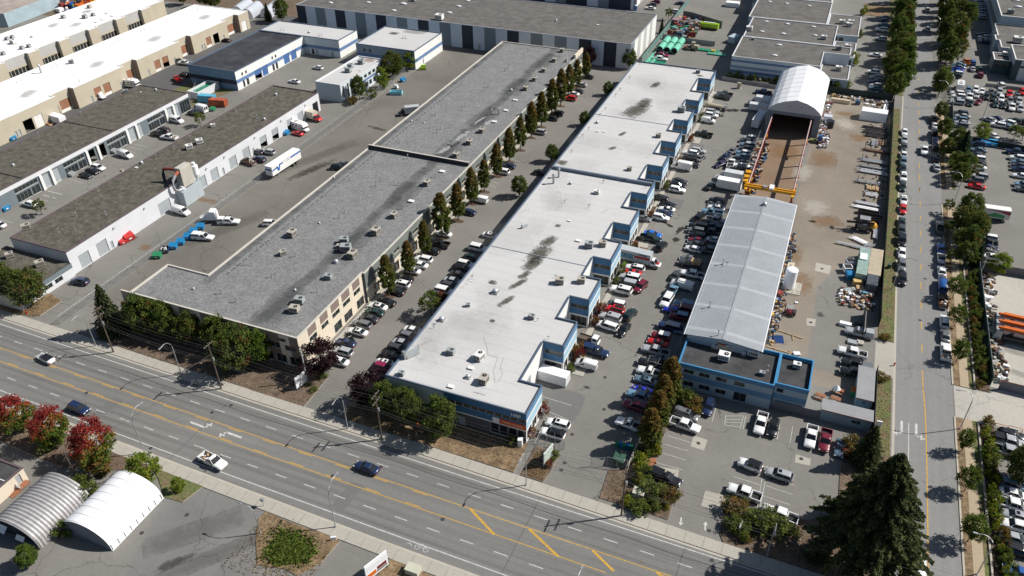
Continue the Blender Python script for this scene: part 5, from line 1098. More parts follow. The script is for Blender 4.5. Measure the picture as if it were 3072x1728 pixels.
OU=M('orange_unit',(.55,.12,.03),.6,.05);mb=MB();x,y=-8.3,128.8;px,py=rel(OF,x,y);mb.box(px-1.1,px+1.1,py-.6,py+.6,5.42,6.7,RTU);mb.box(px-1.12,px+.5,py-.62,py+.62,6.701,6.78,OU);mb.box(px+.52,px+1.12,py-.62,py+.62,6.701,6.78,WHITE);mb.cyl((px+.8,py,6.781),.28,.05,CHAS);mb.build('rooftop_unit',OF)
units(OF2,5.37,[('rtuw',5.9,128.4,0,.75)])
# --- the arched fabric shelter
t=thing('fabric_shelter','tall arched white fabric shelter over the crane bay','shelter',(-7.9,249.8,0));hw=8.1;D=33.3
prof=[(-hw,0),(-hw,7.3),(-hw+.9,8.4),(-hw+2.6,9.6),(-hw+5,10.6),(.35,11.4),(hw-4.6,10.6),(hw-2.4,9.6),(hw-.8,8.3),(hw,7.3),(hw,0)]
mb=MB();nb=8
for j in range(nb):
    ya,yb=D*j/nb,D*(j+1)/nb
    for i in range(len(prof)-1):
        (xa,za),(xb,zb)=prof[i],prof[i+1];q=.06
        mb.face([(xa,ya,za),(xa,yb,za),(xb,yb,zb),(xb,ya,zb)][::-1],FABW)
mb.face([(x,D,z)for x,z in prof][::-1],FABG);mb.build('cover',t)
mb=MB()
GABLE=M('gable_fabric',(.50,.52,.56),.6,.04);LEGP=M('gable_leg_grey',(.20,.23,.26),.7,.05)
top=[p for p in prof if p[1]>=7.3];mb.face([(x,-.01,z)for x,z in reversed(top)][::-1],GABLE);mb.face([(-hw,-.011,7.298),(hw,-.011,7.298),(hw,-.011,6.2),(-hw,-.011,6.2)][::-1],LEGP)
mb.box(-hw,-hw+1.5,-.02,.3,0,6.198,LEGP);mb.box(hw-2.0,hw,-.02,.3,0,6.198,LEGP);mb.build('gable',t)
mb=MB()
for x in(-1.6,1.9):mb.box(x-.3,x+.3,-.06,-.015,9.0,9.6,STEEL)
mb.build('gable_vents',t);mb=MB()
for j in range(nb+1):
    y=min(max(D*j/nb,.12),D-.1)
    for i in range(len(prof)-1):mb.tube([(prof[i][0]*1.004,y,prof[i][1]+.03),(prof[i+1][0]*1.004,y,prof[i+1][1]+.03)],.035,FABW,5)
mb.build('ribs',t)
# --- crane runway and gantry
RT=M('runway_top',(.52,.42,.40),.6,.15,.6)
for x,lab in((-14.2,'rusty red crane runway beam on columns, side nearer the parked cars'),(-2.5,'rusty red crane runway beam on columns, side nearer the open yard')):
    t=thing('crane_runway',lab,'crane runway',(x,196,0),0,'crane runway beams');mb=MB();mb.box(-.16,.16,0,62,6.0,6.08,RT);mb.box(-.1,.1,0,62,5.3,5.999,RUSTR);mb.box(-.25,.25,0,62,5.2,5.299,RUSTR);mb.box(-.05,.05,0,62,6.081,6.2,RT);mb.build('beam',t)
    for k in range(8):
        mb=MB();y=1+k*7.8;mb.box(-.2,.2,y-.2,y+.2,0,5.199,RUSTR);mb.box(-.5,.5,y-.4,y+.4,0.0,.08,RUSTR);mb.build('column',t)
    for k in(1,5):mb=MB();mb.box(.32,.45,k*7.5,k*7.5+2.2,4.7,5.3,YEL);mb.build('stop_bumper',t)
t=thing('gantry_crane','yellow gantry bridge spanning the two red runway beams','crane',(-8.4,197.6,0));mb=MB()
for y in(-.55,.55):mb.box(-6.6,6.6,y-.18,y+.18,6.3,7.0,YEL)
mb.build('bridge',t)
for x in(-6,6):mb=MB();mb.box(x-.35,x+.35,-2.2,2.2,6.21,6.6,YEL);mb.build('end_truck',t)
mb=MB();mb.box(-.2,1.0,-1.2,1.2,7.01,7.5,WHITE);mb.box(-1.8,-.8,-.6,.6,7.01,7.4,STEEL);mb.box(3.4,4.6,-.7,.7,6.4,6.62,STEEL);mb.build('trolley',t);mb=MB();mb.tube([(.3,0,7.0),(.3,0,3.2)],.03,CHAS,4);mb.box(.1,.5,-.15,.15,2.8,3.2,YEL);mb.build('hoist_hook',t)
for i,(x,y)in enumerate(((-15.9,216.3),(-15.9,213.3),(-15.9,210.7),(-14.5,205.2))):
    t=thing('yellow_crate','yellow steel crate, %s from the far end of the stack by the crane'%ORD[i],'crate',(x,y,0),.1,'yellow crates beside the gantry');mb=MB();mb.box(-.7,.7,-.8,.8,.1,1.5,YEL);mb.box(-.75,.75,-.85,.85,1.501,1.58,YEL);mb.box(-.6,.6,-.81,-.801,.4,1.2,CHAS);mb.build('shell',t)
# --- buildings along the right edge
EW=M('east_wall',(.40,.50,.58),.7,.05,.2);EG=M('east_green',(.06,.10,.10),.7,.06,.3)
E1=building('warehouse','large pale building with grey roof at the top right corner','warehouse',rect(59,375.6,140,470),9,GRAV3,EW,WHITE,{0:dict(mat=EW,holes=[(1,16,3.6,5.2,'win')],bands=[(0,1,STG)]),3:dict(mat=EW,bands=[(2.5,5,STG)])},par=.3)
units(E1,8.72,[('sky',66.5,391.7,0,1.2),('sky',66.5,401.6,0,1.2),('rtug',62.6,381.1,0,1.2)])
E2=building('warehouse','lower middle building with grey roof and stepped pale front, right edge','warehouse',[(57.5,343.8),(110,343.8),(110,375.3),(57.4,375.3),(57.4,359),(56.3,359),(56.3,352.8),(57.5,352.8)],6,GRAV3,EW,WHITE,{0:dict(mat=WALLW),4:dict(mat=EG,bands=[(3.5,6,WALLW)]),7:dict(mat=EG,bands=[(3.5,6,WALLW)])},par=.3)
units(E2,5.72,[('rtuw',63.5,352.6,0,1.6)])
E3=building('warehouse','tall pale and green building with grey roof above the full car lot','warehouse',rect(60.3,326.3,120,343.5),7.5,GRAV3,EW,WHITE,{0:dict(mat=EW,bands=[(4.6,5.4,EG)],cols=[(0,2.2,EG),(2.2,20,WALLW)]),3:dict(mat=EG,bands=[(5,7.5,WALLW)])},par=.3)
E4=building('entrance_block','small green entrance block with white window frames, right edge','office',rect(54.6,331.7,60.1,340.2),5,GRAV3,EG,WHITE,{0:dict(mat=EG,holes=[(.6,2.4,2.4,4.0,'win'),(3.0,4.8,2.4,4.0,'win')]),3:dict(mat=EG,bands=[(0,5,M('cream_green',(.3,.35,.33),.7,.05))])},par=.25)
units(E4,4.8,[('rtuw',58.5,338.0,0,1.0)])
# --- bottom-left: portable office, ribbed hut, white hoop shelter
t=building('portable_office','cream portable office with dark roof and wooden steps, left edge','portable',rect(-132,48.4,-115.9,54.9),3.0,DKROOF,CREAM,COPED,{1:dict(mat=CREAM,holes=[(4.6,5.6,.4,2.5,'door')])},par=.12)
seam(t,-131.5,-116.2,51.6,2.9,.05,WALLW,.18)
mb=MB();ax,ay=rel(t,-115.9,53.0);mb.box(ax,ax+1.2,ay-.4,ay+1.4,.35,.5,WOODR)
for k in range(8):mb.box(ax+.05+k*.14,ax+.1+k*.14,ay-.45,ay-.401,.5,1.4,WALLW)
for k in range(5):mb.box(ax+.1,ax+1.1,ay-.8-k*.35,ay-.48-k*.35,0,.4-k*.07,WOODR)
mb.build('steps',t)
def hut(name,label,cat,cx,cy,w,L,h,m,ribs,ang=0,rib_m=None):
    t=thing(name,label,cat,(cx,cy,0),ang);mb=MB();N=22
    n=ribs*4 if ribs else 10;P=[]
    for j in range(n+1):
        y=-L/2+L*j/n;k=1.0+(.025 if ribs and j%4 in(1,2)else 0)
        P.append([(-w/2*math.cos(PI*i/N)*k,y,h*math.sin(PI*i/N)**.85*k)for i in range(N+1)])
    for j in range(n):
        mm=m if not(rib_m and j%4 in(1,))else rib_m
        for i in range(N):mb.faces([P[j][i],P[j+1][i],P[j+1][i+1],P[j][i+1]],[(0,1,2,3)],mm,not ribs)
    mb.build('cover',t);return t,P
t,P=hut('hoop_shelter','white fabric hoop shelter beside the asphalt forecourt','shelter',-96.0,54.7,10.5,11.6,4.2,FABW,0)
mb=MB();mb.face([(x,-5.82,z)for x,y,z in P[0]],M('hoop_end_shade',(.16,.18,.22),.7,.1));mb.build('end_wall',t);mb=MB()  # end wall coloured dark grey to stand for shade on that side
for k in range(9):mb.tube([(5.36,-5.6+k*1.38,0),(5.22,-5.6+k*1.38,1.3)],.05,STEEL,5)
mb.tube([(5.23,-5.7,1.3),(5.23,5.7,1.3)],.05,STEEL,5);mb.tube([(5.38,-5.8,.1),(5.38,5.8,.1)],.07,WHITE,5);mb.build('side_rail',t);mb=MB()
for j in range(8):
    k=[(a*1.003,-5.6+j*1.6,c+.02)for a,b,c in P[0]];mb.tube(k,.03,FABG,4)
mb.build('fabric_seams',t)
t,P=hut('ribbed_hut','ribbed grey metal quonset hut beside the white hoop shelter','hut',-107.0,50.2,10.4,10.9,4.2,M('corrugated_silver',(.42,.41,.41),.5,.15,1,metal=.2),17,0,M('corrugated_shadow',(.15,.145,.15),.55,.2,1,metal=.2))
mb=MB();mb.face([(x,-4.9,z*.97)for x,y,z in P[0]],NAVY);mb.build('end_wall',t)
mb=MB();mb.face([(-3.9,-6.0,1.9),(-1.0,-6.3,1.9),(-1.0,-5.3,2.6),(-3.9,-5.3,2.6)],FABW);mb.face([(.6,-5.9,1.0),(2.4,-5.9,1.0),(2.4,-5.3,1.6),(.6,-5.3,1.6)],FABW);mb.build('awning',t)
# --- metal clad building and sheds at the very top left
tl=building('shed','pale blue metal-clad shed at the top left corner','shed',[(-400,215),(-341.8,243),(-345,275),(-400,275)],6,M('old_membrane',(.35,.30,.27),.9,.2,.3),M('blue_grey_cladding',(.33,.42,.46),.6,.1,.3),None,{})
for i,(x,y)in enumerate(((-258,299),(-251,297),(-243.5,301))):
    t,P=hut('white_tent','white peaked storage tent behind the tan warehouse, %s from the left'%ORD[i],'tent',x,y,5.6,13,4.2,FABG,0,.25);mb=MB();mb.face([(p[0],-6.52,p[2])for p in P[0]],FABW);mb.build('end_wall',t)
# ------ parked and moving vehicles
car_row('cars along the grey warehouse','from the main road along the grey warehouse',[
 ('sedan','white',-81.7,101.8,180),('suv','silver',-82.4,104.7,180),('sedan','navy',-83.5,107.5,180),
 ('sedan','white',-83.1,111.7,180,'sunroof'),('suv','grey',-83.5,114.2,180),('sedan','dark grey',-83.2,116.7,180),('sedan','green',-83.2,119.1,180),('sedan','white',-83.7,121.3,180,'sunroof'),('sedan','black',-82.7,123.5,180),
 ('sedan','black',-82.8,128.0,180),('suv','white',-83.0,130.9,180,'sunroof'),('suv','black',-83.2,132.9,180),('sedan','white',-83.4,136.9,180),('sedan','white',-82.9,139.8,180),('suv','white',-82.9,142.3,180),('sedan','black',-83.0,146.6,180),('crew pickup','black',-82.6,150.1,180),('sedan','white',-83.8,154.9,180)])
car_row('cars along the grey warehouse','past the small van along the grey warehouse',[
 ('sedan','navy',-82.5,167.3,180),('suv','white',-83.0,192.3,180),('sedan','navy',-82.8,196.4,180),('suv','silver',-82.6,222.0,180),('sedan','black',-82.6,233.6,180),('suv','black',-82.1,237.8,180),('suv','red',-82.3,251.9,180),('sedan','white',-82.8,256.2,180),('sedan','dark grey',-82.1,259.3,180),('sedan','silver',-82.9,265.5,180),('sedan','black',-83.0,273.8,180)])
car('small van','white',-82.2,174.5,180,'white small van nose-in at the grey warehouse between two bronze trees')
car_row('cars along the back of the white-roofed warehouse','from the main road behind the white-roofed warehouse',[
 ('suv','pink',-71.8,103.4,0),('sedan','white',-72.0,104.7,0,'sunroof'),('sedan','black',-72.3,107.4,0),('suv','dark grey',-72.1,109.6,0),('sedan','silver',-72.1,111.8,0),('suv','grey',-71.8,114.2,0),('sedan','white',-71.9,116.5,0),('sedan','black',-71.8,119.0,0)])
car_row('cars along the back of the white-roofed warehouse','past the young tree behind the white-roofed warehouse',[
 ('large suv','white',-72.1,132.0,0),('suv','dark grey',-71.8,134.3,0),('sedan','silver',-72.1,136.6,0),('sedan','dark grey',-71.9,139.4,0),('suv','black',-72.3,142.1,0),('suv','white',-72.3,144.0,0),('sedan','dark green',-72.0,147.4,0),('large suv','white',-72.3,151.7,0),('sedan','white',-71.9,158.5,0,'sunroof')])
car('sedan','black',-72.1,195.7,0,'black sedan in shade behind the stepped warehouse by the exhaust stacks')
for c in(('suv','white',-33.4,101.4,180,'white SUV with twin sunroof, nearer the blue end wall','sunroof'),('suv','white',-33.5,98.7,180,'white SUV with black roof beside the chain-link gate','roof:black'),
 ('small van','white',-33.7,119.4,180,'small white van behind the white container'),('pickup','navy',-33.1,124.2,-4,'dark blue pickup with canopy beside the flatbed','canopy'),
 ('minivan','white',-33.3,133.3,172,'white minivan nearest the standing person'),('large suv','silver',-33.6,136.4,175,'silver boxy SUV behind the white minivan','sunroof'),('sedan','black',-29.7,133.5,262,'black sedan parked across the end of the minivan'),('suv','dark green',-29.9,139.1,75,'dark green SUV with roof rack, across from the red off-roader','rails'),
 ('jeep','red',-33.4,139.5,178,'red off-roader with open bed beside the silver SUV','open'),('jeep','dark grey',-33.7,141.5,180,'dark off-roader with white roof beside the red one','roof:white'),('large suv','white',-34.2,147.3,178,'old white boxy SUV with sunroof facing the stepped bay','sunroof'),('suv','maroon',-30.4,150.3,256,'maroon pickup-like SUV parked across the row',''),('large suv','black',-33.7,150.3,180,'black SUV with pale roof panel between two boxy SUVs','roof:silver'),('large suv','silver',-33.7,153.0,180,'silver SUV with white roof beside the red sports car','sunroof+roof:white'),('coupe','red',-33.8,155.4,180,'bright red low sports car near the rental truck'),('suv','white',-33.6,157.3,180,'white SUV with sunroof next to the rental truck','sunroof'),
 ('suv','black',-30.1,169.3,78,'black SUV parked crosswise past the rental truck'),('crew pickup','dark green',-33.4,171.8,0,'dark green pickup beside the bright blue car'),('sedan','bright blue',-33.5,174.1,0,'bright blue sedan near the fourth bay'),
 ('suv','white',-33.6,183.0,0,'white SUV nearest in the group of four by the patched asphalt'),('sedan','navy',-33.3,185.6,0,'dark blue sedan tucked behind the white SUV'),('coupe','white',-33.1,188.1,180,'white coupe with black roof beside the patched asphalt','roof:white'),('sedan','black',-33.5,190.4,180,'black sedan half on the dark asphalt patch'),('sedan','grey',-37.9,181.0,0,'grey sedan peeking out under a blue bay'),('sedan','black',-36.4,193.6,180,'black sedan in the shade of a stepped bay'),
 ('suv','white',-32.9,199.7,0,'white hatchback nearest the small brown planter',''),('suv','black',-33.3,202.5,0,'black SUV between a white car and a grey sedan'),('sedan','dark grey',-33.3,205.1,0,'dark grey sedan at the far side of three near the planter'),
 ('high van','white',-34.8,213.8,176,'long white high-roof van beside a blue bay'),('sedan','black',-32.4,216.6,0,'black sedan half hidden behind the long white van'),('suv','white',-34.2,224.1,178,'white SUV in the cluster of four with silver and grey'),('suv','black',-33.7,220.6,180,'black SUV nearest in the cluster of four'),('suv','silver',-32.4,226.4,0,'silver SUV at the far side of the cluster of four'),('sedan','grey',-30.8,221.9,72,'grey sedan parked crosswise in the cluster of four'),
 ('crew pickup','black',-33.2,238.8,176,'lone black crew-cab pickup in the forecourt'),('small van','white',-33.9,249.8,-3,'white cargo van beside two pale SUVs at the far bays'),('suv','white',-33.8,254.6,0,'white SUV beside the white cargo van'),('suv','silver',-34.0,257.5,0,'silver SUV farthest of three near the boat trailer'),('dually','dark grey',-33.1,272.1,170,'dark wide-bed pickup nearest the last blue bay'),('crew pickup','dark grey',-32.9,274.5,178,'dark pickup behind the wide-bed truck')):
    car(*c[:6],None,c[6]if len(c)>6 else '')
for c in(('suv','silver',-19.2,241.1,178,'pale SUV farthest in the crammed row by the crane fence','sunroof+roof:white'),('sedan','dark grey',-19.7,238.9,180,'dark grey sedan beside the farthest pale SUV'),('large suv','grey blue',-19.0,235.5,180,'dark boxy wagon with pale roof in the crane-side row','roof:silver'),('suv','dark grey',-18.9,233.1,180,'dark SUV in the crane-side row behind the boxy wagon'),('sedan','grey',-22.6,230.6,75,'grey hatchback parked along the aisle nearest the crane shade'),('sedan','navy',-24.0,225.6,75,'navy sedan parked along the aisle by the crane'),('suv','light blue',-19.3,229.7,178,'blue and white SUV in the crane-side row','roof:white'),('suv','grey blue',-19.0,227.1,178,'blue-grey SUV beside the blue and white one'),('sedan','purple',-24.5,220.0,240,'dark purple sedan at an angle in the aisle'),('sedan','white',-18.6,221.2,178,'white sedan with dark bonnet by the crane fence'),('sedan','dark grey',-18.7,223.3,180,'dark grey sedan behind the white sedan by the fence'),('crew pickup','black',-18.6,218.4,180,'black pickup just before the two white box trucks'),('sedan','dark green',-24.7,205.4,75,'dark green sedan standing beside the white box body'),('pickup','white',-21.7,221.2,92,'stubby white pickup nose-on among the crane-side cars'),
 ('crew pickup','navy',-20.5,281.0,176,'dark pickup in shade left of the fabric shelter'),
 ('suv','black',-21.4,197.3,178,'black SUV farthest in the row along the metal shed'),('coupe','dark grey',-21.2,195.7,180,'stripped dark car with exposed engine by the shed','nohood'),('sedan','white',-20.9,193.6,180,'white sedan with sunroof beside a stripped car','sunroof'),('pickup','light blue',-21.4,190.6,180,'pale blue pickup with white panels on its bed'),('suv','black',-24.1,187.2,80,'black SUV standing crosswise in the shed aisle'),('crew pickup','silver',-19.6,186.7,-2,'silver crew-cab pickup facing the metal shed','sunroof'),('large suv','black',-23.4,182.0,180,'big black SUV in front of a blue sedan by the shed'),('sedan','navy',-18.8,184.2,0,'dark blue sedan tucked against the shed'),('suv','grey',-23.5,179.7,180,'grey SUV in the double row by the shed'),('crew pickup','navy',-18.2,182.4,0,'navy pickup tight against the shed wall'),('crew pickup','black',-19.5,180.2,0,'black pickup in shadow of the shed, third from the silver pickup'),('suv','black',-22.7,177.4,180,'black SUV with a red bonnet neighbour by the shed'),('sedan','white',-18.5,177.1,180,'white two-tone coupe tight against the shed','roof:white'),('sedan','maroon',-22.3,175.2,180,'dark maroon sedan in the double row by the shed'),('suv','dark grey',-22.1,173.0,180,'dark grey wagon behind the white hatchback'),('hatchback','white',-22.4,170.8,172,'white hatchback with dark bonnet in the shed row'),('crew pickup','grey',-18.4,171.5,180,'grey pickup in shade beside the white hatchback'),('sedan','grey',-22.3,166.2,178,'grey sedan before the crate-laden pickup'),('crew pickup','dark grey',-21.7,164.0,180,'dark pickup loaded with tan wooden crates','crates'),('sedan','dark grey',-23.8,158.0,82,'dark grey sedan parked along the aisle before the white van'),('crew pickup','white',-20.3,159.6,180,'white pickup behind the grey sedan by the shed'),('van','white',-21.6,154.3,174,'big white van with roof fan in the shed row','rack'),('pickup','light blue',-23.2,151.0,85,'light blue little truck beside the big white van'),('large suv','white',-23.5,147.2,264,'white old SUV facing the camera in the shed aisle'),
 ('large suv','light blue',-19.4,147.0,180,'SUV with a light blue roof in shed shadow','roof:light blue'),('sedan','royal blue',-21.3,144.2,180,'deep blue car in shed shadow'),('large suv','maroon',-19.3,145.2,180,'maroon boxy SUV in shed shadow'),('jeep','maroon',-19.6,142.3,180,'maroon off-roader with pale blue roof by the shed','roof:light blue'),('large suv','navy',-20.7,137.9,176,'navy truck-like SUV with pale roof near the shed corner','roof:silver'),('sedan','light blue',-17.3,137.5,180,'light blue hatchback tight to the shed corner'),('jeep','maroon',-21.7,134.0,180,'maroon off-roader with bright white roof','roof:white'),('coupe','red',-21.9,131.9,178,'red coupe parked beside the white-roofed off-roader'),('crew pickup','silver',-21.6,128.9,178,'silver crew-cab pickup third from the planting bed'),('crew pickup','black',-21.3,124.5,178,'black pickup with ladder bars near the office','rack'),('suv','dark grey',-18.8,126.6,180,'dark SUV behind the black pickup near the office'),('pickup','white',-20.8,121.9,178,'white pickup beside the blue-grey sedan by the office'),('sedan','grey blue',-21.2,119.3,176,'blue-grey sedan with sunroof by the bronze-topped trees','sunroof'),
 ('coupe','royal blue',-21.2,116.2,176,'royal blue hot rod with exposed engine','nohood'),('crew pickup','light blue',-20.9,114.2,172,'blue pickup carrying scrap beside the hot rod','load'),('large suv','maroon',-21.1,111.4,174,'dark red SUV beside the blue pickup',''),('pickup','white',-20.7,106.2,176,'white single-cab pickup in tree shade near the gate'),
 ('minivan','grey',-11.7,112.7,-8,'grey car with roof rack beside the clipped trees','rails+sunroof'),('crew pickup','white',-11.3,109.8,-6,'white crew-cab pickup beside the clipped trees in the office lot'),('suv','navy',-8.1,116.3,268,'navy SUV nose-out beside the blue office','rails'),('crew pickup','white',1.7,115.5,268,'white pickup nose-out against the office wall, by the black SUV'),('suv','black',4.0,115.2,268,'black SUV with silver roof rails by the yard wall','rails'),('crew pickup','white',10.7,115.4,268,'white pickup parked next to the dark red pickup'),('crew pickup','maroon',13.2,115.3,268,'dark red pickup between a white pickup and a small convertible'),('coupe','grey blue',15.8,114.5,268,'small grey-blue convertible at the end by the shrubs'),('pickup','black',-11.7,95.9,-8,'black pickup with canopy near the trimmed hedge','canopy'),
 ('jeep','white',1.5,104.3,172,'white off-roader with black hard top and spare wheel','roof:black+spare'),('suv','silver',6.5,104.0,176,'silver SUV with sunroof in the middle stalls','sunroof'),('crew pickup','white',1.5,97.7,174,'white pickup with sunroof in the middle stalls','sunroof'),('crew pickup','white',7.7,95.3,172,'white pickup in tree shade at the end of the office lot'),
 ('crew pickup','silver',17.4,150.6,178,'silver pickup with canopy inside the yard gate','canopy'),('crew pickup','white',16.4,143.2,177,'white pickup inside the yard by the fence'),('crew pickup','black',17.2,139.5,177,'black pickup with grey tray by the yard fence','box'),('crew pickup','black',17.2,136.6,177,'black pickup between the grey tray and the long shed'),
 ('sedan','white',-139.4,80.1,172,'white sedan with dark glass roof driving on the main road','roof:black'),('sedan','navy',-61.3,78.9,178,'dark blue sedan driving on the main road'),('pickup','white',-87.8,70.0,-8,'white pickup driving on the near lanes of the main road','load'),('suv','navy',-121.0,71.3,-3,'dark blue SUV passing the red maples'),('sedan','white',29.0,93.3,269,'white sedan driving down the side street at the bottom edge'),('crew pickup','white',31.2,251.0,270,'white pickup driving down the side street'),
 ('suv','navy',-154.9,104.1,188,'navy SUV parked beside the low front office'),('van','white',-155.3,139.4,-5,'white cargo van beside the dust collector'),('pickup','white',-140.8,130.9,12,'battered white pickup with canopy beside the blue dumpsters','canopy'),('crew pickup','white',-139.6,139.7,20,'white pickup beside the white semi tractor','canopy'),('suv','white',-128.5,143.0,20,'white car half hidden behind the grey roof edge'),('suv','black',-129.6,177.3,20,'black SUV beside the grey roof edge'),('sedan','grey',-129.0,179.9,20,'grey sedan against the grey roof edge'),
 ('suv','silver',-155.4,178.6,178,'silver SUV outside the roller doors past the trailer'),('suv','navy',-155.0,173.4,172,'navy SUV outside the roller doors past the trailer'),('hatchback','dark grey',-158.8,177.5,178,'dark hatchback nose-in at a half open roller door'),('pickup','brown',-157.3,170.6,172,'dark tipper-like pickup with load by the roller doors','load'),('coupe','red',-155.1,193.5,172,'bright red sports car by the roller doors'),
 ('hatchback','white',-182.6,246.9,176,'white hatchback alone in the blue compound lot'),('sedan','white',-182.7,231.5,176,'white sedan behind the mossy roof in the blue compound'),
 ('crew pickup','white',-234.5,232.6,186,'white pickup on the lane beside the tan warehouse','rack'),('suv','grey',-238.8,233.7,10,'grey car behind the white pickup by the tan wall'),('sedan','black',-237.4,260.9,178,'black sedan by the far doors of the tan warehouse'),('pickup','red',-225.4,217.9,150,'red pickup by the dry grass corner'),('suv','black',-226.1,222.6,176,'black SUV near the blue workshop fence'),
 ('high van','white',-197.7,197.7,172,'white high-roof van beside the green tank container'),('suv','black',-197.9,194.5,176,'black SUV beside the white high-roof van'),('van','white',-199.1,187.5,-6,'white passenger van beside the glazed unit fronts','glass'),('suv','black',-197.7,179.9,176,'black SUV behind the black pickup by the units'),('crew pickup','black',-196.9,176.8,178,'black pickup by the glazed unit fronts'),('crew pickup','white',-191.9,176.0,186,'white work pickup with loaded bed by the units','load'),('van','white',-195.7,161.0,-8,'plain white van by the glazed unit fronts'),('suv','white',-196.8,151.3,-4,'white SUV nearest three cars at the glazed units'),('sedan','black',-196.9,149.0,-4,'black sedan beside the white SUV at the units'),('coupe','black',-196.6,146.3,-4,'black coupe with white stripes at the units'),('suv','white',-197.7,127.5,178,'white SUV beside the autumn sapling'),('sedan','white',-196.2,116.3,176,'white sedan cut by the left edge of the picture')):
    car(*c[:6],None,c[6]if len(c)>6 else '')
car_row('cars parked on the west kerb of the side street','from the far end of the west kerb',[
 ('sedan','white',25.6,263.2,270),('sedan','silver',25.6,257.3,270),('sedan','dark grey',25.6,251.6,270),('sedan','white',25.5,245.5,270),('suv','grey blue',25.4,240.7,270),('sedan','dark green',25.4,236.1,270),('suv','white',25.5,230.2,270,'sunroof'),('sedan','dark green',25.4,224.2,270),('sedan','white',25.7,216.2,270,'sunroof'),('sedan','red',25.6,210.8,270),('sedan','green',25.4,203.1,270),('suv','dark grey',25.3,198.7,270),('large suv','black',25.4,193.4,270),('sedan','white',25.5,187.6,270),('suv','grey',25.5,181.7,270),('suv','black',25.7,175.4,270)])
car_row('cars parked on the east kerb of the side street','from the far end of the east kerb',[
 ('suv','silver',34.1,405.9,90),('suv','silver',33.9,376.3,90),('crew pickup','black',34.3,276.6,90),('sedan','white',34.6,272.0,90),('suv','black',34.4,266.0,90),('sedan','navy',34.4,260.3,90),('suv','black',34.4,254.8,90),('suv','black',34.5,246.4,90),('sedan','silver',34.5,240.4,90),('crew pickup','grey',34.4,204.0,90),('sedan','blue',34.4,193.3,90),('sedan','white',34.4,188.8,90,'roof:black'),('sedan','white',34.3,182.4,90),('van','blue',34.3,176.0,90),('pickup','brown',34.2,169.8,90,'load'),('suv','white',34.3,161.5,90),('sedan','grey',34.3,156.3,90),('crew pickup','white',34.2,150.4,90,'load')])
car_row('cars in the shade of the top right building','from the far end in the shade of the top right building',[
 ('sedan','grey blue',56.1,426.9,180),('sedan','light blue',56.0,423.0,180),('suv','silver',56.0,419.2,180),('sedan','silver',55.9,415.8,180),('suv','light blue',55.7,411.7,180),('sedan','silver',55.6,408.4,180),('sedan','grey blue',55.3,405.1,180),('suv','silver',55.6,401.6,180)])
car_row('cars beside the lower grey-roofed building','from the far end beside the lower grey-roofed building',[
 ('sedan','dark grey',54.9,376.9,180),('suv','white',55.0,372.6,180),('sedan','silver',54.9,369.5,180),('sedan','navy',54.9,366.8,180)])
car_row('cars nose-in at the big street trees','from the far end of the row by the big street trees',[
 ('sedan','light blue',44.2,334.9,180,''),('sedan','grey blue',43.8,331.9,180),('sedan','royal blue',43.3,328.9,180),('sedan','blue',43.0,326.6,180),('suv','white',42.9,324.2,180),('suv','dark green',42.2,321.3,180),('suv','white',39.8,319.1,180)])
for c in(('crew pickup','orange',46.8,338.7,95,'orange tipper pickup at the top right'),('suv','blue',49.0,339.0,95,'blue SUV beside the orange tipper pickup'),('sedan','silver',48.6,331.8,90,'silver sedan in front of the green entrance block'),('suv','dark green',51.0,332.5,90,'dark green SUV in front of the green entrance block'),('suv','maroon',50.9,325.9,90,'maroon SUV in the shade of the green entrance block'),('suv','white',57.1,317.6,95,'pale SUV half shaded by the tall green building')):car(*c)
car_row('cars in the full car lot','from the left, back line of the full car lot',[
 ('suv','grey blue',46.0,308.4,265),('suv','white',48.4,309.7,265),('sedan','white',50.4,309.2,265),('sedan','dark grey',53.4,309.5,265),('suv','silver',56.0,310.4,265),('suv','red',59.0,309.2,265),('sedan','grey',61.3,308.5,265),('suv','red',63.4,313.0,265)])
car_row('cars in the full car lot','from the left, second line of the full car lot',[
 ('crew pickup','white',46.1,301.7,265),('sedan','silver',48.5,304.7,265),('suv','black',51.4,304.2,265),('suv','dark green',53.7,303.6,265),('suv','white',56.0,303.6,265),('suv','grey',58.7,302.8,265),('suv','silver',61.4,303.5,265)])
car_row('cars in the full car lot','from the left, front line of the full car lot',[
 ('sedan','dark green',46.2,296.1,262),('sedan','maroon',48.8,298.2,250),('sedan','green',54.0,298.1,265),('sedan','dark green',56.3,297.8,265),('crew pickup','white',58.7,296.8,265),('suv','silver',61.2,296.6,265)])
car_row('cars nose-in at the chain-link fence of the full lot','from the far end at the full lot fence',[
 ('suv','white',42.4,303.8,180),('suv','white',42.7,300.7,180),('sedan','silver',42.1,297.3,180),('suv','silver',42.1,295.0,180),('suv','dark grey',42.7,285.4,180),('sedan','silver',43.2,283.1,180),('suv','grey blue',42.2,279.6,180),('sedan','silver',42.8,277.4,180),('suv','grey',42.2,274.7,180)])
for c in(('sedan','silver',51.0,283.2,150,'pale sedan at the lamp post end of the angled group'),('sedan','navy',53.4,284.8,150,'navy sedan behind the pale SUV in the angled group'),('suv','white',53.4,279.4,170,'white old SUV in the angled group'),('sedan','grey blue',56.0,279.0,140,'grey-blue sedan in the angled group'),('suv','white',56.5,282.4,150,'white SUV behind the grey-blue sedan, angled group'),('suv','black',58.5,284.6,150,'black SUV at the back right of the angled group'),('sedan','dark grey',59.2,279.4,140,'dark grey sedan at the front right of the angled group'),('suv','black',60.5,284.5,150,'black SUV cut by the right edge, angled group'),('sedan','white',51.3,270.1,120,'white sedan between the yellow-green shrubs'),
 ('suv','navy',46.3,261.4,180,'navy SUV beside the two blue dumpsters')):car(*c)
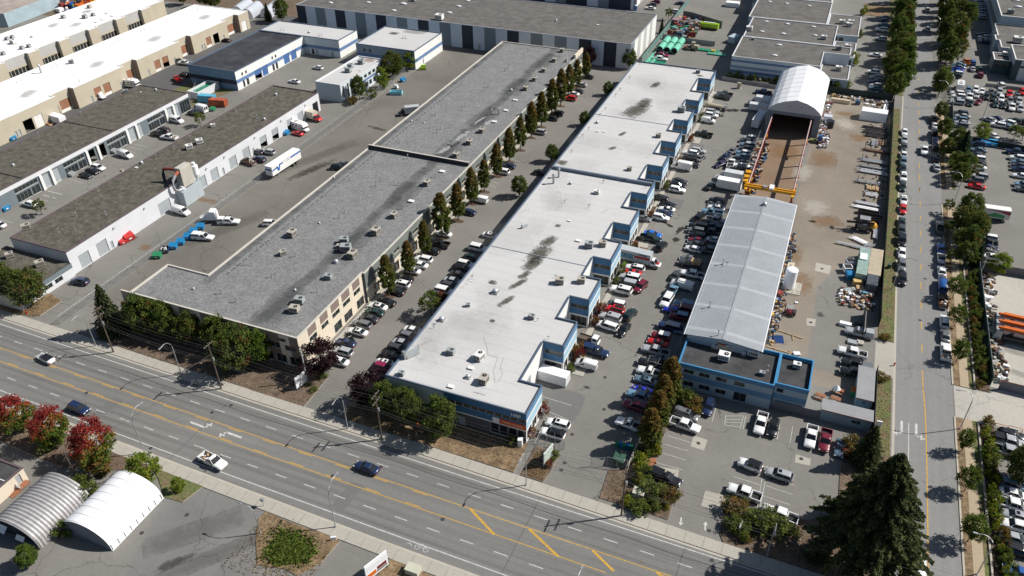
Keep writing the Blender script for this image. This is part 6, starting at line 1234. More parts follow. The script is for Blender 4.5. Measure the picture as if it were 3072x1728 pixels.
car_row('cars along the hedge in the lower lot','from the blue dumpsters in the lower hedge row',[
 ('sedan','grey blue',46.4,257.2,180),('sedan','dark grey',45.8,253.3,180),('suv','white',45.8,250.5,180),('sedan','black',45.7,247.5,180),('sedan','white',45.4,244.6,180),('sedan','white',44.3,240.1,0),('suv','silver',45.6,238.5,180),('suv','grey',44.4,235.5,180),('sedan','red',44.5,231.7,178)])
car_row('cars in shade at the right edge','from the far end of the shaded right-edge row',[
 ('crew pickup','navy',56.7,259.6,180),('suv','white',56.8,255.3,180),('sedan','grey blue',57.1,252.5,180),('sedan','dark grey',56.8,250.1,180),('sedan','navy',56.7,247.6,180),('sedan','white',56.6,243.1,180),('suv','light blue',56.6,237.2,180),('suv','grey',56.6,234.6,180)])
car_row('cars below the delivery truck','below the green and red delivery truck',[
 ('suv','white',45.5,202.8,180),('suv','black',45.2,200.5,180),('sedan','navy',45.2,197.8,180),('sedan','grey',44.8,195.9,180),('sedan','white',45.5,193.5,180)])
car_row('cars behind the lower right hedge','from the orange barrier in the lower right lot',[
 ('suv','black',44.6,129.2,0),('crew pickup','silver',44.2,127.2,0,'canopy+blackcap'),('crew pickup','silver',43.9,124.6,0),('suv','grey blue',43.8,116.4,0),('sedan','white',43.8,114.3,0),('crew pickup','white',43.5,111.6,0),('sedan','silver',43.6,109.4,180,'sunroof'),('suv','white',43.4,107.1,180),('sedan','silver',43.1,104.4,0),('suv','black',43.4,101.9,0),('sedan','blue',43.1,97.6,180)])
car_row('cars beyond the green pipe yard','from the striped wall, lot beyond the green pipe yard',[
 ('sedan','white',-82.6,366.0,178),('sedan','dark grey',-83.2,372.1,178),('suv','maroon',-82.7,376.5,178),('suv','white',-71.3,364.5,178),('sedan','navy',-71.6,378.2,178)])
car_row('cars under the tall street trees','from the near end under the tall street trees, left lot',[
 ('suv','black',16.7,292.9,180),('sedan','grey blue',16.1,299.1,178),('suv','silver',16.0,301.3,178),('sedan','navy',15.7,305.4,178),('suv','silver',16.0,310.1,178),('suv','white',14.7,315.5,178),('sedan','white',14.7,335.4,178),('suv','silver',16.1,356.3,178),('large suv','white',16.1,368.6,178),('sedan','grey blue',16.7,376.5,178),('sedan','navy',16.7,383.3,178),('sedan','grey',16.9,387.4,178)])
for c in(('crew pickup','white',-62.4,301.7,0,'white pickup beside the green pipes'),('crew pickup','pink',-62.8,305.8,0,'pinkish red pickup behind the white one at the pipes'),('suv','black',-63.7,309.9,0,'black SUV in pipe shade behind two pickups'),('pickup','beige',-22.9,290.7,180,'pale pickup on the lane below the banded wall'),('suv','black',-63.4,329.7,160,'dark blue wreck among the scrap in the pipe yard')):car(*c)
# ------ trucks, trailers, special vehicles
UR=M('truck_red_band',(.38,.03,.04),.5,0);UG=M('truck_silver',(.42,.45,.47),.5,.05)
t,f,bo=box_truck('rental_truck','long rental moving truck with red band, backed up to a stepped bay',-33.3,160.7,-3,'white',UG,8.0,2.7,stripe=[(UR,-1.2,2.6,2.1,2.75),(M('truck_picture_blue',(.10,.22,.30),.6,.5,2),-4.7,-1.5,1.5,2.9)])
sign_text('U-HAUL',.62,NAVY,bo,(.9,-1.2,3.15),'S');mb=MB();mb.box(f-1.1,f-.3,-.6,.6,1.27,1.31,UR);mb.build('bonnet_stripe',t)
box_truck('box_truck','white box truck beside the lone white box body near the crane',-20.6,211.1,178,'white',M('truck_pale',(.55,.58,.60),.5,.05),5.2,2.5)
t=thing('cargo_container','white box body standing alone next to the crane fence','container',(-19.7,206.3,0),R(178));mb=MB();mb.box(-3.3,3.3,-1.15,1.15,.6,3.1,WHITE);mb.box(-3.35,3.35,-1.2,1.2,3.101,3.16,FABW);mb.build('box',t);mb=MB();mb.box(-3,3,-.5,.5,.3,.599,CHAS);mb.build('skid',t)
box_truck('box_truck','white truck with raised nose box in shelter shade',-20.6,270.0,178,'silver',M('truck_pale'),5,2.6)
t=thing('cargo_trailer','white enclosed cargo trailer beside the fabric shelter','trailer',(-20.1,265.3,0),R(178));mb=MB();mb.box(-3,3,-1.1,1.1,.5,2.6,M('truck_pale'));mb.box(-.4,.1,-1.12,-1.101,1.2,1.7,CHAS);mb.build('box',t);add_wheels(t,(-.5,.5),1.1,.38)
t=thing('cargo_trailer','long pale trailer parked parallel to the shelter in shade','trailer',(-18.5,253.7,0),R(84));mb=MB();mb.box(-4.6,4.6,-1.2,1.2,.9,3.4,M('truck_pale'));mb.build('box',t);add_wheels(t,(-3,-2),1.2,.45)
t,f,bo=box_truck('delivery_truck','white delivery truck with red and green swoosh on its side',46.5,214.7,183,'white',WHITE,6.5,2.6)
mb=MB();GT=paint('green truck')
mb.face([(-3.2,1.18,1.1),(-3.2,1.18,2.0),(-.8,1.18,2.5),(1.3,1.18,1.4)][::-1],GT);mb.face([(-4.3,1.181,2.2),(-4.3,1.181,3.1),(1.9,1.181,3.3),(-1.5,1.181,2.9)],UR);mb.build('swoosh',bo)
t=thing('semi_trailer','long white semi trailer with blue V stripe standing in the lane','trailer',(-140.6,0,0),0)
(ax,ay),(bx,by)=(-143.6,164.8),(-142.9,178.0);ang=math.atan2(by-ay,bx-ax);L=math.hypot(bx-ax,by-ay);W_=2.55
nx,ny=-math.sin(ang),math.cos(ang);t.location=((ax+bx)/2+nx*W_/2,(ay+by)/2+ny*W_/2,0);t.rotation_euler=(0,0,ang)
mb=MB();mb.box(-L/2,L/2,-W_/2,W_/2,1.15,4.0,WHITE);mb.box(-L/2-.02,L/2+.02,-W_/2-.02,W_/2+.02,4.001,4.05,FABW);bo=mb.build('box',t)
VB=M('livery_blue',(.03,.13,.42),.4,0);mb=MB();y=-W_/2-.012
for q in([(-L/2+.1,2.5),(-L/2+2.2,2.75),(-L/2+2.2,3.2),(-L/2+.1,2.95)],[(-L/2+1.8,3.2),(-L/2+2.6,1.7),(-L/2+3.1,1.9),(-L/2+2.6,3.3)],[(-L/2+2.6,1.7),(-L/2+3.2,1.7),(-L/2+3.9,3.55),(-L/2+3.3,3.55)],[(-L/2+3.3,3.1),(-L/2+5.0,3.1),(-L/2+5.0,3.55),(-L/2+3.3,3.55)],[(L/2-4.8,3.1),(L/2-.02,3.1),(L/2-.02,3.62),(L/2-4.6,3.62)]):mb.face([(a,y,b)for a,b in q],VB)
mb.build('livery',bo);mb=MB();mb.box(-L/2-.03,-L/2-.005,-W_/2+.1,W_/2-.1,2.7,3.2,VB);mb.build('end_stripe',bo)
mb=MB()
for z in(3.08,3.6):mb.box(-L/2+5.1,L/2-4.8,y,y+.01,z,z+.04,CHAS)
for xx in(-2.0,.7):mb.box(xx,xx+.25,y,y+.01,3.1,3.6,VB)
mb.build('livery_outline',bo);mb=MB();mb.box(-L/2+2,L/2-1,-.5,.5,.85,1.149,CHAS);mb.box(-L/2+2.6,-L/2+2.8,-.9,-.7,0,1.1,STEEL);mb.box(-L/2+2.6,-L/2+2.8,.7,.9,0,1.1,STEEL);mb.build('chassis',t);add_wheels(t,(L/2-3.6,L/2-2.3),1.25,.5,.3)
t=thing('semi_tractor','white semi tractor with sleeper and open bonnet beside the dumpsters','truck',(-143.4,139.7,0),R(205));P=paint('white');mb=MB()
loft(mb,[(-.2,half(1.15,.9,2.5)),(.1,half(1.2,.9,3.4)),(1.4,half(1.2,.9,3.55)),(1.9,half(1.15,.9,2.6)),(2.2,half(1.05,.8,1.9)),(3.6,half(1.0,.7,1.7)),(3.8,half(.95,.7,1.3))],P,False);mb.build('cab',t)
mb=MB();mb.face([(1.95,-.95,1.95),(1.95,.95,1.95),(1.62,.9,2.9),(1.62,-.9,2.9)],CGL);mb.build('windows',t);mb=MB();mb.box(-3.6,0,-.45,.45,.7,1.0,CHAS);mb.cyl((-2.6,0,1.0),.5,.12,CHAS);mb.tube([(-.35,1.0,.9),(-.35,1.0,3.7)],.09,STEEL);mb.build('chassis',t);mb=MB();mb.box(3.85,4.6,-1.0,1.0,.7,1.6,P,top=(0,.3,.1,.1));mb.box(3.81,3.86,-.8,.8,.8,1.5,CHAS);mb.build('tilted_bonnet',t);add_wheels(t,(-2.0,-3.2,2.9),1.15,.5,.3)
t,f,bo=box_truck('box_truck','old red truck with faded beige box by the roller doors',-157.0,205.3,-8,'red',M('faded_box',(.50,.46,.38),.7,.1),4.6,2.3)
def motorhome(x,y,rz,label):
    t=thing('motorhome',label,'motorhome',(x,y,0),R(rz));P=paint('white');mb=MB();mb.box(-3.3,1.4,-1.15,1.15,.5,2.9,P);mb.box(1.401,2.6,-1.1,1.1,1.9,2.85,P,top=(0,.5,.1,.1));loft(mb,[(1.3,half(1.05,.5,1.2)),(2.3,half(1.0,.5,1.15)),(3.3,half(.9,.55,.95))],P);mb.build('body',t)
    mb=MB();mb.face([(2.35,-.85,1.2),(2.35,.85,1.2),(1.95,.85,1.88),(1.95,-.85,1.88)],CGL)
    for u in(-2.6,-1,.3):mb.box(u,u+.8,-1.165,-1.151,1.7,2.2,CGL);mb.box(u,u+.8,1.151,1.165,1.7,2.2,CGL)
    mb.build('windows',t);mb=MB();mb.box(-3.3,1.4,-1.16,-1.152,1.15,1.4,paint('beige'));mb.box(-3.3,1.4,-1.16,-1.152,1.0,1.08,RUSTR);mb.build('stripe',t);mb=MB();mb.box(-2,-1,-.5,.5,2.901,3.1,RTU);mb.box(0,.6,-.3,.3,2.901,3.0,ALU);mb.build('roof_unit',t);add_wheels(t,(-1.8,2.3),1.08,.38)
box_truck('box_truck','truck with pale grey box half hidden behind the grey warehouse edge',-129.1,220.5,215,'dark grey',UG,5,2.2)
motorhome(-156.2,196.9,-12,'white motorhome with brown stripes outside a half-open roller door')
motorhome(-236.7,207.1,8,'white motorhome against the tan warehouse wall')
motorhome(43.3,309.6,85,'white camper at the back of the full car lot')
box_truck('flatbed_truck','small white cab-over truck nose-in at a tan wall door',-239.4,194.3,-10,'white',WHITE,2.6,1.5)
container(-236.8,173.3,-8,FABW,6.0,'white box trailer parked along the tan warehouse',H=2.6,name='cargo_trailer',cat='trailer')
t=thing('flatbed_truck','little white-cab flatbed truck with timber bed in front of a bay','truck',(-35.5,127.4,0),R(-5));mb=MB();mb.box(.6,2.2,-.85,.85,.5,1.95,paint('white'),top=(.1,.35,.12,.12));mb.build('cab',t);mb=MB();mb.box(2.02,2.1,-.7,.7,1.2,1.8,CGL);mb.box(.9,1.7,-.82,-.8,1.25,1.75,CGL);mb.build('windows',t);mb=MB();mb.box(-2.6,.5,-.9,.9,.7,.82,WOODP);mb.box(-2.6,.5,-.9,-.86,.83,1.1,DSTEEL);mb.box(-2.6,.5,.86,.9,.83,1.1,DSTEEL);mb.box(.42,.5,-.9,.9,.83,1.9,DSTEEL);mb.build('bed',t);add_wheels(t,(-1.7,1.5),.85,.34)
t=thing('boat_trailer','beige boat trailer with frame outside the far bays','trailer',(-34.5,263.1,0),R(170));mb=MB();loft(mb,[(-3,half(.9,.5,1.2)),(1.5,half(1.0,.45,1.25)),(2.6,half(.6,.6,1.3)),(3.3,half(.1,.9,1.3))],paint('beige'));mb.build('hull',t);mb=MB();mb.tube([(-3,-.8,.4),(4.2,0,.45)],.06,STEEL);mb.tube([(-3,.8,.4),(4.2,0,.45)],.06,STEEL);mb.build('frame',t);add_wheels(t,(-1,),1.05,.33)
def forklift(x,y,rz,col,label,name='forklift',s=1.0,boom=False):
    t=thing(name,label,name.replace('_',' '),(x,y,0),R(rz));P=paint(col);mb=MB();mb.box(-1.3,.8,-.6,.6,.35,1.1,P,top=(.1,.05,.05,.05));mb.box(-1.4,-.8,-.62,.62,.3,1.35,DSTEEL);mb.build('body',t)
    mb=MB();
    for a in(-.7,.55):
        for b in(-.5,.5):mb.tube([(a,b,1.1),(a*.9,b,2.1)],.04,CHAS,4)
    mb.box(-.8,.7,-.6,.6,2.1,2.16,STEEL);mb.build('guard',t);mb=MB()
    for b in(-.35,.35):mb.box(.95,1.1,b-.06,b+.06,.1,2.6,DSTEEL);mb.box(1.1,2.1,b-.06,b+.06,.08,.14,DSTEEL)
    mb.box(.95,1.1,-.4,.4,1.5,1.6,DSTEEL);mb.build('mast',t)
    if boom:mb=MB();mb.tube([(-1.5,.3,1.6),(2.4,.3,1.2)],.18,CHAS,6);mb.build('boom',t);mb=MB();mb.dome((-1.25,0,.9),.75,.7,.75,YEL);mb.build('counterweight',t)
    add_wheels(t,(-.85,.65),.68,.33);t.scale=(s,s,s)
forklift(2.7,152.8,175,'maroon','red forklift parked by the metal shed');forklift(16.0,196.6,180,'dark grey','large dark telehandler with yellow counterweight among the steel racks','telehandler',1.7,True)
forklift(-56.4,345.7,90,'beige','beige loader beside the lime tanker','loader',1.5);forklift(-58.3,326.0,90,'brown','brown forklift standing in the pipe yard',s=1.3)
forklift(-0.6,155.7,90,'yellow','little yellow lift among the clutter by the shed','lift_truck',.7);forklift(-30.6,261.5,75,'grey','small grey utility loader near the boat trailer','loader',.9);forklift(-30.9,256.5,20,'beige','tiny beige generator trailer near the boat trailer','generator',.6)
t=thing('tank_truck','lime green tanker body at the dividing wall of the pipe yard','tanker',(-52.2,346.8,0),R(-4));mb=MB();mb.cyl((-4,0,1.6),1.25,8,paint('lime'),'x',18);mb.build('tank',t);mb=MB();mb.box(-3.8,3.8,-.5,.5,.3,.5,CHAS);mb.box(-2.5,2.5,-.3,.3,2.851,2.95,FABW);mb.build('frame',t)
t=thing('wheel_loader','beige wheel loader with bucket at the dividing wall','loader',(-53.1,318.6,0),R(175));mb=MB();mb.box(-2.2,.5,-1,1,.8,2.0,paint('beige'));mb.box(-.6,.7,-.8,.8,2.001,3.1,paint('beige'));mb.build('body',t);mb=MB();mb.box(-.61,.71,-.7,.7,2.3,2.9,CGL);mb.build('windows',t);mb=MB();mb.tube([(.6,.5,1.4),(2.6,.5,.8)],.15,RUST);mb.tube([(.6,-.5,1.4),(2.6,-.5,.8)],.15,RUST);mb.box(2.6,3.4,-1.3,1.3,.2,1.2,RUST);mb.build('bucket',t);add_wheels(t,(-1.5,1.2),1.3,.7,.5)
for i,(x,y)in enumerate(((46.2,165.1),(46.0,162.4),(45.8,159.9))):
    t=thing('pump_truck','concrete pump truck with folded orange boom, %s from the far end of three'%ORD[i],'truck',(x+2.2,y,0),R(-3),'pump trucks with orange booms');mb=MB();mb.box(-4.6,-3.0,-1.1,1.1,.6,2.6,paint('silver'),top=(.4,0,.1,.1));mb.build('cab',t);mb=MB();mb.box(-4.5,-4.1,-.9,.9,1.7,2.4,CGL);mb.build('windows',t)
    mb=MB();mb.box(-3,8,-.5,.5,.7,1.1,CHAS);mb.box(-2.6,7.5,-1.1,1.1,1.1,1.7,DSTEEL);mb.build('chassis',t);mb=MB()
    mb.box(-4.0,8,-.45,-.05,3.0,3.45,ORG);mb.box(-3.0,8,.08,.48,3.0,3.4,ORG);mb.box(-3.4,8,-.2,.2,2.4,2.75,ORG);mb.tube([(-3.8,-.6,2.9),(8,-.6,2.6)],.08,STEEL);mb.tube([(-3,.6,2.9),(8,.6,2.6)],.08,STEEL);mb.build('boom',t);mb=MB();mb.box(-1.4,-.9,-.4,.4,1.7,2.4,DSTEEL);mb.box(5,5.5,-.4,.4,1.7,2.4,DSTEEL);mb.build('boom_support',t);add_wheels(t,(-3.6,3.6,5),1.1,.5)
for i,(x,y)in enumerate(((-84.5,110.2),(-83.1,109.2))):
    t=thing('motorcycle',['black motorcycle, farther of two between a navy and a white sedan','black motorcycle, nearer of two between a navy and a white sedan'][i],'motorcycle',(x,y,0),R(170));mb=MB();mb.box(-.5,.5,-.12,.12,.4,.8,CHAS,top=(.1,.1,.04,.04));mb.box(-.6,.1,-.15,.15,.8,.92,TYRE);mb.build('body',t);mb=MB();mb.tube([(.55,0,.35),(.35,0,1.0)],.04,STEEL);mb.tube([(.35,-.35,1.02),(.35,.35,1.02)],.03,STEEL);mb.build('handlebar',t)
    for u in(-.7,.62):mb=MB();mb.cyl((u,-.06,.32),.32,.12,TYRE,'y');mb.build('wheel',t)
# ------ trees and shrubs
cb=[-83.7,126.6,-83.4,135.8,-83.8,145.1,-83.5,153.9,-83.3,162.9,-83.7,172.7,-83.3,180.2,-83.7,190.0,-83.8,199.9,-83.7,208.6,-83.8,218.1,-83.7,227.0,-83.5,236.2,-83.6,245.6,-83.8,254.8,-83.7,263.1,-83.5,273.6]
cb=list(zip(cb[::2],cb[1::2]));ch=[11.2,9.6,9.8,13,11.2,11,10,10.5,11,11,12,12,13,13,11.5,10.5,9.5]
cn=['green with bronze tip','mostly bronze','olive and bronze','widest and most bronze','olive','dense green','slim bronze','orange bronze','slender olive','rounded olive','tall dark green','twin-stemmed green','tall dark','tallest green','bronze-sided','yellow-green','dark, last']
for i,(x,y)in enumerate(cb):
    tree('column',x,y,ch[i],1.0+(.1 if i==3 else 0),'%s columnar tree, %s along the grey warehouse from the main road'%(cn[i],ORD[i]),'columnar trees along the grey warehouse',i%3)
    mb=MB();n=14;isl=[(x-1.6+3.4*math.cos(2*PI*k/n),y+.95*math.sin(2*PI*k/n))for k in range(n)];mb.prism([(max(px,-84.9),py)for px,py in isl],.005,.13,KERB,MULCH);struct('tree_island',mb)
def T(kind,x,y,h,w,label,group=None,var=0):tree(kind,x,y,h,w,label,group,var)
T('maple',-126.8,63.1,8.8,1.05,'red maple nearest the left edge beside the main road','red maples');T('maple',-117.8,62.9,9.0,1.0,'middle red maple of three, green underneath','red maples',1);T('maple',-106.9,62.7,9.6,1.08,'largest red maple, nearest the white hoop shelter','red maples',2)
T('bright',-96.5,62.7,5.6,1.3,'bright yellow-green round tree behind the white hoop shelter');T('shrubolive',-104.8,60.9,3.4,1.2,'yellow and orange bush under the largest red maple');T('bright',-89.2,62.8,3.0,1.0,'small yellow-green sapling on the verge near the hoop shelter');T('shrub',-106.3,57.5,2.3,1,'green shrub between the ribbed hut and the pole');T('shrub',-102.2,56.0,3.2,1,'green bush squeezed between the two arched shelters');T('broad',-100.7,42.1,4.4,1.0,'green bushy tree at the bottom edge by the ribbed hut',None,2);T('shrub',-100.0,48.6,2.6,1.2,'dark shrub at the shaded end of the ribbed hut');T('shrub',-117.9,62.2,3.8,1.1,'green undergrowth below the middle red maple')
T('autumn',-167.1,94.0,8.5,1.0,'autumn tree cut by the left edge below the front office','autumn trees by the front office');T('autumn',-158.8,93.8,9.0,1.05,'autumn tree turning red in front of the low front office','autumn trees by the front office',1)
T('fir',-132.9,92.5,13,.85,'drooping blue-green fir by the utility pole');
for i,(x,y,h,v)in enumerate(((-126.4,95.1,10.5,1),(-120.7,95.8,9.0,0),(-114.3,95.8,8.2,1),(-107.0,95.7,9.2,0),(-98.7,92.8,11.5,1),(-96.3,95.6,8.5,2))):
    T('broad',x,y,h,.85,'leafy green tree, %s from the fir in front of the grey warehouse'%ORD[i],'trees in front of the grey warehouse',v)
T('plum',-83.0,98.0,8.2,1.1,'dark purple plum tree at the cream warehouse corner','purple plum trees');T('plum',-69.5,93.2,8.0,1.0,'dark purple plum tree at the corner of the white-roofed warehouse','purple plum trees',1)
T('broad',-65.0,91.9,8.3,.8,'green tree behind the utility pole, beside the purple plum','trees before the white-roofed warehouse');T('broad',-59.9,92.0,8.3,.85,'middle green tree before the pale end wall','trees before the white-roofed warehouse');T('broad',-52.8,90.6,9.8,.85,'largest dark green tree beside the blue facade','trees before the white-roofed warehouse')
for i,(x,y,h)in enumerate(((-16.0,116.0,10.6),(-16.2,111.4,9.8),(-16.1,107.2,9.8),(-16.4,102.4,9.6))):
    T('column',x,y,h,1.25,'bronze-topped clipped tree, %s from the office end of the lot divider'%ORD[i],'clipped trees between the two lots',1)
T('bigfir',20.0,88.8,26.5,1.0,'giant dark fir at the street corner, tallest tree in view');T('fir',20.1,112.6,9.5,.95,'smaller dark conifer behind the giant fir by the yard wall');T('fir',14.1,89.6,4.8,1.5,'shadowy low conifer left of the giant fir');T('fir',18.0,99.8,9.5,1.0,'dark conifer hidden behind the giant fir')
for i,(x,y,h)in enumerate(((36.2,122.3,5.3),(36.2,112.4,5.8),(36.1,101.3,6.3))):T('street',x,y,h,.82+.03*i,'round street tree on the east verge, %s below the concrete driveway'%ORD[i],'round street trees',i)
for i,(x,y,h,v)in enumerate(((36.3,148.8,5.6,0),(36.4,161.4,5.4,1),(36.4,172.4,6.2,2),(36.3,187.2,4.6,0),(36.2,202.3,4.2,1),(36.4,213.5,4.6,0))):T('street' if i<3 else 'young',x,y,h,.9,'round street tree on the east verge, %s above the concrete driveway'%ORD[i],'round street trees',v if i<3 else 0)
for i,(x,y,h,k)in enumerate(((36.5,264.5,6.5,'broad'),(36.7,250.8,6.0,'broad'),(36.2,280.5,5.5,'broad'),(41.0,249.5,9.5,'spruce'),(39.9,256.3,7.0,'broad'),(41.2,238.7,7.5,'broad'),(39.7,232.7,6.5,'broad'),(39.4,243.1,4.5,'shrub'),(36.5,301.4,9,'broad'))):
    T(k,x,y,h,.95,'dark green street-side tree, %s of the cluster between street and hedge lot'%ORD[i],'dark trees along the east side of the street',i%2 if k=='broad' else 0)
for i,(x,y,h,k)in enumerate(((41.2,211.3,8,'broad'),(39.8,205.4,7,'autumn'),(41.7,200.6,8,'autumn'),(40.2,194.3,7.5,'broad'),(39.4,188.1,6.5,'broad'),(42.0,188.7,6,'spruce'),(42.6,203.9,6.5,'broad'))):
    T(k,x,y,h,.95,'dense dark tree, %s below the delivery truck lot corner'%ORD[i],'dense trees beside the delivery truck',i%2 if k=='broad' else 0)
T('bright',46.5,187.4,5.2,1.3,'yellow-green bushy tree over the dark yard wall');T('bright',47.6,267.4,5.2,1.3,'yellow-green bushy tree behind the blue dumpsters');T('young',57.1,270.4,5.0,1.4,'thin olive tree at the right of the dumpsters');T('young',59.4,270.6,4.8,1.3,'sparse pale tree at the right edge above the shaded row');T('autumn',45.2,118.5,7.5,.9,'orange-tinged tree at the right edge over two pickups')
pl=[21.7,295.8,26.1,304.4,20.4,313.7,27.9,319.5,22.6,331.6,26.4,337.9,21.8,351.7,27.4,359.2,22.5,372.5,27.4,382.3,23.4,393.3,27.9,408.2,23.8,418.3];pl=list(zip(pl[::2],pl[1::2]))
pk=[('broad',9,0),('broad',11,2),('autumn',11,0),('poplar',14,2),('autumn',12,0),('poplar',13,2),('poplar',14,0),('poplar',14,1),('poplar',15,0),('poplar',15,1),('poplar',15,0),('poplar',15,0),('poplar',15,2)]
for i,(x,y)in enumerate(pl):
    k,h,v=pk[i];T(k,max(16.5,min(x,24.0)),y-3,h,.88,'big leafy tree, %s from the near end of the west street row'%ORD[i],'big trees west of the street',v)
pl=[37.1,311.3,38.8,334.4,42.1,340.5,38.7,357.9,43.0,364.9,39.2,378.6,43.3,392.2,48.7,390.1,40.3,401.7,45.1,412.2,40.9,422.1];pl=list(zip(pl[::2],pl[1::2]))
for i,(x,y)in enumerate(pl):
    k,h,v=[('broad',8,0),('poplar',13,0),('poplar',14,1),('poplar',12,0),('autumn',12,0),('poplar',13,0),('autumn',12,0),('broad',10,0),('poplar',13,0),('poplar',13,2),('poplar',13,0)][i]
    T(k,x,y-3,h,.85,'big leafy tree, %s from the near end of the east street row'%ORD[i],'big trees east of the street',v)
for k,x,y,h,w,lab in(('young',-71.4,123.8,6.2,1.2,'yellow-green sapling tree at the back of the white-roofed warehouse'),('shrubred',-71.5,129.7,2.2,1,'reddish bush beside the yellow-green sapling tree'),('broad',-73.3,181.5,6.2,.9,'round green tree nearest behind the white-roofed warehouse'),('broad',-72.0,204.9,5.5,.9,'round green tree beside the exhaust stacks side of the lane'),('broad',-71.1,233.2,4.8,.9,'small round tree in warehouse shade, second from the far end'),('broad',-71.4,260.8,4.8,.9,'small round tree in warehouse shade, farthest along the lane'),('broad',-71.5,289.3,7.5,.9,'dark tree at the corner of the huge striped warehouse'),('plum',-86.2,286.2,7.5,.8,'dark red-leaved tree against the striped wall'),
    ('autumn',-151.4,249.4,9.5,1.0,'largest bronze-green tree behind the small two-storey office'),('bright',-149.2,258.7,6.5,1.1,'yellowish tree next to the pale cube workshop'),('broad',-151.9,226.4,8.5,.75,'green tree at the near corner of the small office'),('bright',-149.3,238.4,7.5,.9,'bright green rounded tree along the lane fence'),('shrubolive',-151.9,221.7,2.8,1.2,'low olive shrubs at the foot of the small office'),('shrub',-148.4,229.0,3,1.2,'dark green shrub under the lane trees'),
    ('young',-189.3,187.7,5.0,1.1,'sparse autumn sapling at the edge of the mossy roof'),('young',-190.6,125.0,5.0,1.0,'small autumn sapling at the lower unit lot'),('broad',-230.8,291.7,10.5,.8,'dark round tree at the left end of the striped warehouse'),('fir',-238.1,291.1,8,.7,'thin brown conifer behind the dark round tree'),('broad',-291.7,297.7,9,1,'dark tree behind the tan warehouses, left'),('broad',-279.4,298.6,9,1,'dark tree behind the tan warehouses, middle'),('broad',-273.5,298.4,8,1,'dark tree behind the tan warehouses, right'),
    ('fir',-69.9,334.6,6.5,.55,'slim dark conifer between striped wall and pipe yard'),('young',-71.3,353.5,5.5,.9,'light green tree above the scrap heap'),('shrubyel',7.1,322.6,4.5,.8,'yellow-green tree at the corner of the low annex'),('shrubyel',7.8,389.8,4,.8,'yellow-green tree beside the farthest annex'),('shrub',7.9,357.5,3,.8,'green shrub by the dark glazed annex')):
    tree(k,x,y,h,w,lab)
sh=[('shrub',-16.3,100.6,1.9,1.1,'shrub'),('shrubyel',-14.8,101.6,2.2,1,'upright yellow-green shrub'),('shrubyel',-16.6,98.2,2.3,1.1,'bright conical shrub'),('shrubyel',-16.4,96.4,2.2,1.1,'bright round shrub'),('shrub',-15.0,95.0,2.8,.9,'tall green shrub'),('shrubyel',-15.8,93.6,2.4,.8,'bright slim shrub'),('shrub',-13.4,92.3,2.6,1.7,'wide green bush'),('shrubolive',-10.0,92.1,2.4,1.4,'clipped brown bush'),('shrub',-14.4,88.0,1.9,1.8,'spreading green juniper below the cream cabinet'),('shrubyel',-16.5,88.5,2.0,1.0,'round gold shrub'),('shrubyel',-10.1,90.0,1.0,1.0,'tiny gold shrub at the lot entrance kerb'),('shrub',-12.3,89.6,1.6,1.7,'low green bush'),
      ('shrub',-12.6,116.2,3.6,1,'large green bush by the office'),('shrubolive',-10.8,114.9,2.6,1.4,'olive bush by the office'),('shrub',-15.3,102.2,2.2,1.0,'grey-green bush'),('shrub',-14.6,115.9,2.5,1.2,'dark bush behind the clipped trees'),
      ('shrubolive',0.6,93.6,2.4,1.8,'clipped brown-green hedge bush'),('shrub',0.7,90.5,2.2,1.4,'green bush by the monument sign'),('shrub',2.4,89.4,2.0,1.5,'green bush in front of the monument sign'),('shrub',4.1,93.0,2.4,1.6,'dark bush right of the monument sign'),('shrub',6.0,93.5,2.4,1.6,'dark bush at the edge of the office lot'),('shrub',5.2,92.0,2.4,1.8,'shaded bush left of the giant fir'),('shrub',8.0,92.6,2.6,1.8,'shaded bush nearest the giant fir'),('shrubolive',3.4,88.4,1.2,1.2,'small brown plant at the kerb'),
      ('shrubolive',17.3,115.8,2.8,1.0,'green bush beside the grey-blue convertible'),('shrubred',17.0,113.5,1.8,1.0,'reddish bush beside the grey-blue convertible'),
      ('shrubred',-37.4,103.2,3.2,.8,'red-leaved shrub at the corner of number 1650'),('shrubred',-37.8,97.6,1.9,1.3,'low red plants along the entrance walk'),('shrub',-40.0,94.1,1.6,1.2,'small green bush on the lawn edge'),('shrub',-31.7,93.5,1.8,1.3,'green bush under the roadside sign'),('shrubred',-32.3,94.7,1.6,1.0,'red bush behind the roadside sign'),('shrubred',-31.9,91.6,1.3,1.3,'dark red bush in front of the roadside sign'),
      ('shrub',-81.7,92.8,1.0,1.6,'low clipped hedge bush by the plum tree'),('shrub',-82.5,96.9,1.2,1.8,'green ground bush by the plum tree'),('shrubyel',-83.6,93.7,.8,1,'small gold bush at the white sign'),('shrub',-40.1,94.3,1.6,1.1,'little bush on the brown lawn'),
      ('shrub',2.6,294.1,3.0,1.3,'dark bush at the annex front, left'),('shrub',5.7,296.7,3.0,1.3,'dark bush at the annex front, right')]
for k,x,y,h,w,lab in sh:tree(k,x,y,h,w,lab+(' on the planted strip between the lots' if 'bush' in lab and len(lab.split())<4 or lab.endswith('shrub')and len(lab.split())<5 else ''))
for i,(a,b)in enumerate(((117,1.3),(125.4-.9,1.2),(133.6,1.5),(150.0,1.4),(166.4,1.5),(183.0,1.4),(200,1.5),(216.3,1.4),(233,1.4),(250,1.6),(121.5,2.0),(137.8,1.8),(154.2,1.6))):
    tree('shrubred' if i%3 else 'shrub',-36.2,a,1.6*b,.8,'narrow shrub at the foot of the blue bays, %s planted'%ORD[i],'foundation shrubs')
for i in range(13):
    tree('shrub',-34.0+i*2.3+.3*math.sin(i*3),291.6+.5*math.sin(i),2.4+.5*math.sin(i*2),.9,'dark shrub in the hedge below the banded wall, %s from the left'%ORD[i],'hedge row below the banded wall')
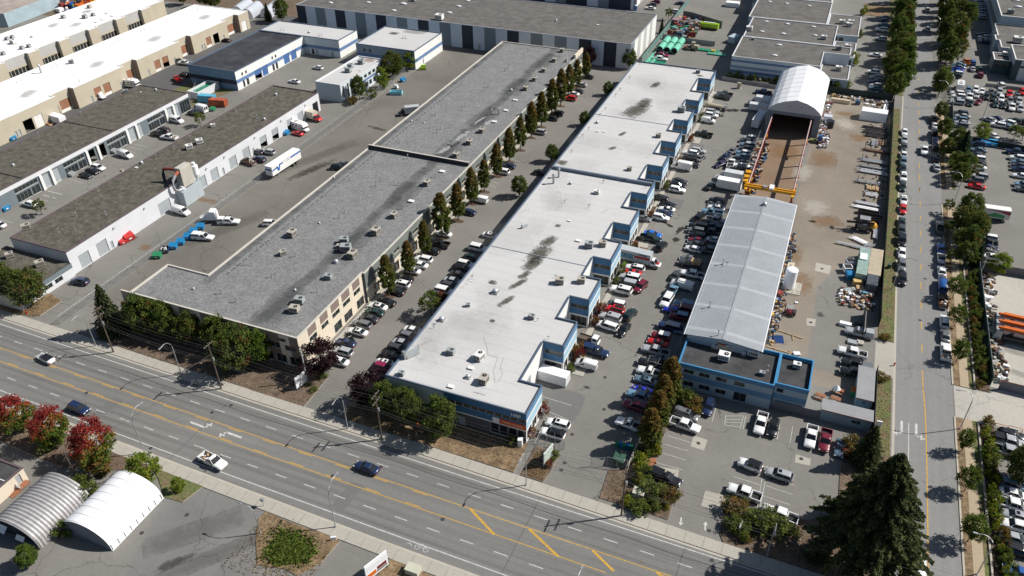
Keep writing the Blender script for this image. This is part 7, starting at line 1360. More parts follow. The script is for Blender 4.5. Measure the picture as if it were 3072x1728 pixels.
rg=random.Random(9);k=0
def border(y0,y1,x0,x1,n,lab,cols):
    for i in range(n):
        y=y0+(y1-y0)*(i+.5)/n;x=rg.uniform(x0,x1);kk=rg.choice(cols);tree(kk,x,y,rg.uniform(1.2,2.1),rg.uniform(.7,1.1),'%s, %s from the near end'%(lab,ORD[i]),lab+' row',rz=i*1.3)
border(106,130,40.0,41.3,26,'bright shrub in the border below the orange barrier',['shrubyel','shrub','shrubyel','shrub'])
border(94,106,40.2,41.8,14,'mixed shrub at the foot of the right border',['shrubyel','shrub','shrubolive'])
border(144,184,39.9,41.6,46,'dark clipped shrub along the concrete yard fence',['shrub','shrub','shrubolive','shrub'])
sheet('planting_bed',rect(39.5,92,42.0,131),.10,MULCH,.09);sheet('planting_bed',rect(39.5,141.2,42.0,187),.10,MULCH,.09);sheet('kerb',rect(39.2,92,39.5,131),.35,KERB,.34);sheet('kerb',rect(39.2,141.2,39.5,187),.35,KERB,.34)
tree('shrubolive',40.9,131.4,1.8,1.2,'clipped bronze ball shrub beside the orange barrier');tree('shrubolive',40.1,142.4,1.3,1.5,'yellowish clipped shrub at the border corner');tree('shrub',40.9,122.7,2.2,1.3,'big clipped green ball shrub in the border')
for x,y,h,lab in((22.6,151.2,1.2,'dry bush at the upper side of the yard driveway'),(22.3,137.4,1.4,'dry bush at the lower side of the yard driveway')):tree('shrubolive',x,y,h,2.0,lab)
def tufts(name,boxes,n,mats,lab,s=(.08,.22)):
    V,F,MI=[],[],[];q=random.Random(len(name)+n)
    for i in range(n):
        b=q.choice(boxes);p=Vector((q.uniform(b[0],b[2]),q.uniform(b[1],b[3]),.16))if len(b)==4 else Vector((q.gauss(b[0],b[2]),q.gauss(b[1],b[3]),q.uniform(.15,.5)));leaf_quad(V,F,MI,p,q.uniform(*s),q,q.randrange(len(mats)))
    me=bpy.data.meshes.new(name);me.from_pydata(V,[],F)
    for m in mats:me.materials.append(m)
    me.polygons.foreach_set('material_index',MI);me.update();o=put(name,me);tag(o,lab,'grass',kind='stuff')
STRAW=leafmat('straw',(.22,.15,.07),(.32,.23,.12))
tufts('grass',[(21.4,92,24.3,138),(21.4,151,24.2,283),(21.4,151,24.2,283)],5000,[STRAW,STRAW,GRASSG,LG[2]],'patchy dry and green grass on the street verge',(.06,.15))
tufts('ground_cover',[(-64.8,61.0,1.6,.9,0),(-62.6,59.6,1.3,1.0,0),(-65.2,58.6,1.1,1.0,0)],4600,[LG[0],LG[2],LB[1]],'low green shrubs spreading over the verge triangle',(.12,.34))
tufts('dry_grass',[(-72,89,-38,94.8),(-165,90,-154,97),(-35,88,-31.5,94)],9000,[STRAW,STRAW,GRASSD],'dry brown lawn in front of the warehouses',(.06,.14))
tufts('leaf_litter',[(-130,88.6,-82,96.8),(-20.5,88,-10,94),(0,87,23,95),(-149,60.8,-101,65),(-72.5,53,-58,64)],9000,[BARK,STRAW,LO[0]],'leaf litter and twigs on the planting beds',(.06,.16))
# ------ poles, lamps, wires, signs, fences
def pole(x,y,h,label,arms=2):
    t=thing('utility_pole',label,'utility pole',(x,y,0),0,'utility poles');mb=MB();mb.cyl((0,0,0),.17,h,WOODP,n=9,r2=.11);mb.build('post',t)
    for k in range(arms):
        mb=MB();z=h-.5-k*1.6;mb.box(-.07,.07,-1.25,1.25,z,z+.13,WOODP)
        for s in(-1.1,-.45,.45,1.1):mb.cyl((0,s,z+.13),.05,.22,RTU,n=6)
        mb.build('crossarm',t)
    mb=MB();mb.cyl((.28,0,h-4.2),.2,.7,STEEL);mb.build('transformer',t)
pole(-128.2,87.3,11.8,'utility pole beside the drooping fir');pole(-99.4,86.5,11.8,'utility pole before the leafy trees of the grey warehouse',1);pole(-62.6,86.3,11.6,'utility pole before the trees of the white-roofed warehouse');pole(-16.7,85.8,12.2,'utility pole at the gated entrance by the pale cabinet');pole(16.9,87.2,11.6,'utility pole at the bottom edge beside the giant fir')
t=thing('utility_pole','bare leaning service pole between the maples and the ribbed hut','utility pole',(-107.2,57.8,0));mb=MB();mb.tube([(0,0,0),(-.2,0,7.6)],.13,WOODP,8,.09);mb.build('post',t);mb=MB();mb.box(-.4,0,-.05,.05,7.3,7.4,STEEL);mb.build('bracket',t)
t=thing('steel_pole','pale steel pole beside the white sign at the cream corner','pole',(-84.4,94.5,0));mb=MB();mb.cyl((0,0,0),.16,9.0,ALU,n=10,r2=.13);mb.build('post',t)
px_=[(-230,88.4),(-180,88.0),(-128.2,87.3),(-99.4,86.5),(-62.6,86.3),(-16.7,85.8),(8.3,85.2),(60,84)]
for k,(dy,z)in enumerate(((-1.1,11.4),(-.45,11.4),(.45,11.4),(1.1,11.4),(-.9,9.9),(.9,9.9),(.1,7.6),(.15,6.9))):
    mb=MB();P=[]
    for(a,b),(c,d)in zip(px_,px_[1:]):
        for i in range(10):s=i/10;P.append((a+(c-a)*s,b+(d-b)*s+dy,z-1.1*4*s*(1-s)*abs(c-a)/46))
    P.append((60,84+dy,z));mb.tube(P,.014 if k<6 else.026,WIRE,4);o=mb.build('power_line');tag(o,'power line along the main road, %s wire of eight down the poles'%ORD[k],'power line','power lines')
mb=MB();mb.tube([(-103.0,60.3,7.3),(-106,72,6.6),(-99.4,86.5,9)],.03,WIRE,4);o=mb.build('power_line');tag(o,'service wire crossing the main road to the leaning pole','power line')
def lamp(x,y,h,arm,ang,label,group='street lamps',mat=STEEL):
    t=thing('street_lamp',label,'street lamp',(x,y,0),R(ang),group);mb=MB();P=[(0,0,0),(0,0,h*.55),(0,0,h*.78),(arm*.06,0,h*.88),(arm*.25,0,h*.96),(arm*.55,0,h),(arm*.9,0,h*.985)]
    mb.tube(P,.10,mat,8,.045);mb.cyl((0,0,0),.2,.25,mat);mb.build('post',t);mb=MB();mb.box(arm*.85,arm*.85+.75,-.14,.14,h*.985-.08,h*.985+.06,mat,top=(.1,.05,.03,.03));mb.box(arm*.87,arm*.85+.6,-.1,.1,h*.985-.11,h*.985-.081,LAMPM);mb.build('lamp_head',t)
for i,(x,y,w)in enumerate(((-133.3,87.5,'beside the drooping fir'),(-109.9,87.0,'before the grey warehouse trees'),(-69.9,86.3,'left of the pole at the purple plum'),(-33.8,86.0,'by the walkway of number 1650'),(6.8,86.9,'in the shade left of the giant fir'))):
    lamp(x,y,9.2,2.9,-90,'curved steel street lamp on the north pavement, '+w)
for x,y,w in((-101.1,67.3,'between the maples and the yellow-green tree'),(-59.8,66.2,'beside the triangular verge'),(-17.9,64.2,'at the bottom edge, head only')):lamp(x,y,10.2,3.0,90,'curved steel street lamp on the south pavement, '+w)
lamp(-70.6,60.6,6.6,2.6,180,'lamp at the tip of the triangular verge, arm over the forecourt')
for x,y,a,w in((38.5,220.6,180,'beside the delivery truck entrance'),(36.2,128.3,180,'at the concrete driveway'),(37.2,95.3,180,'at the lower right edge'),(23.7,171.3,0,'on the grass verge by the black SUV'),(36.7,365.9,180,'among the big east trees'),(37.2,290.7,180,'by the full car lot corner')):lamp(x,y,9.0,2.8,a,'curved street lamp on the side street, '+w)
for x,y,h,w in((42.8,184.9,9.5,'over the dark wall of the concrete yard'),(48.0,276.9,9.5,'in the angled car group'),(56.3,361.3,9.0,'beside the green entrance block')):
    t=thing('floodlight','tall straight floodlight pole '+w,'floodlight',(x,y,0));mb=MB();mb.cyl((0,0,0),.13,h,STEEL,n=8,r2=.08);mb.build('post',t);mb=MB();mb.box(-1,-.3,-.25,.25,h,h+.15,CHAS);mb.box(.3,1,-.25,.25,h,h+.15,CHAS);mb.box(-.3,.3,-.04,.04,h,h+.1,STEEL);mb.build('lamp_head',t)
def fence_mat():
    m=bpy.data.materials.new('chain_link');m.use_nodes=True;b=m.node_tree.nodes['Principled BSDF'];b.inputs['Base Color'].default_value=(.30,.31,.32,1);b.inputs['Metallic'].default_value=.4;b.inputs['Alpha'].default_value=.22;return m
CL=fence_mat()
def fence(pts,h,label,post=3.0,mat=None,name='chain_link_fence',cat='fence',rail=True,pm=STEEL):
    if not isinstance(pts[0],tuple):pts=list(zip(pts[::2],pts[1::2]))
    ox,oy=pts[0];t=thing(name,label,cat,(ox,oy,0));pts=[(x-ox,y-oy)for x,y in pts];mb=MB();pb=MB();rb=MB();posts=[]
    for(a,b),(c,d)in zip(pts,pts[1:]):
        L=math.hypot(c-a,d-b);ux,uy=(c-a)/L,(d-b)/L
        if mat:mb.box(0,L,-.05,.05,.05,h,mat,math.atan2(uy,ux),(a,b))
        else:mb.face([(a,b,.05),(c,d,.05),(c,d,h),(a,b,h)],CL)
        n=max(1,int(L/post));posts+=[(a+ux*L*i/n,b+uy*L*i/n)for i in range(n+1)]
        if rail:rb.tube([(a,b,h),(c,d,h)],.035,pm,5)
    mb.build('panel',t)
    if rail:rb.build('top_rail',t)
    pm_=MB();pm_.cyl((0,0,0),.05,h+.1,pm,n=6);me=pm_.mesh('post')
    for p in posts[:95]:put('post',me,t,(p[0],p[1],0))
GSL=M('green_slats',(.03,.045,.04),.8,.1)
fence([(-146.8,90.5),(-146.9,160),(-147.3,200),(-147.9,224),(-149.5,258)],2.1,'long chain-link fence dividing the two lanes',3.4)
fence([(-206.5,203),(-219,223),(-222.5,262)],2.2,'chain-link fence behind the blue workshop',3)
fence([-35.3,94.0,-35.4,97.8],2,'chain-link gate leaf across the walk of number 1650',1.5);fence([-35.7,96.6,-30.5,96.4,-31.1,95.5],2.2,'open chain-link gate beside the white SUV',1.5);fence([-22.1,95.4,-18.6,95.9],2.4,'chain-link enclosure front around the green bin',1.6);fence([-24.7,94.3,-22.1,95.4],2.2,'rolling gate section lying beside the bin enclosure',1.6)
fence([(-18.4,96),(-18.0,112),(-17.5,121)],1.6,'low wall-like fence between the two lots behind the clipped trees',3,M('block_wall',(.38,.37,.34),.9,.08),'block_wall','wall',False)
fence([(21.25,155.3),(21.2,165),(21.6,215),(21.8,289.7)],2.7,'tall dark slatted fence along the east side of the works yard',3,GSL,'slatted_fence','fence',True,DSTEEL)
fence([(21.0,113.5),(21.05,135.5),(21.1,138.3)],2.7,'tall dark slatted fence beside the long shed in the yard',3,GSL,'slatted_fence','fence',True,DSTEEL);fence([(18.0,149.4),(18.0,158.6)],2.7,'dark sliding gate at the yard driveway',2,GSL,'sliding_gate','gate',True,DSTEEL)
fence([(.4,289.9),(21.6,289.9)],2.5,'dark hedge-covered fence at the back of the works yard',3,GSL,'slatted_fence','fence',True,DSTEEL)
fence([(-17.3,130),(-16.6,250)],2.2,'fence between the parked cars and the crane bay',3,None);
WALLC=M('precast_wall',(.31,.31,.31),.9,.08)
fence([3.3,121.1,11.5,121.4,21.2,121.9],2.0,'grey precast wall between the office lot and the picnic yard',4,M('dark_wall',(.17,.17,.185),.9,.08),'precast_wall','wall',False)
fence([(-36.5,289.5),(-16.2,287.6)],1.3,'low concrete wall below the banded wall',4,WALLC,'concrete_wall','wall',False);fence([(-68.5,297),(-68.5,384)],2.4,'tall green screened fence beside the striped warehouse',4,M('green_screen',(.12,.22,.2),.8,.2),'screened_fence','fence');fence([(-67.8,328),(-62,326),(-45.8,325.6)],2.0,'concrete dividing wall in the pipe yard',4,WALLC,'concrete_wall','wall',False);fence([(-66,359),(-62.1,358.2),(-47.3,349.5)],3.0,'tall dividing wall behind the lime tanker',4,M('grey_green_wall',(.18,.2,.2),.9,.08),'concrete_wall','wall',False)
fence([(40.0,319),(39.6,294)],2.4,'chain-link fence along the street side of the full car lot',3);fence([(40.1,292.5),(39.7,276)],2.4,'dark screened fence below the full car lot gate',3,M('dark_screen',(.07,.09,.09),.9,.1),'screened_fence');fence([(45,263.6),(75,260)],2.0,'dark fence behind the blue dumpsters',3,GSL,'slatted_fence');fence([(52,316.2),(70,316)],1.2,'low fence at the back of the full car lot',3,WALLC,'concrete_wall','wall',False)
fence([(42.3,143.6),(42.3,187.3)],2.3,'green slatted fence along the concrete yard',3,M('green_slats_light',(.08,.13,.11),.8,.15),'slatted_fence','fence');fence([(42.3,187.5),(80,188.5)],2.2,'dark precast wall at the back of the concrete yard',4,M('dark_wall'),'precast_wall','wall',False);fence([(43.6,143.0),(75,142.0)],2.2,'corrugated panel fence with orange feet at the concrete driveway',2.4,M('panel_grey',(.17,.18,.2),.6,.1),'panel_fence','fence',True,ORG)
for i in(0,1):
    x,y=((43.0,131.1),(45.4,131.3))[i];t=thing('barrier',['orange hoop barrier nearer the street','orange hoop barrier nearer the black SUV'][i],'barrier',(x,y,0),R(-2));mb=MB();mb.tube([(-1.2,0,0),(-1.2,0,.9),(-1.05,0,1.05),(1.05,0,1.05),(1.2,0,.9),(1.2,0,0)],.06,ORG);mb.build('hoop',t);mb=MB();mb.tube([(-1.15,0,.5),(1.15,0,.5)],.04,CHAS);mb.build('rail',t)
def sign(x,y,rz,w,h,z,m,label,face=None,name='roadside_sign'):
    t=thing(name,label,'sign',(x,y,0),R(rz));mb=MB();mb.box(-w/2,w/2,-.12,.12,z,z+h,m);o=mb.build('panel',t);mb=MB();mb.box(-w/2+.1,-w/2+.3,-.1,.1,0,z-.001,M('sign_frame_green',(.04,.12,.13),.5,0));mb.box(w/2-.3,w/2-.1,-.1,.1,0,z-.001,M('sign_frame_green'));mb.build('legs',t)
    if face:face(o,w,h,z)
    return t
def f1(o,w,h,z):
    mb=MB()
    for k in range(3):mb.box(-w/2+.2,w/2-.2,-.14,-.125,z+.3+k*h*.3,z+.3+k*h*.3+h*.22,M('sign_panel_dim',(.45,.5,.45),.6,.15,2));mb.box(-w/2+.2,w/2-.2,.125,.14,z+.3+k*h*.3,z+.3+k*h*.3+h*.22,M('sign_panel_dim'))
    mb.build('tenant_panels',o)
sign(-84.7,92.9,78,2.6,2.7,.5,FABW,'white roadside sign board at the entrance beside the steel pole',None)
sign(-32.1,92.4,78,3.0,3.0,.5,M('sign_pale',(.55,.62,.6),.5,.05),'pale green tenant sign at the entrance of number 1650',f1)
def f2(o,w,h,z):
    for x0,x1,a,b,m in((-1.9,-.2,.3,1.2,ORG),(-.1,1.9,.3,.7,paint('grey')),(0,1.8,.8,1.5,paint('maroon')),(-1.8,1.9,1.7,2.9,M('sign_white',(.75,.77,.8),.5,0))):
        mb=MB();mb.box(x0,x1,-.14,-.125,z+a,z+b,m);mb.build('sign_panel',o)
sign(-48.8,61.0,-72+140,4.2,3.4,.6,FABW,'white, orange and grey sign board at the bottom edge',f2)
sign(2.0,90.3,82,1.8,1.2,.2,FABW,'thin white monument sign in the bushes',None);sign(22.1,123.3,5,1.0,1.2,.3,FABW,'white sign box on the grass beside the yard wall',None);sign(-58.7,63.9,30,.9,.8,.1,FABW,'tiny white lawn sign on the triangular verge',None)
def cabinet(x,y,rz,w,d,h,m,label,name='utility_cabinet'):
    t=thing(name,label,'cabinet',(x,y,0),R(rz));mb=MB();mb.box(-w/2,w/2,-d/2,d/2,.1,h,m);mb.box(-w/2-.05,w/2+.05,-d/2-.05,d/2+.05,h+.001,h+.08,m);mb.build('case',t);mb=MB();mb.box(-w/2+.05,-.01,-d/2-.03,-d/2-.002,.2,h-.1,m);mb.box(.01,w/2-.05,-d/2-.03,-d/2-.002,.2,h-.1,m);mb.build('doors',t);mb=MB();mb.box(-w/2-.2,w/2+.2,-d/2-.2,d/2+.2,0,.099,KERB);mb.build('plinth',t)
CABM=M('cabinet_cream',(.50,.50,.40),.6,.05)
cabinet(-15.1,90.7,0,1.9,1.5,1.6,CABM,'cream utility cabinet beside the entrance bushes');cabinet(-43.8,63.4,0,2.2,1.5,1.2,CABM,'pale green utility cabinet at the bottom edge');cabinet(-38.2,94.3,10,.8,.8,1.7,FABW,'white ventilated kiosk box on the lawn of number 1650');cabinet(22.8,180.4,0,.8,.8,1.1,M('cabinet_green',(.05,.1,.08),.6,.05),'green and white utility box on the street verge');cabinet(23.2,93.2,0,1.3,1.2,1.1,M('cabinet_green'),'green transformer box under the giant fir');cabinet(-29.4,283.5,0,1.2,1.0,2.0,paint('beige'),'small beige cart-like booth by the low concrete wall')
def hydrant(x,y,label):t=thing('fire_hydrant',label,'hydrant',(x,y,.1));mb=MB();mb.cyl((0,0,0),.14,.7,paint('red'));mb.dome((0,0,.7),.15,.15,.12,paint('red'));mb.cyl((-.25,0,.45),.08,.5,paint('red'),'x');mb.build('body',t)
hydrant(-156.7,90.4,'red fire hydrant on the brown verge at the left');hydrant(24.6,142.9,'small hydrant at the west kerb of the side street')
mb=MB();mb.box(-.28,.28,-.14,.14,.3,1.1,ORG);t=thing('orange_board','small orange notice board in tree shade before number 1650','notice board',(-57.6,91.5,0));mb.build('board',t);mb=MB();mb.box(-.03,.03,-.03,.03,0,.299,CHAS);mb.build('stake',t)
t=thing('bus_stop_box','small grey box on a post at the south kerb','post box',(-73.5,65.4,0));mb=MB();mb.cyl((0,0,0),.05,1.4,STEEL);mb.build('post',t);mb=MB();mb.box(-.3,.3,-.2,.2,1.4,1.9,STEEL);mb.build('box',t)
t=thing('person','person in white top and dark trousers standing beside the white minivan','person',(-36.5,134.0,0));
def body():
    me=bpy.data.meshes.new('person');V=[(0,0,.95),(0,0,1.2),(0,0,1.42),(0,0,1.52),(0,0,1.68),(.1,0,.9),(.11,.02,.5),(.12,0,.08),(.12,-.12,.04),(-.1,0,.9),(-.11,.02,.5),(-.12,0,.08),(-.12,-.12,.04),(.19,0,1.4),(.24,.02,1.12),(.23,-.06,.86),(-.19,0,1.4),(-.24,.02,1.12),(-.23,-.06,.86)]
    E_=[(0,1),(1,2),(2,3),(3,4),(0,5),(5,6),(6,7),(7,8),(0,9),(9,10),(10,11),(11,12),(2,13),(13,14),(14,15),(2,16),(16,17),(17,18)]
    me.from_pydata(V,E_,[]);o=put('body',me,t);o.parent=None;sk=o.modifiers.new('skin','SKIN');rr=[.15,.14,.15,.06,.11,.1,.07,.05,.04,.1,.07,.05,.04,.07,.05,.035,.07,.05,.035]
    for i,r in enumerate(rr):me.skin_vertices[0].data[i].radius=(r,r*.8)
    me.skin_vertices[0].data[0].use_root=True;ss=o.modifiers.new('s','SUBSURF');ss.levels=1;ss.render_levels=1
    bpy.context.view_layer.update();m2=bpy.data.meshes.new_from_object(o.evaluated_get(bpy.context.evaluated_depsgraph_get()));bpy.data.objects.remove(o)
    m2.materials.clear();SK=M('skin',(.42,.26,.19),.6,0)
    for m in(SK,FABW,paint('dark grey')):m2.materials.append(m)
    for p in m2.polygons:z=p.center.z;p.material_index=0 if z>1.5 or(abs(p.center.x)>.18 and z<1.15)else(1 if z>.93 else 2);p.use_smooth=True
    put('body',m2,t);mb=MB();mb.dome((0,.01,1.66),.125,.13,.15,paint('black'));mb.build('hair',t)
try:body()
except Exception as e:
    print('person',e)
for i,(x,y)in enumerate(((-145.0,134.8),(-145.1,132.2),(-144.7,129.6),(-144.7,126.9),(-145.0,124.6))):bin_(x,y,22,M('dumpster_blue',(.02,.20,.42),.5,.1),'blue dumpster, %s from the semi tractor in the diagonal row'%ORD[i],'row of blue dumpsters')
bin_(-145.7,122.4,22,'navy','overflowing dark dumpster with white bags in the diagonal row',s=1.0,kind='open');bin_(-145.7,119.7,22,M('dumpster_green',(.03,.22,.10),.5,.1),'green dumpster at the near end of the diagonal row')
bin_(-158.8,121.6,70,M('dumpster_red',(.45,.03,.03),.5,.1),'smaller red dumpster by the roller doors',s=.85);bin_(-158.6,123.7,70,M('dumpster_red'),'larger red dumpster by the roller doors',s=1.3)
bin_(-202.1,123.3,90,M('dumpster_blue'),'blue dumpster at the left edge by the glazed units',s=1.1);bin_(-145.6,246.9,60,M('dumpster_blue'),'single blue dumpster beside the lane fence');bin_(-158.9,192.4,0,M('dumpster_blue'),'blue dumpster between two open roller doors');bin_(-194.2,199.7,0,M('dumpster_green'),'small green bin in front of the rusty container',s=.9);bin_(-239.0,157.4,70,M('dumpster_blue'),'blue and green dumpster at the tan wall');bin_(48.4,262.7,0,M('dumpster_blue'),'darker blue dumpster nearer the navy SUV',s=1.25);bin_(50.6,263.3,0,M('dumpster_bright',(.03,.3,.6),.5,.1),'brighter blue dumpster in the sun',s=1.25)
bin_(-40.6,133.2,90,M('dumpster_blue'),'blue dumpster inside the stepped notch');bin_(-201.3,145.3,0,RTUG,'grey bin at the glazed unit entrance',s=.9);bin_(-201.1,161.9,0,RTUG,'grey bin beside the plain white van',s=.9);bin_(-20.3,97.2,90,M('dumpster_green_shade',(.02,.07,.045),.5,.1),'green compactor bin inside the chain-link enclosure',s=1.15)  # compactor green is darkened in the paint for the tree shade
for i,(x,y)in enumerate(((-21.7,100.6),(-21.1,100.8),(-20.4,100.7),(-19.8,100.9),(-19.1,101.0))):
    t=thing('wheelie_bin','wheelie bin in tree shade, %s from the left of five by the enclosure'%ORD[i],'bin',(x,y,0),0,'wheelie bins by the enclosure');mb=MB();mb.box(-.3,.3,-.33,.33,.08,1.0,M(['dumpster_green','dumpster_blue'][i%2]));mb.build('bin',t);mb=MB();mb.box(-.33,.33,-.38,.36,1.001,1.08,M(['dumpster_green','dumpster_blue'][i%2]));mb.build('lid',t)
LBL=M('pale_blue_skip',(.25,.55,.62),.5,.1);t=thing('open_skip','light blue open skip standing in the lane','skip',(-142.0,235.1,0),R(18));mb=MB();mb.box(-2.2,2.2,-1.0,1.0,.15,.3,LBL)
for a in((-2.2,-2.08,-1,1),(2.08,2.2,-1,1),(-2.07,2.07,-1,-.9),(-2.07,2.07,.9,1)):mb.box(*a,.301,1.3,LBL)
for k in range(8):mb.box(-2+k*.55,-1.9+k*.55,-1.06,-1.001,.2,1.25,LBL)
mb.build('shell',t);t=thing('baler','bright lime green waste press by the pale cube workshop','machine',(-144.5,260.5,0),R(30));mb=MB();mb.box(-1.4,1.0,-.7,.7,.2,1.1,paint('lime'));mb.box(-.9,1.4,-.5,.5,1.101,1.9,paint('lime'),top=(.3,.3,.1,.1));mb.build('body',t);mb=MB();mb.box(-1.2,1.2,-.5,.5,0,.199,CHAS);mb.build('frame',t)
t=thing('cement_mixer','white machine behind the light blue skip','machine',(-144.7,239.9,0));mb=MB();mb.box(-.8,.8,-.5,.5,.3,1.4,FABW,top=(.2,.2,.1,.1));mb.build('body',t);add_wheels(t,(0,),.6,.3)
container(-38.5,113.3,-2,FABW,6.06,'white shipping container in the stepped notch of number 1650')
container(-201.3,205.7,12,M('container_blue',(.12,.38,.52),.5,.12),6.0,'light blue container beside the rusty red one');container(-195.1,204.0,12,M('container_rust',(.38,.10,.05),.6,.3,1),6.0,'rusty red container beside the light blue one')
t=thing('open_tank','white-rimmed open tank with green lining beside the blue workshop','tank',(-207.4,211.4,0),R(90));mb=MB();GI=M('tank_green',(.025,.20,.12),.3,.2,.5);mb.box(-5.25,5.25,-2.05,2.05,0,1.9,GI)
for a in((-5.6,-5.3,-2.3,2.3),(5.3,5.6,-2.3,2.3),(-5.29,5.29,-2.3,-2.1),(-5.29,5.29,2.1,2.3)):mb.box(*a,0,2.6,WALLW)
mb.build('shell',t);mb=MB()
for a in((-5.7,-5.2,-2.4,2.4),(5.2,5.7,-2.4,2.4),(-5.19,5.19,-2.4,-2.0),(-5.19,5.19,2.0,2.4)):mb.box(*a,2.601,2.7,WHITE)
mb.build('rim',t)
container(16.7,177.3,88,M('container_teal',(.30,.42,.38),.6,.25,1.2),12.0,'long pale green container with rust streaks on its roof');
CT=M('tan_roof_sheet',(.50,.43,.32),.7,.12,1);container(19.4,178.1,88,CT,12.0,'long container with tan roof against the dark fence',W=2.9)
container(19.0,169.8,88,M('container_dark',(.09,.10,.12),.6,.1),4.5,'short dark grey container below the tan-roofed one')
t=thing('white_skip','white open box on the rusty container roof','box',(16.6,179.1,2.52),R(88));mb=MB();mb.box(-1.4,1.4,-.8,.8,0,.25,FABW);mb.build('box',t)
for i,(x,y,m,lab)in enumerate(((14.0,178.2,FABG,'grey cube bin farther from the blue one'),(13.6,175.2,FABW,'white cube bin beside the blue one'),(14.4,172.5,M('dumpster_blue'),'blue cube bin beside the pale bins'))):
    t=thing('cube_bin',lab+' in the works yard','bin',(x,y,0),R(20));mb=MB();mb.box(-.85,.85,-.85,.85,.15,1.55,m,top=(-.15,-.15,-.15,-.15));mb.build('shell',t);mb=MB();mb.box(-.8,.8,-.8,.8,1.551,1.6,CHAS if i!=2 else m);mb.build('contents',t)
def shed(x0,y0,x1,y1,h,lab,wins):
    b=building('site_office',lab,'portable',rect(x0,y0,x1,y1),h,M('shed_roof_grey',(.27,.275,.285),.8,.08,.5),M('site_office_blue',(.26,.36,.42),.7,.06),None,wins,par=.05);mb=MB();ax,ay=rel(b,x0-.15,y0-.18);bx,by=rel(b,x1+.15,y1+.18);mb.box(ax,bx,ay,by,h+.001,h+.12,M('shed_roof_grey'));mb.box(ax-.01,bx+.01,ay-.03,ay-.001,h-.12,h+.12,WOODR);mb.build('eaves',b)
(a,b),(c,d)=(11.8,121.5),(20.9,122.6);shed(a,b-.2,20.6,b+2.6,2.7,'grey-roofed site office with blue wall at the corner of the picnic yard',{0:dict(holes=[(5.4,7.0,1.1,1.9,'win')])})
(a,b)=(17.7,127.1);shed(17.6,b-.1,20.5,b+9.6,2.7,'long grey-roofed site office along the yard fence',{0:dict(holes=[(1.2,1.8,1.6,2.0,'win')])})
for i,(x,y,m)in enumerate(((11.4,127.5,WOODR),(14.2,127.6,WOODR),(14.6,130.4,WOODR))):
    t=thing('picnic_table',['cedar picnic table nearest the blue office wing','cedar picnic table between the others','cedar picnic table under a white patio umbrella'][i],'picnic table',(x,y,0),R(-8),'picnic tables');mb=MB()
    for k in range(5):mb.box(-.95,.95,-.38+k*.155,-.25+k*.155,.72,.76,m)
    mb.build('table_top',t)
    for s in(-1,1):mb=MB();mb.box(-.95,.95,s*.75-.14,s*.75+.14,.42,.46,m);mb.build('bench',t);mb=MB();mb.tube([(s*.7,-.7,0),(s*.7,-.2,.72)],.05,m,4);mb.tube([(s*.7,.7,0),(s*.7,.2,.72)],.05,m,4);mb.box(s*.7-.04,s*.7+.04,-.75,.75,.36,.415,m);mb.build('leg',t)
x,y=14.1,129.9;t=thing('patio_umbrella','folded white patio umbrella over a picnic table','umbrella',(x,y,0));mb=MB();mb.cyl((0,0,1.3),.75,.8,FABW,n=9,r2=.1,smooth=False);mb.build('canopy',t);mb=MB();mb.cyl((0,0,0),.03,2.2,STEEL,n=6);mb.build('post',t)
t=thing('orange_bin','orange-lidded bin against the long site office','bin',(17.4,130.8,0));mb=MB();mb.box(-.6,.6,-.8,.8,0,1.3,M('dumpster_green'));mb.build('bin',t);mb=MB();mb.box(-.65,.65,-.85,.85,1.301,1.4,ORG);mb.build('lid',t)
t=thing('storage_tank','tall white cylindrical tank on a fenced slab by the metal shed','tank',(1.4,163.4,0));mb=MB();mb.cyl((0,0,.4),1.35,4.6,FABW,n=24);mb.dome((0,0,5.0),1.35,1.35,.3,FABW,24);mb.build('tank',t)
for k in range(4):mb=MB();a=k*PI/2+.7;mb.tube([(1.1*math.cos(a),1.1*math.sin(a),0),(1.1*math.cos(a),1.1*math.sin(a),.5)],.09,STEEL);mb.build('leg',t)
mb=MB();mb.box(-2.6,2.8,-2.4,2.6,.02,.12,KERB);mb.build('slab',t);mb=MB()
for a,b in(((-2.6,-2.4),(2.8,-2.4)),((2.8,-2.4),(2.8,2.6))):
    mb.tube([(*a,1.1),(*b,1.1)],.04,STEEL,4);mb.tube([(*a,.6),(*b,.6)],.04,STEEL,4)
    for q in range(4):mb.tube([(a[0]+(b[0]-a[0])*q/3,a[1]+(b[1]-a[1])*q/3,.1),(a[0]+(b[0]-a[0])*q/3,a[1]+(b[1]-a[1])*q/3,1.1)],.04,STEEL,4)
mb.build('guard_rail',t)
x0,y0=-156.6,143.0;x1,y1=-156.0,150.3
t=thing('dust_collector','ribbed cream dust collector with curved pipe above a grey enclosure','machine',(-157.4,(y0+y1)/2,0));hl=(y1-y0)/2;mb=MB();xe=x0+157.4;mb.box(-1.85,xe,-hl,hl,0,4.3,M('enclosure_grey',(.38,.43,.46),.6,.04));mb.build('enclosure',t)
mb=MB();CRM=M('ribbed_cream',(.48,.46,.41),.6,.06)
mb.box(-1.7,xe-.6,-hl+1.6,hl-1.6,4.9,10.6,CRM)
for k in range(14):z=5.0+k*.4;mb.box(-1.85,xe-.45,-hl+1.45,hl-1.45,z,z+.16,CRM)
mb.build('baghouse',t);mb=MB();mb.cyl((-.3,hl-.1,6.4),.95,2.6,FABW,n=16);mb.cyl((-.3,hl-.1,4.6),.25,1.8,FABW,n=16,r2=.95);mb.cyl((-.3,hl-.1,9.0),.5,.9,FABW);mb.build('cyclone',t)
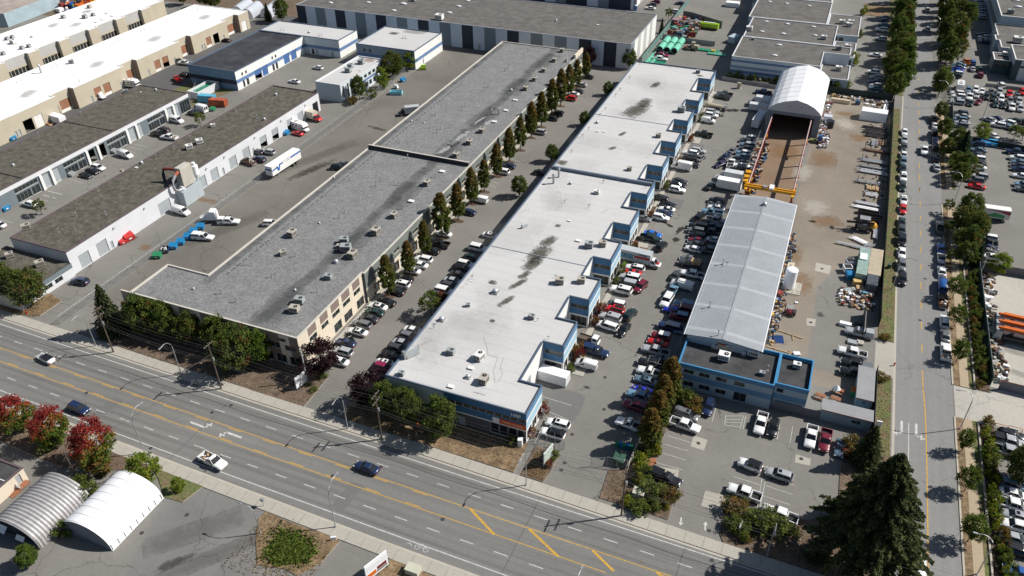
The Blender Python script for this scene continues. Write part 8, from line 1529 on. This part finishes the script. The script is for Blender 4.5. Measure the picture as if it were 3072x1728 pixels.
mb=MB();mb.tube([(-.2,-hl+1.3,4.7),(-.4,-hl-.2,4.8),(-.6,-hl-1.1,5.4),(-.7,-hl-1.3,6.8),(-.6,-hl-.9,8.2),(-.5,-hl+.3,9.3),(-.4,-hl+1.6,9.8)],.42,STEEL,12);mb.tube([(-.5,-hl+.2,9.25),(-.4,-hl+1.5,9.8)],.45,M('duct_rust',(.38,.11,.06),.7,.2),12);mb.cyl((-.5,-hl+1.0,4.9),.75,.9,FABW,'y');mb.build('pipe',t)
mb=MB();mb.tube([(-1.7,-hl+1.8,10),(-3.4,-hl+1.6,10),(-5.2,-hl+1.2,9.9)],.4,RUSTR,10);mb.tube([(-5.2,-hl+1.2,9.9),(-5.4,-hl+.8,8.6),(-5.3,-hl+.6,6.5)],.42,NAVY,10);mb.build('roof_duct',t);mb=MB()
for a in(-1.2,xe-.8):
    for b in(-hl+1.7,hl-1.7,hl+.6):mb.tube([(a,b,4.3),(a,b,6.5)],.07,STEEL,4)
mb.build('support_legs',t)
# ------ yard stock and clutter
def bundle(x,y,rz,L,w,n,m,label,z=.25,rack=False,group='steel stock along the yard fence'):
    t=thing('steel_rack' if rack else 'steel_bundle',label,'steel stock',(x,y,0),R(rz),group);q=random.Random(int(x*13+y*7));mb=MB()
    for k in range(n):
        v=-w/2+w*(k+.5)/n;l=L*q.uniform(.78,1.05);o_=q.uniform(-.5,.5);zz=z+q.uniform(0,.25);mb.box(-l/2+o_,l/2+o_,v-w/n*.36,v+w/n*.36,zz,zz+.16,m)
    mb.build('bars',t)
    for s in(-.3,0,.3):mb=MB();mb.box(L*s-.08,L*s+.08,-w/2-.15,w/2+.15,.02,z-.01,WOOD if not rack else RUST);mb.build('bearer',t)
    if rack:
        for s in(-.4,.4):mb=MB();mb.box(L*s-.07,L*s+.07,-w/2-.1,-w/2,0,1.5,DSTEEL);mb.box(L*s-.07,L*s+.07,w/2,w/2+.1,0,1.5,DSTEEL);mb.build('upright',t)
for i,(x,y,rz,L,w,n,m,rk,d)in enumerate(((16.9,263.8,-3,7.5,1.2,6,DSTEEL,False,'dark'),(17.0,261.8,-3,7.2,1.0,5,DSTEEL,True,'dark'),(17.0,259.8,-3,7.5,1.6,7,DSTEEL,False,'dark'),(17.3,257.3,-3,6.5,1.6,6,DSTEEL,True,'dark purple-brown'),(17.2,252.1,88,5.0,1.8,7,STEEL,False,'grey crosswise'),(18.6,253.0,88,5.0,1.0,4,RUST,False,'rusty crosswise'),(20.0,253.5,88,5.0,1.1,3,WOOD,False,'tan crosswise'),(17.9,246.3,-3,8.5,1.6,5,RUST,True,'rusty racked'),(17.2,238.7,-2,7.6,2.4,8,STEEL,True,'mixed silver racked'),(17.3,234.5,-2,8.0,1.5,6,STEEL,False,'silver'),(17.1,231.1,-2,8.2,2.2,8,ALU,True,'bright silver racked'),(16.2,223.9,-2,6.5,1.8,5,STEEL,True,'grey racked'),(17.7,220.7,88,2.6,3.2,12,WOOD,False,'short timber'),(17.6,216.6,80,2.4,3.2,8,ALU,False,'short silver'),(16.6,210.9,-3,6.5,1.4,5,ALU,False,'white beam'),(16.3,208.4,-3,6.8,1.6,5,FABW,False,'bright white beam'),(15.6,190.5,-30,4.2,1.8,5,FABW,False,'angled white beam'),(15.0,187.2,-3,10.5,.7,3,ALU,False,'long protruding silver pipe'),(17.4,186.8,-4,7.0,1.0,4,ALU,False,'silver pipe near the container'),(19.3,195.1,88,5.5,1.2,6,ALU,False,'upright white pipe'),(18.0,188.9,40,2.5,2.0,5,STEEL,False,'tangled grey offcut'))):
    bundle(x,y,rz,L,w,n,m,'%s stack of yard steel, %s from the white tent'%(d,ORD[i]),rack=rk)
for i,(x,y)in enumerate(((17.2,205.5),(17.3,202.3))):
    t=thing('steel_frame_bin',['open black steel trough nearer the white beams','open black steel trough nearer the telehandler'][i],'steel bin',(x,y,0),R(-3));mb=MB();mb.box(-2.6,2.6,-.6,.6,.02,.1,RUST)
    for a in((-2.7,-2.6,-.7,.7),(2.6,2.7,-.7,.7),(-2.59,2.59,-.7,-.6),(-2.59,2.59,.6,.7)):mb.box(*a,.0,1.0,DSTEEL)
    mb.build('trough',t)
t=thing('white_tent','white canvas tent with grey side in the upper yard','tent',(16.1,272.2,0),R(-2));mb=MB();mb.faces([(-4.2,-2.4,0),(4.0,-2.4,0),(4.0,2.2,0),(-4.2,2.2,0),(-4.0,-2.0,2.9),(3.9,-2.0,2.9),(3.9,1.9,2.9),(-4.0,1.9,2.9),(-4.0,.3,3.5),(3.9,.3,3.5)],[(0,1,5,4),(1,2,6,9,5),(2,3,7,6),(3,0,4,8,7),(4,5,9,8),(8,9,6,7)],FABW);mb.build('canvas',t)
for i,(x,y)in enumerate(((19.1,281.2),(20.1,282.0))):
    t=thing('steel_pipe',['long white pipe nearer the tent, end of the yard','long white pipe nearer the fence, end of the yard'][i],'pipe',(x,y,0),R(86));mb=MB();mb.cyl((-3.5,0,.45),.35,7,FABW,'x');mb.build('pipe',t);mb=MB();mb.box(-2,-1.8,-.5,.5,0,.12,WOOD);mb.build('chock',t)
def drum(x,y,m,label,r=.3,h=.9,name='steel_drum'):t=thing(name,label,'drum',(x,y,0));mb=MB();mb.cyl((0,0,0),r,h,m);mb.build('drum',t);mb=MB();mb.cyl((0,0,h*.5),r+.02,.04,m);mb.build('hoop',t)
def crate(x,y,rz,w,d,h,m,label,name='crate'):
    t=thing(name,label,name.replace('_',' '),(x,y,0),R(rz));mb=MB();mb.box(-w/2,w/2,-d/2,d/2,.12,h,m);mb.build('box',t);mb=MB()
    for s in(-.4,.4):mb.box(-w/2,w/2,d*s-.05,d*s+.05,0,.119,WOOD)
    mb.build('skid',t)
crate(16.1,170.2,12,2.0,1.4,1.3,M('ply_yellow',(.55,.38,.15),.7,.1),'yellow plywood crate below the rusty container');crate(16.7,167.9,10,1.6,1.6,1.1,WOOD,'tan wooden crate in the junk heap');crate(15.5,167.6,20,1,.9,.7,RTU,'small beige crate in the junk heap');crate(19.1,170.1,5,2,1,.8,WOOD,'pallet load beside the dark container');crate(14.2,166.2,35,1.6,1.3,.9,RTUG,'grey crate at the left of the junk heap');crate(17.7,167.5,40,2.4,.5,.9,FABW,'slanted white panel on the junk heap');crate(19.1,166.9,5,1.6,1.2,.7,RTU,'beige crate at the right of the junk heap');crate(17.9,166.7,0,1.0,.7,.9,LBL,'pale blue crate in the junk heap')
crate(0.9,171.2,88,5.2,1.6,.5,CT,'long tan timber pallet stack behind the white tank','pallet_stack');crate(14.5,153.1,-3,2.4,1.0,.8,FABW,'white flat bin farther inside the yard gate');crate(17.3,153.6,-3,2.0,1.0,.8,CHAS,'black flat bin inside the yard gate');crate(16.3,147.4,-3,2.0,1.3,.5,RTUG,'grey pallet pair left of the white yard pickup');crate(17.8,147.8,-3,1.4,1.3,.5,RTU,'beige pallet beside the grey pallet pair')
crate(5.8,139.3,20,1.3,1.0,.4,FABW,'white box on the ground behind the blue office');crate(0.0,151.9,5,1.3,.9,.3,FABW,'white board beside the yellow drum');crate(3.8,157.7,10,.6,.5,.3,FABW,'tiny white box in the open yard');crate(-0.8,186.6,80,3.0,1.1,.5,WOODR,'reddish slatted pallet by the shed wall','pallet_stack');crate(-1.1,184.0,80,1.0,.9,1.1,M('ply_yellow'),'yellow crate by the shed wall');crate(-1.2,176.7,82,4,.9,.8,M('rack_blue',(.045,.09,.15),.6,.2),'blue wire rack along the shed wall');crate(-1.4,169.7,82,3.5,1.2,.6,RUST,'rusty frame stack along the shed wall');crate(0.4,180.4,80,2.6,1.2,1.0,DSTEEL,'dark machine frame by the shed wall');crate(-0.2,159.5,60,1.6,1.2,.9,RUSTR,'red tilted bin below the white tank');crate(-0.2,156.7,80,1.6,1.0,.9,paint('navy'),'navy bin below the red tilted bin');crate(1.0,156.0,0,1.2,.8,.35,RUST,'rusty low tray near the red forklift')
drum(-1.0,150.3,M('drum_yellow',(.65,.45,.02),.5,.05),'fat yellow drum at the gutter end of the shed',.6,1.1);drum(-0.7,155.9,M('drum_yellow'),'yellow gas bottle by the shed',.2,1.0)
t=thing('tarp_frame','blue tarpaulin tied over a timber frame behind the office','tarpaulin',(1.6,142.6,0),R(15));mb=MB();mb.faces([(-1.2,-1,0),(1.2,-1,0),(1.2,1,0),(-1.2,1,0),(-.7,-.2,1.6),(.8,0,1.4)],[(0,1,5,4),(1,2,5),(2,3,4,5),(3,0,4)],M('tarp_blue',(.04,.10,.30),.6,.2,2));mb.build('tarp',t);mb=MB();mb.tube([(-1.6,1.2,0),(-1.6,1.2,1.6)],.05,WOOD,4);mb.tube([(1.5,-1.2,0),(1.5,-1.2,1.3)],.05,WOOD,4);mb.build('stakes',t)
for i,(x0,y0,x1,y1)in enumerate(((1.2,146.0,6.4,145.0),(4.3,145.5,4.6,143.8),(-0.6,139.6,4.8,139.0),(4.4,140.1,4.4,138.4))):
    mb=MB();L=math.hypot(x1-x0,y1-y0);mb.box(0,L,-.09,.09,0,.18,WOOD);t=thing('timber_beam',['long timber beam pointing away from the blue tarpaulin','short timber beam crossing the long one','long timber beam behind the blue parapet','short timber post behind the blue parapet'][i],'timber',(x0,y0,.02),math.atan2(y1-y0,x1-x0));mb.build('beam',t);mb=MB();mb.box(L*.3,L*.34,-.12,.12,0,.22,WOODR);mb.build('strap',t)
drum(3.2,259.8,M('plastic_black',(.02,.022,.03),.4,0),'big black plastic water tank beside the fabric shelter',1.3,2.4,'water_tank');crate(2.2,264.0,-3,2.6,2.2,2.3,FABG,'white-topped grey shed box beside the fabric shelter','tool_shed');crate(1.3,247.0,0,1.2,1.2,2.4,paint('blue'),'blue portable toilet with white roof at the shelter corner','portable_toilet');crate(2.8,249.8,20,2,1.2,.6,FABW,'white sheet pile beside the portable toilet');crate(-0.7,246.8,0,2.0,1.4,.9,M('olive_junk',(.2,.2,.08),.8,.4,3),'olive junk pallet at the foot of the shelter');crate(5.2,282.5,-3,6.0,1.2,1.3,CT,'long tan timber stack under the back hedge');crate(10.7,283.1,0,1.6,1.4,1.4,M('rack_blue'),'blue pallet cage under the back hedge');crate(17.5,284.8,10,1.4,1.1,.9,RUST,'rusty orange bin under the back hedge');crate(16.7,281.7,0,1.5,.8,.5,RUST,'rust-brown scrap tray in the upper yard');crate(13.7,283.7,-5,1.2,.7,.5,FABW,'white sack pile under the back hedge');crate(15.8,283.4,-5,1.2,.7,.5,FABW,'second white sack pile near the rusty bin')
x,y=-14.7,99.4;crate(x,y,15,1.1,.9,.5,WOODR,'wooden planter box nearer the trees');x,y=-14.8,98.3;crate(x,y,15,1.1,.9,.5,WOODR,'wooden planter box nearer the parked pickup')
crate(-33.9,166.4,0,2.0,1.0,.8,RUST,'rusty scrap pallet behind the rental truck');crate(-36.5,158.6,0,.6,.6,1.0,paint('lime'),'lime green wheelie bin under the rental truck tail','bin')
def junk(name,label,boxes,n,mats,smin,smax,hmax):
    q=random.Random(n);mb=MB()
    for i in range(n):
        b=q.choice(boxes);mb.box(-q.uniform(smin,smax),q.uniform(smin,smax),-q.uniform(smin,smax)*.6,q.uniform(smin,smax)*.6,q.uniform(0,.1),q.uniform(.15,hmax),q.choice(mats),q.uniform(0,3.1),(q.uniform(b[0],b[2]),q.uniform(b[1],b[3])))
    o=mb.build(name);tag(o,label,'scrap',kind='stuff')
JM=[RUST,STEEL,WOOD,DSTEEL,RTU,FABW,RUSTR]
junk('scrap_heap','heap of mixed offcuts and scrap beside the shelter wall',[(.9,254,2.6,283),(.9,243,3.6,255)],260,[FABW,STEEL,RUST,RUSTR,DSTEEL,STEEL],.15,.55,.9)
junk('scrap_heap','jumbled timber and scrap heap below the dark container',[(12.6,160.5,19.8,167.5)],150,JM,.15,.6,.9);junk('scrap_heap','loose scrap and frames along the metal shed wall',[(-.6,150,1.2,188),(-.4,140,1.0,150)],170,[RUST,DSTEEL,STEEL,WOOD,M('rack_blue')],.12,.5,.9)
junk('scrap_heap','scattered junk beside the crane runway',[(-16.3,200,-12.6,240)],190,[WOOD,DSTEEL,WOODR,RTU,M('rack_blue'),CHAS],.2,.7,1.0);junk('scrap_heap','sacks, pallets and scrap under the back hedge',[(2,286.2,20,288.6)],160,[FABW,RUST,WOOD,DSTEEL,STEEL],.15,.5,.8);junk('scrap_heap','small offcuts between the steel stacks',[(15,200,20.6,268)],170,[DSTEEL,STEEL,RUST,ALU],.1,.4,.5)
junk('scrap_heap','machines, frames and scrap in the corner of the pipe yard',[(-66,332,-56,356)],170,[RUSTR,DSTEEL,STEEL,WOOD,M('rack_blue'),RUST,GREENP],.4,1.5,2.2);junk('scrap_heap','scattered hardware along the green slatted fence of the concrete yard',[(42.7,145,45.4,186)],190,[RUST,WOOD,RTU,FABW,DSTEEL,STEEL,DSTEEL],.2,.7,1.1);junk('scrap_heap','stacked steel frames in the concrete yard',[(54,164,60,184)],150,[DSTEEL,STEEL,M('rack_blue'),STEEL],.3,1.4,1.6)
junk('scrap_heap','stacked pipes and pallets at the right edge of the concrete yard',[(53.5,143,60,147)],60,[DSTEEL,RUST,WOOD],.3,1.2,1.0);junk('scrap_heap','wooden scraps beside the white tank and shelter wall',[(-238.6,170,-236.8,176)],30,[WOOD,RUST,WOODR],.2,.7,.5)
junk('parked_machinery','crowd of colourful excavators and machines beyond the tan warehouse',[(-352,268,-322,330)],260,[paint('yellow'),ORG,paint('blue'),DSTEEL,paint('lime'),FABW,RUSTR,YEL],.5,2.0,2.6)
mb=MB()
for i,(x,y)in enumerate(((-338,285),(-330,290),(-334,276),(-326,281),(-341,300),(-328,300))):
    t=thing('excavator',['orange','yellow'][i%2]+' excavator with raised arm, %s in the machine yard beyond the tan roof'%ORD[i],'excavator',(x,y,0),R(40+i*23),'excavators beyond the tan roof');P=(ORG,YEL)[i%2];mb=MB();mb.box(-2,2,-1.4,-.8,0,.9,CHAS);mb.box(-2,2,.8,1.4,0,.9,CHAS);mb.build('tracks',t);mb=MB();mb.box(-2,1.4,-1.3,1.3,1,2.3,P);mb.box(.2,1.4,.2,1.3,2.301,3.1,CGL);mb.build('body',t);mb=MB();mb.tube([(1.2,-.3,1.8),(3.4,-.3,5),(5.6,-.3,3.6),(6.0,-.3,1.6)],.25,P);mb.box(5.6,6.6,-.8,.2,.8,1.6,DSTEEL);mb.build('arm',t)
rg=random.Random(3);k=0
for i in range(2):
    for j in range(3):
        t=thing('large_pipe','large green pipe section, %s in the %s row by the screened fence'%(['left','middle','right'][j],['near','far'][i]),'pipe',(-64.7+j*2.9,313.6+i*7.4,0),R(88),'large green pipes');mb=MB();mb.cyl((-3.1,0,1.35),1.3,6.2,M('green_pipe_light',(.16,.50,.36),.5,.06),'x',18);mb.build('pipe',t);mb=MB();mb.cyl((-3.13,0,1.35),1.1,.02,DARKI,'x',18);mb.build('bore',t)
for i in range(5):
    for j in range(2):
        t=thing('pipe_bend','green pipe stack, %s from the near end, %s column along the screened fence'%(ORD[i],['left','right'][j]),'pipe',(-66.6+j*1.9+i*.08,296.5+i*2.6,0),R(88),'small green pipe stacks');mb=MB()
        for a in range(3):mb.cyl((-1.1,-.6+a*.6,.3),.29,2.2,M('green_pipe_light'),'x',10)
        mb.cyl((-1.1,-.3,.82),.29,2.2,M('green_pipe_light'),'x',10);mb.build('pipe',t);mb=MB();mb.box(-.8,-.6,-.9,.9,0,.05,WOOD);mb.build('bearer',t)
for x,y,L,lab in((-63.6,298.5,8,'green pipe bundle lying at the near edge of the pipe yard'),(-48.3,319.0,11,'long green pipe bundle beside the wheel loader'),(-43.1,315.9,7,'pale green pipe bundle behind the yellow box'),(-61.3,317.6,6,'dark green stacked sheets right of the large pipes')):
    t=thing('pipe_bundle',lab,'pipe',(x,y,0),R(-4));mb=MB()
    for a in range(5):mb.cyl((-L/2,-1+a*.5,.35),.24,L,GREENP if L!=7 else M('green_pipe_light'),'x',8)
    mb.build('pipe',t);mb=MB();mb.box(-L*.3,-L*.3+.2,-1.3,1.3,0,.1,WOOD);mb.build('bearer',t)
crate(-44.9,317.5,0,1.6,1.3,1.2,paint('yellow'),'yellow box at the end of the green pipes');crate(-39.6,333.8,70,5,3,2.6,M('shrink_wrap',(.42,.50,.55),.4,.1),'shrink-wrapped pale boat shape beside the banded block','wrapped_load');crate(-66.7,348.7,80,5,3,2.5,M('faded_container',(.25,.17,.18),.8,.2),'faded brown container above the scrap heap','container');crate(-60.6,338.9,30,3,1.5,1.2,paint('blue'),'blue skip in the pipe yard');crate(-48.4,383.6,0,6,3.5,2.0,FABW,'white wrapped machinery at the top yard edge','wrapped_load')
t=thing('portable_toilet','blue portable toilet beside the second striped warehouse','portable toilet',(-88.5,362.4,0));mb=MB();mb.box(-.6,.6,-.6,.6,0,2.2,paint('blue'));mb.build('cabin',t);mb=MB();mb.dome((0,0,2.2),.65,.65,.25,FABW);mb.build('roof',t)
for o in list(bpy.data.objects):
    for k in('ox','oy','bd'):
        if k in o:del o[k]
